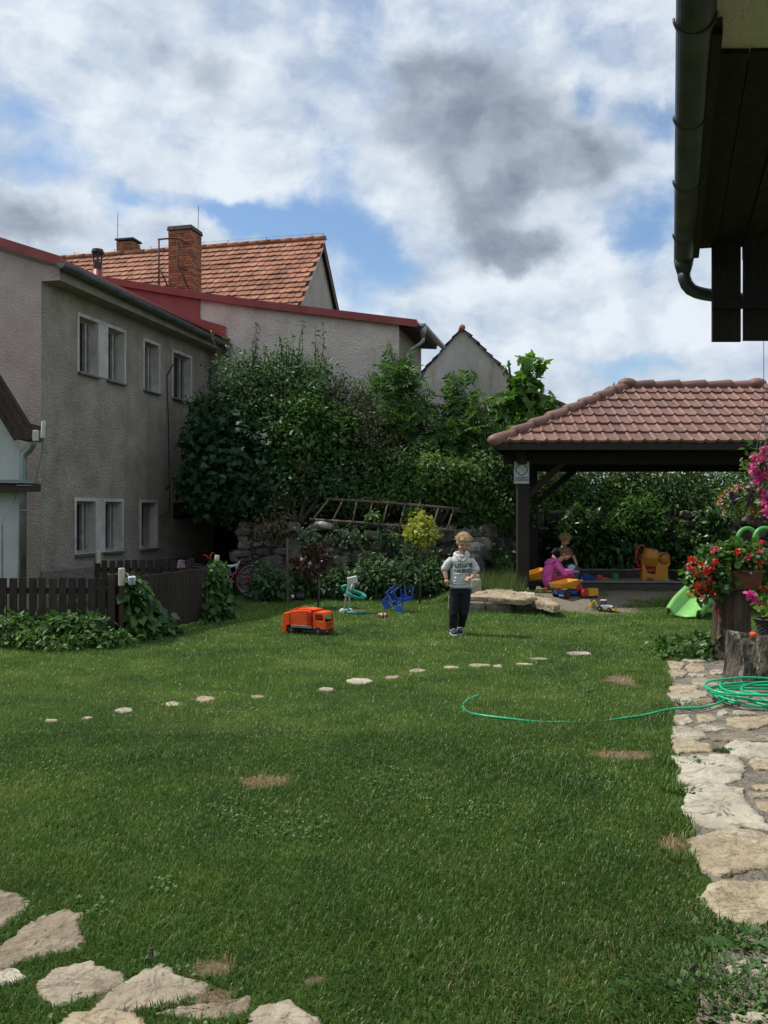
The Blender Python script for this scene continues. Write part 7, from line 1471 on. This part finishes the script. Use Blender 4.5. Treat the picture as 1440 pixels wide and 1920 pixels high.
cx0, cy0 = 3.26, 7.18; rnd = random.Random(5)
for k in range(64):
    a = 2.6+k*2*math.pi/10.0; lp = k//10; rx_, ry_ = .47+.07*math.sin(lp*2.3), .40+.05*math.cos(lp*1.7)
    ox, oy = .05*math.sin(lp*1.9), .06*math.cos(lp*2.7); path.append(Vector((cx0+ox+rx_*math.cos(-a)*(.62 if lp == 4 else 1), cy0+oy+ry_*math.sin(-a)*(.7 if lp == 4 else 1), .048+.016*lp+.012*math.sin(a*2+lp)+rnd.uniform(-.004, .004))))
ho.tube(cr(path, 7), rh_, 8); tag(ho.build('garden_hose', m_hose, None, smooth=True), 'bright green garden hose coiled on the stone path with its tail across the lawn', 'garden hose')

# ------------------------------------------------------------------ people
V3 = Vector
m_blond = M('blond_hair', (.48, .32, .15), (.72, .54, .30), .6, 9, .8, 40, stretch=(6, 6, 1.2), island=.2); m_dkblond = M('dark_blond_hair', (.12, .075, .04), (.25, .165, .09), .6, 9, .8, 40, stretch=(5, 5, 1.5), island=.35); m_curl = M('straw_hair', (.22, .145, .06), (.42, .30, .14), .65, 26, .9, 60, island=.35)
m_hood = M('grey_jersey', (.42, .435, .445), (.53, .545, .55), .92, 22, .14, 50); m_navy = M('dark_denim', (.003, .004, .008), (.008, .010, .016), .85, 14, .15, 60); m_blk = M('black_cotton', (.006, .006, .007), (.014, .014, .016), .9, 12, .15, 40)
m_pinkj = M('pink_jersey', (.45, .06, .27), (.60, .11, .38), .9, 14, .15, 45); m_redt = M('red_jersey', (.28, .02, .035), (.40, .04, .06), .9, 14, .15, 40); m_shirt = M('white_cotton', (.50, .48, .45), (.6, .58, .55), .9, 10, .4, 40); m_jean = M('blue_denim', (.04, .075, .13), (.09, .14, .21), .9, 18, .15, 60)
m_lip = M('lip', (.30, .10, .075), None, .5, 9); m_eye = M('eyelashes', (.09, .05, .035), None, .4, 9); m_shoe = M('navy_canvas', (.012, .018, .035), (.025, .032, .055), .8, 12); m_sole = M('pale_rubber', (.42, .42, .40), (.52, .52, .5), .7, 8)
def hand(mb, wr, d, palm_n, thumb, ln=.115, curl=.9):
    """palm, four bent fingers of unequal length and a thumb from the side of the palm"""
    d = V3(d).normalized(); n = V3(palm_n); n = (n-d*n.dot(d)).normalized(); sd_ = d.cross(n)*thumb; w = ln*.36
    mb.tube([wr, wr+d*ln*.2, wr+d*ln*.5], [ln*.17, ln*.24, ln*.24], 10, flat=.62)
    mb.ell(wr+d*ln*.3, (ln*.24, ln*.24, ln*.2), nu=10, nv=7)
    for i, l in enumerate((.46, .52, .48, .38)):
        o = wr+d*ln*.46+sd_*w*(.5-.33*i); a = curl*(.9+.08*i); p1 = o+(d*math.cos(a*.5)+n*math.sin(a*.5))*l*ln*.45; p2 = p1+(d*math.cos(a*1.3)+n*math.sin(a*1.3))*l*ln*.34; p3 = p2+(d*math.cos(a*2)+n*math.sin(a*2))*l*ln*.26
        mb.tube([o, p1, p2, p3], [ln*.075, ln*.07, ln*.063, ln*.05], 7)
    o = wr+d*ln*.18+sd_*w*.55; p1 = o+(d*.6+sd_*.6+n*.25)*ln*.24; p2 = p1+(d*.75+n*.5)*ln*.2; mb.tube([o, p1, p2], [ln*.085, ln*.075, ln*.055], 7)
def head(mb, c, s, pitch, yaw, roll=0):
    """skull, jaw, nose, brow, cheeks, ears; returns the local frame. s: half height"""
    r = Euler((pitch, roll, yaw)).to_matrix(); q = lambda x, y, z: V3(c)+r @ V3((x*s, y*s, z*s))
    def e(p, rad): mb.add([tuple(q(*p)+r @ V3(v)*s) for v in sphere(rad)], SPH)
    e((0, .08, .18), (.70, .84, .80)); e((0, -.12, -.30), (.55, .62, .62)); e((0, -.40, -.70), (.27, .26, .20)); e((0, -.82, -.13), (.10, .17, .12)); e((0, -.72, .02), (.075, .10, .2)); e((0, -.66, .2), (.46, .12, .09))
    for x in (-1, 1): e((x*.33, -.50, -.28), (.22, .22, .2)); e((x*.70, .10, -.02), (.09, .17, .24))
    e((0, -.66, -.46), (.22, .1, .06)); return q, r
def sphere(rad):
    m = MB(); m.ell((0, 0, 0), rad, nu=14, nv=9); return m.v
_m = MB(); _m.ell((0, 0, 0), (1, 1, 1), nu=14, nv=9); SPH = _m.f
def face(q, r, s, parent):
    for x in (-1, 1): b = MB(); b.add([tuple(q(x*.29, -.655, .04)+r @ V3(v)*s) for v in sphere((.115, .06, .03))], SPH); b.build('eye', m_eye, parent, smooth=True)
    b = MB(); b.add([tuple(q(0, -.735, -.44)+r @ V3(v)*s) for v in sphere((.19, .06, .05))], SPH); b.build('mouth', m_lip, parent, smooth=True)
def hair(q, r, s, mat, parent, rx=.80, tufts=70, back=.25, low=.15, amp=.10, fringe=True, vox=.0065, strands=420):
    b = MB(); b.add([tuple(q(0, .14, .32)+r @ V3(v)*s) for v in sphere((rx, .88, .78))], SPH)
    if fringe: b.add([tuple(q(0, -.46, .56)+r @ V3(v)*s) for v in sphere((.60, .34, .28))], SPH)
    b.add([tuple(q(0, .42, -.05+low)+r @ V3(v)*s) for v in sphere((rx*.92, .58, .72))], SPH)
    for _ in range(tufts):
        u = V3(rdir(1)[0]); u.z = abs(u.z)*.9-.1; u.normalize()
        if (u.y < -.55 and u.z < .35) or (abs(u.x) > .7 and u.z < .35): continue
        a = q(u.x*rx*.86, .14+u.y*.80, .32+u.z*.72); t = (r @ V3((u.x*.5+random.gauss(0, .35), -.35+random.gauss(0, .35), -.55)))
        b.tube([a, a+(r @ u)*s*amp*1.2+t*s*.10, a+(r @ u)*s*amp*.7+t*s*.34], [s*.10, s*.085, s*.03], 6)
    b.build('hair', mat, parent, remesh=vox, smooth_it=1)
    b = MB()
    for _ in range(strands):
        u = V3(rdir(1)[0]); u.z = abs(u.z)-.15; u.normalize()
        if (u.y < -.45 and u.z < .45) or (abs(u.x) > .75 and u.z < .3 and u.y < .2): continue
        a = q(u.x*rx*.98, .14+u.y*.90, .34+u.z*.80); o = r @ u; t = (r @ V3((u.x*.7+random.gauss(0, .22), (-.65 if u.y < .2 else .5)+random.gauss(0, .2), -.45))); w = o.cross(t).normalized()*s*.022; ln = s*random.uniform(.18, .34)
        p1 = a+t*ln*.5+o*s*.055; p2 = a+t*ln+o*s*.0
        b.add([a-w, a+w, p1+w, p1-w, p2], [(0, 1, 2, 3), (3, 2, 4)])
    b.build('hair_strands', mat, parent)
# --- the boy walking on the lawn
g = onground(858, 1190)
boy = thing('person', 'blond boy in a grey printed hoodie and dark jeans walking on the lawn', 'person', g, world=False)
bm_ = MB(); HC = V3((.077, -.035, 1.195)); qh, rh = head(bm_, HC, .126, R(22), R(6), R(4))
bm_.tube([(.05, .02, .98), (.055, .012, 1.05), (.068, -.005, 1.11)], [.055, .046, .05], 12)
bm_.tube([(.03, .0, .58), (.035, 0, .75), (.045, .01, .92), (.045, .01, .99), (.047, .012, 1.02)], [.10, .098, .11, .11, .06], 14, flat=.65)
LE, LWr, RE, RWr = V3((-.172, .0, .855)), V3((-.150, -.055, .735)), V3((.242, -.01, .848)), V3((.168, -.155, .752))
bm_.tube([(-.085, .01, .985), LE, LE.lerp(LWr, .4), LWr], [.034, .033, .034, .023], 10); bm_.tube([(.18, .01, .98), RE, RE.lerp(RWr, .4), RWr], [.034, .033, .034, .023], 10)
hand(bm_, LWr, (.02, -.12, -1), (.7, .3, 0), 1, .12, .75); hand(bm_, RWr, (-.85, -.30, -.22), (-.1, .5, -.6), -1, .12, 1.0)
LH, RH, LK, RK, LA, RA = V3((-.03, 0, .60)), V3((.105, 0, .60)), V3((-.052, -.035, .31)), V3((.082, -.01, .31)), V3((-.062, .0, .075)), V3((.052, .13, .085))
for h_, k_, a_ in ((LH, LK, LA), (RH, RK, RA)): bm_.tube([h_, h_.lerp(k_, .5), k_, k_.lerp(a_, .4), a_], [.075, .062, .046, .045, .03], 12); bm_.tube([a_, a_+V3((0, -.05, -.04)), a_+V3((0, -.12, -.05))], [.033, .034, .025], 10)
body = bm_.build('body', m_skin, boy, remesh=.0055, smooth_it=2); face(qh, rh, .126, boy); hair(qh, rh, .126, m_blond, boy, rx=.76, tufts=36, low=.26, amp=.05, strands=700)
b = MB(); b.tube([(.040, 0, .615), (.038, 0, .64), (.036, -.004, .68), (.038, 0, .76), (.042, 0, .88), (.045, .008, .96), (.046, .01, 1.0), (.05, .012, 1.035)], [.128, .133, .142, .134, .134, .140, .125, .078], 22, flat=.72)
LC, RC = LE.lerp(LWr, .16), RE.lerp(RWr, .26)
b.tube([(-.065, .01, .975), V3((-.13, .008, .92)), LE, LC], [.058, .054, .048, .044], 12); b.tube([(.155, .01, .972), V3((.21, .006, .91)), RE, RC], [.058, .054, .048, .044], 12)
for k in range(3): 
    p = V3((-.13, .008, .92)).lerp(LE, .3+.3*k); b.ell(p, (.055, .052, .012), rot=(0, .5, 0)); p = V3((.21, .006, .91)).lerp(RE, .3+.3*k); b.ell(p, (.055, .052, .012), rot=(0, -.5, 0))
b.tube([V3((.055+.088*math.cos(a), .02+.085*math.sin(a), 1.045+.022*math.sin(a))) for a in np.linspace(0, 2*math.pi, 22, endpoint=False)], .026, 9, closed=True)
b.ell((.05, .10, 1.01), (.10, .05, .075)); b.tube([(.128, -.055, 1.03), (.085, -.085, .985), (.06, -.098, .965)], [.022, .018, .01], 8); b.tube([(-.015, -.055, 1.03), (.02, -.088, .985), (.045, -.10, .965)], [.022, .018, .01], 8)
for (z, a_, w) in ((.70, .2, .010), (.745, -.15, .008), (.672, .1, .012), (.80, .25, .007)):
    b.tube([(-.06, -.088, z), (.03, -.102, z-.012+a_*.05), (.12, -.088, z+a_*.12)], [.006, w, .006], 6)
b.prism([(-.035, -.098, .735), (-.01, -.100, .80), (.085, -.100, .80), (.11, -.098, .735), (.115, -.095, .70), (-.045, -.095, .70)], (0, .03, 0))
hoodie = b.build('hoodie', m_hood, boy, remesh=.0065, smooth_it=3)
b = MB(); b.tube([(.040, 0, .612), (.040, 0, .652)], [.134, .139], 26, flat=.735); b.build('hem_band', m_hood, hoodie, smooth=True)
m_print = M('navy_print', (.010, .012, .020), None, .8, 9)
def put_text(txt, size, loc, rot, bold, shear, arch=0, squash=1):
    me = text_mesh(txt, size, bold, shear, .0)
    for v in me.vertices:
        x = v.co.x*squash; v.co.x = x; v.co.y += arch*x*x*-6
    bmx_ = bmesh.new(); bmx_.from_mesh(me); bmesh.ops.subdivide_edges(bmx_, edges=bmx_.edges, cuts=1); bmx_.to_mesh(me); bmx_.free()
    o = finish('print', me, m_print, boy); o.location = loc; o.rotation_euler = rot
    s = o.modifiers.new('wrap', 'SHRINKWRAP'); s.target = hoodie; s.wrap_method = 'PROJECT'; s.use_project_z = True; s.use_negative_direction = True; s.use_positive_direction = True; s.offset = .005; s.wrap_mode = 'ABOVE_SURFACE'
    o.parent = hoodie; return o
put_text('Future', .105, (.046, -.17, .882), (R(90), R(-4), 0), .0012, .22)
put_text('TALENT', .060, (.052, -.17, .818), (R(90), R(-2), 0), .0022, 0, arch=.09)
b = MB(); b.tube([(.035, 0, .54), (.035, 0, .60), (.036, 0, .64)], [.115, .118, .115], 18, flat=.72)
for h_, k_, a_ in ((LH, LK, LA), (RH, RK, RA)):
    b.tube([h_, h_.lerp(k_, .5), k_, k_.lerp(a_, .5), a_+V3((0, .005, .02))], [.077, .074, .064, .058, .054], 14)
    for f, w in ((.85, .058), (.94, .060)): p = k_.lerp(a_, f); b.ell(p, (w, w, .012), rot=(.2, .1, 0))
    b.ell(k_+V3((0, -.03, -.03)), (.05, .04, .05), rot=(.2, 0, 0))
b.build('jeans', m_navy, boy, remesh=.0065, smooth_it=2)
for a_, yaw, pit in ((LA, .12, 0.0), (RA, -.15, .12)):
    r_ = Euler((pit, 0, yaw)).to_matrix(); zo = V3((a_.x, a_.y, 0.0))+V3((0, 0, .012 if pit else .0)); w = lambda x, y, z: zo+r_ @ V3((x, y, z))
    b = MB(); b.tube([w(0, .045, .045), w(0, .0, .055), w(0, -.06, .045), w(0, -.12, .032), w(0, -.15, .028)], [.036, .043, .044, .040, .026], 12, flat=.8); b.tube([w(0, .015, .04), w(0, .015, .10)], [.042, .046], 12); sh_ = b.build('shoe', m_shoe, boy, remesh=.006, smooth_it=2)
    b = MB(); o_ = [(-.036, .07), (.036, .07), (.044, -.02), (.046, -.10), (.032, -.165), (0, -.178), (-.032, -.165), (-.046, -.10), (-.042, -.02)]; b.prism([w(x, y, .0) for x, y in o_], r_ @ V3((0, 0, .022))); b.build('sole', m_sole, sh_, bevel=.004)
    b = MB()
    for y, z in ((-.03, .094), (-.068, .082)): b.tube([w(-.044, y, z-.035), w(-.028, y-.004, z-.006), w(0, y-.006, z+.004), w(.028, y-.004, z-.006), w(.044, y, z-.035)], .006, 6)
    b.build('straps', m_sole, sh_)
# --- girl squatting by the sandbox
z0 = h1(3.0, 15.1); girl = thing('person', 'girl in a pink hooded jacket and red trousers squatting at the sandbox', 'person', ((1040-CX)/F*15.1, 15.1, z0), world=False)
bm_ = MB(); qh, rh = head(bm_, V3((.20, -.02, .68)), .105, R(30), R(62), 0)
bm_.tube([(.05, .02, .54), (.10, .0, .58), (.15, -.01, .63)], [.05, .042, .045], 10)
bm_.tube([(-.05, .02, .20), (-.09, .02, .35), (-.03, .02, .47), (.045, .02, .545)], [.10, .095, .095, .06], 12, flat=.85)
for y, e_, h_ in ((-.105, V3((.145, -.14, .335)), V3((.34, -.10, .375))), (.12, V3((.17, .15, .36)), V3((.36, .08, .37)))):
    bm_.tube([(.03, y, .515), e_, h_], [.036, .030, .021], 9); hand(bm_, h_, (1, .1, .05), (0, 0, -1), -1 if y < 0 else 1, .095, .7)
for y in (-.09, .11):
    bm_.tube([(-.03, y*.8, .20), (.12, y, .27), (.27, y*1.2, .29)], [.066, .058, .042], 10); bm_.tube([(.27, y*1.2, .29), (.12, y*1.1, .17), (.01, y, .07)], [.042, .042, .028], 10); bm_.tube([(.0, y, .05), (.06, y, .03), (.12, y, .025)], [.03, .03, .022], 9)
bm_.build('body', m_skin, girl, remesh=.0055, smooth_it=2); face(qh, rh, .105, girl); hair(qh, rh, .105, m_dkblond, girl, rx=.82, tufts=50, low=0.05, amp=.07)
b = MB(); t_ = qh(0, .75, .75); b.tube([qh(0, .5, .85), t_, t_+V3((-.03, -.01, -.02)), t_+V3((-.05, -.02, -.09))], [.02, .028, .03, .012], 8); b.build('hair', m_dkblond, girl, remesh=.006, smooth_it=1)
b = MB(); b.ell(qh(.1, .62, .86), (.03, .03, .014), rot=(.3, .2, 0)); b.build('hair_bow', m_shirt, girl, smooth=True)
b = MB(); b.tube([(-.07, .02, .155), (-.105, .02, .23), (-.115, .02, .35), (-.05, .02, .47), (.02, .02, .535), (.06, .015, .565)], [.125, .130, .122, .118, .105, .06], 18, flat=.92)
b.tube([(.0, -.09, .52), (.07, -.135, .43), (.145, -.145, .335), (.25, -.12, .355), (.325, -.10, .375)], [.07, .06, .054, .046, .036], 12); b.tube([(.0, .12, .52), (.09, .16, .43), (.17, .16, .36), (.27, .11, .365), (.34, .085, .37)], [.07, .06, .054, .046, .036], 12)
b.tube([(-.05, -.10, .545), (-.10, -.05, .525), (-.13, .02, .515), (-.10, .09, .53), (-.03, .12, .55)], [.03, .045, .05, .045, .03], 10); b.tube([(.05, -.09, .575), (-.02, -.10, .565), (-.09, -.06, .56), (-.105, .02, .56), (-.05, .1, .57), (.06, .1, .58)], [.022, .03, .035, .035, .03, .022], 9)
for k in range(4): p = V3((-.10+.02*k, -.09, .22+.07*k)); b.tube([p, p+V3((.07, -.03, .035)), p+V3((.14, .0, .05))], [.006, .010, .005], 6)
b.build('jacket', m_pinkj, girl, remesh=.0065, smooth_it=3)
b = MB(); b.tube([(-.105, .02, .12), (-.06, .02, .155), (.0, .02, .215)], [.112, .122, .115], 16, flat=.9); b.build('shirt', m_shirt, girl, remesh=.0065, smooth_it=2)
b = MB()
for y in (-.09, .11): b.tube([(-.05, y*.7, .165), (.04, y, .23), (.14, y*1.1, .265), (.275, y*1.25, .285), (.16, y*1.2, .185), (.03, y*1.05, .085)], [.088, .084, .076, .062, .058, .048], 12)
b.build('trousers', m_redt, girl, remesh=.0065, smooth_it=2)
for y in (-.095, .115):
    b = MB(); b.tube([(-.035, y, .05), (.03, y, .05), (.10, y, .035), (.14, y, .028)], [.038, .042, .038, .025], 10, flat=.9); s_ = b.build('shoe', m_redt, girl, remesh=.006, smooth_it=2)
    b = MB(); b.prism([(-.06, y-.026, .0), (.05, y-.036, .0), (.13, y-.034, .0), (.155, y, .0), (.13, y+.034, .0), (.05, y+.036, .0), (-.06, y+.026, .0)], (0, 0, .016)); 
    for x in (.0, .035, .07): b.tube([(x, y-.045, .04), (x+.012, y-.03, .078), (x+.015, y, .09)], .006, 5)
    b.build('sole', m_sole, s_, bevel=.003)
# --- curly blond child behind her
z0 = .21; kid = thing('person', 'curly blond child in black T-shirt and jeans bent forward behind the girl', 'person', ((1058-CX)/F*16.3, 16.3, z0), world=False)
bm_ = MB(); qh, rh = head(bm_, V3((.0, -.09, .865)), .115, R(34), R(4), 0); bm_.tube([(-.02, .0, .70), (-.012, -.02, .75), (-.005, -.06, .80)], [.05, .042, .048], 10)
bm_.tube([(0, .10, .30), (-.01, .07, .45), (-.02, .02, .60), (-.02, .0, .69)], [.10, .10, .105, .06], 14, flat=.75)
for x, e_, h_ in ((-1, V3((-.215, -.03, .545)), V3((-.13, -.15, .44))), (1, V3((.165, -.03, .555)), V3((.195, -.17, .42)))):
    bm_.tube([(-.02+x*.13, .01, .655), e_, h_], [.038, .032, .022], 9); hand(bm_, h_, (-.3*x, -.55, -.7), (-x, 0, 0), x, .095, .8)
for x in (-1, 1): bm_.tube([(x*.06, .08, .31), (x*.12, -.10, .32), (x*.17, -.25, .31)], [.07, .06, .045], 10); bm_.tube([(x*.17, -.25, .31), (x*.16, -.20, .15), (x*.15, -.18, .04)], [.045, .042, .03], 10); bm_.tube([(x*.15, -.18, .03), (x*.15, -.28, .02)], [.03, .024], 8)
bm_.build('body', m_skin, kid, remesh=.0055, smooth_it=2); face(qh, rh, .115, kid); hair(qh, rh, .115, m_curl, kid, rx=.98, tufts=150, low=.12, amp=.16)
b = MB(); b.tube([(0, .10, .28), (-.01, .08, .42), (-.02, .02, .58), (-.02, .0, .66), (-.02, -.01, .72)], [.125, .125, .132, .118, .062], 16, flat=.76)
for x in (-1, 1): e_ = V3((-.02+x*.20, -.01, .585)); b.tube([(-.02+x*.10, .01, .66), (-.02+x*.15, .0, .64), e_], [.062, .06, .054], 11)
b.build('t_shirt', m_blk, kid, remesh=.0065, smooth_it=2)
b = MB()
for x in (-1, 1): b.tube([(x*.06, .09, .31), (x*.11, -.06, .335), (x*.175, -.26, .315), (x*.165, -.21, .17), (x*.15, -.18, .07)], [.088, .082, .070, .056, .05], 12)
b.build('jeans', m_jean, kid, remesh=.0065, smooth_it=2)
for x in (-1, 1):
    b = MB(); b.tube([(x*.15, -.15, .04), (x*.15, -.23, .04), (x*.15, -.31, .025)], [.036, .04, .026], 9); b.build('shoe', m_shoe, kid, remesh=.006)
b = MB(); b.prism([(-.22, -.02, .0), (.22, -.02, .0), (.22, .26, .0), (-.22, .26, .0)], (0, 0, .225)); b_ = MB()
seat = thing('low_seat', 'low grey wooden block seat under the curly blond child', 'seat', ((1058-CX)/F*16.3, 16.3, .2), world=False); b.build('block', m_sbw, seat, bevel=.01)
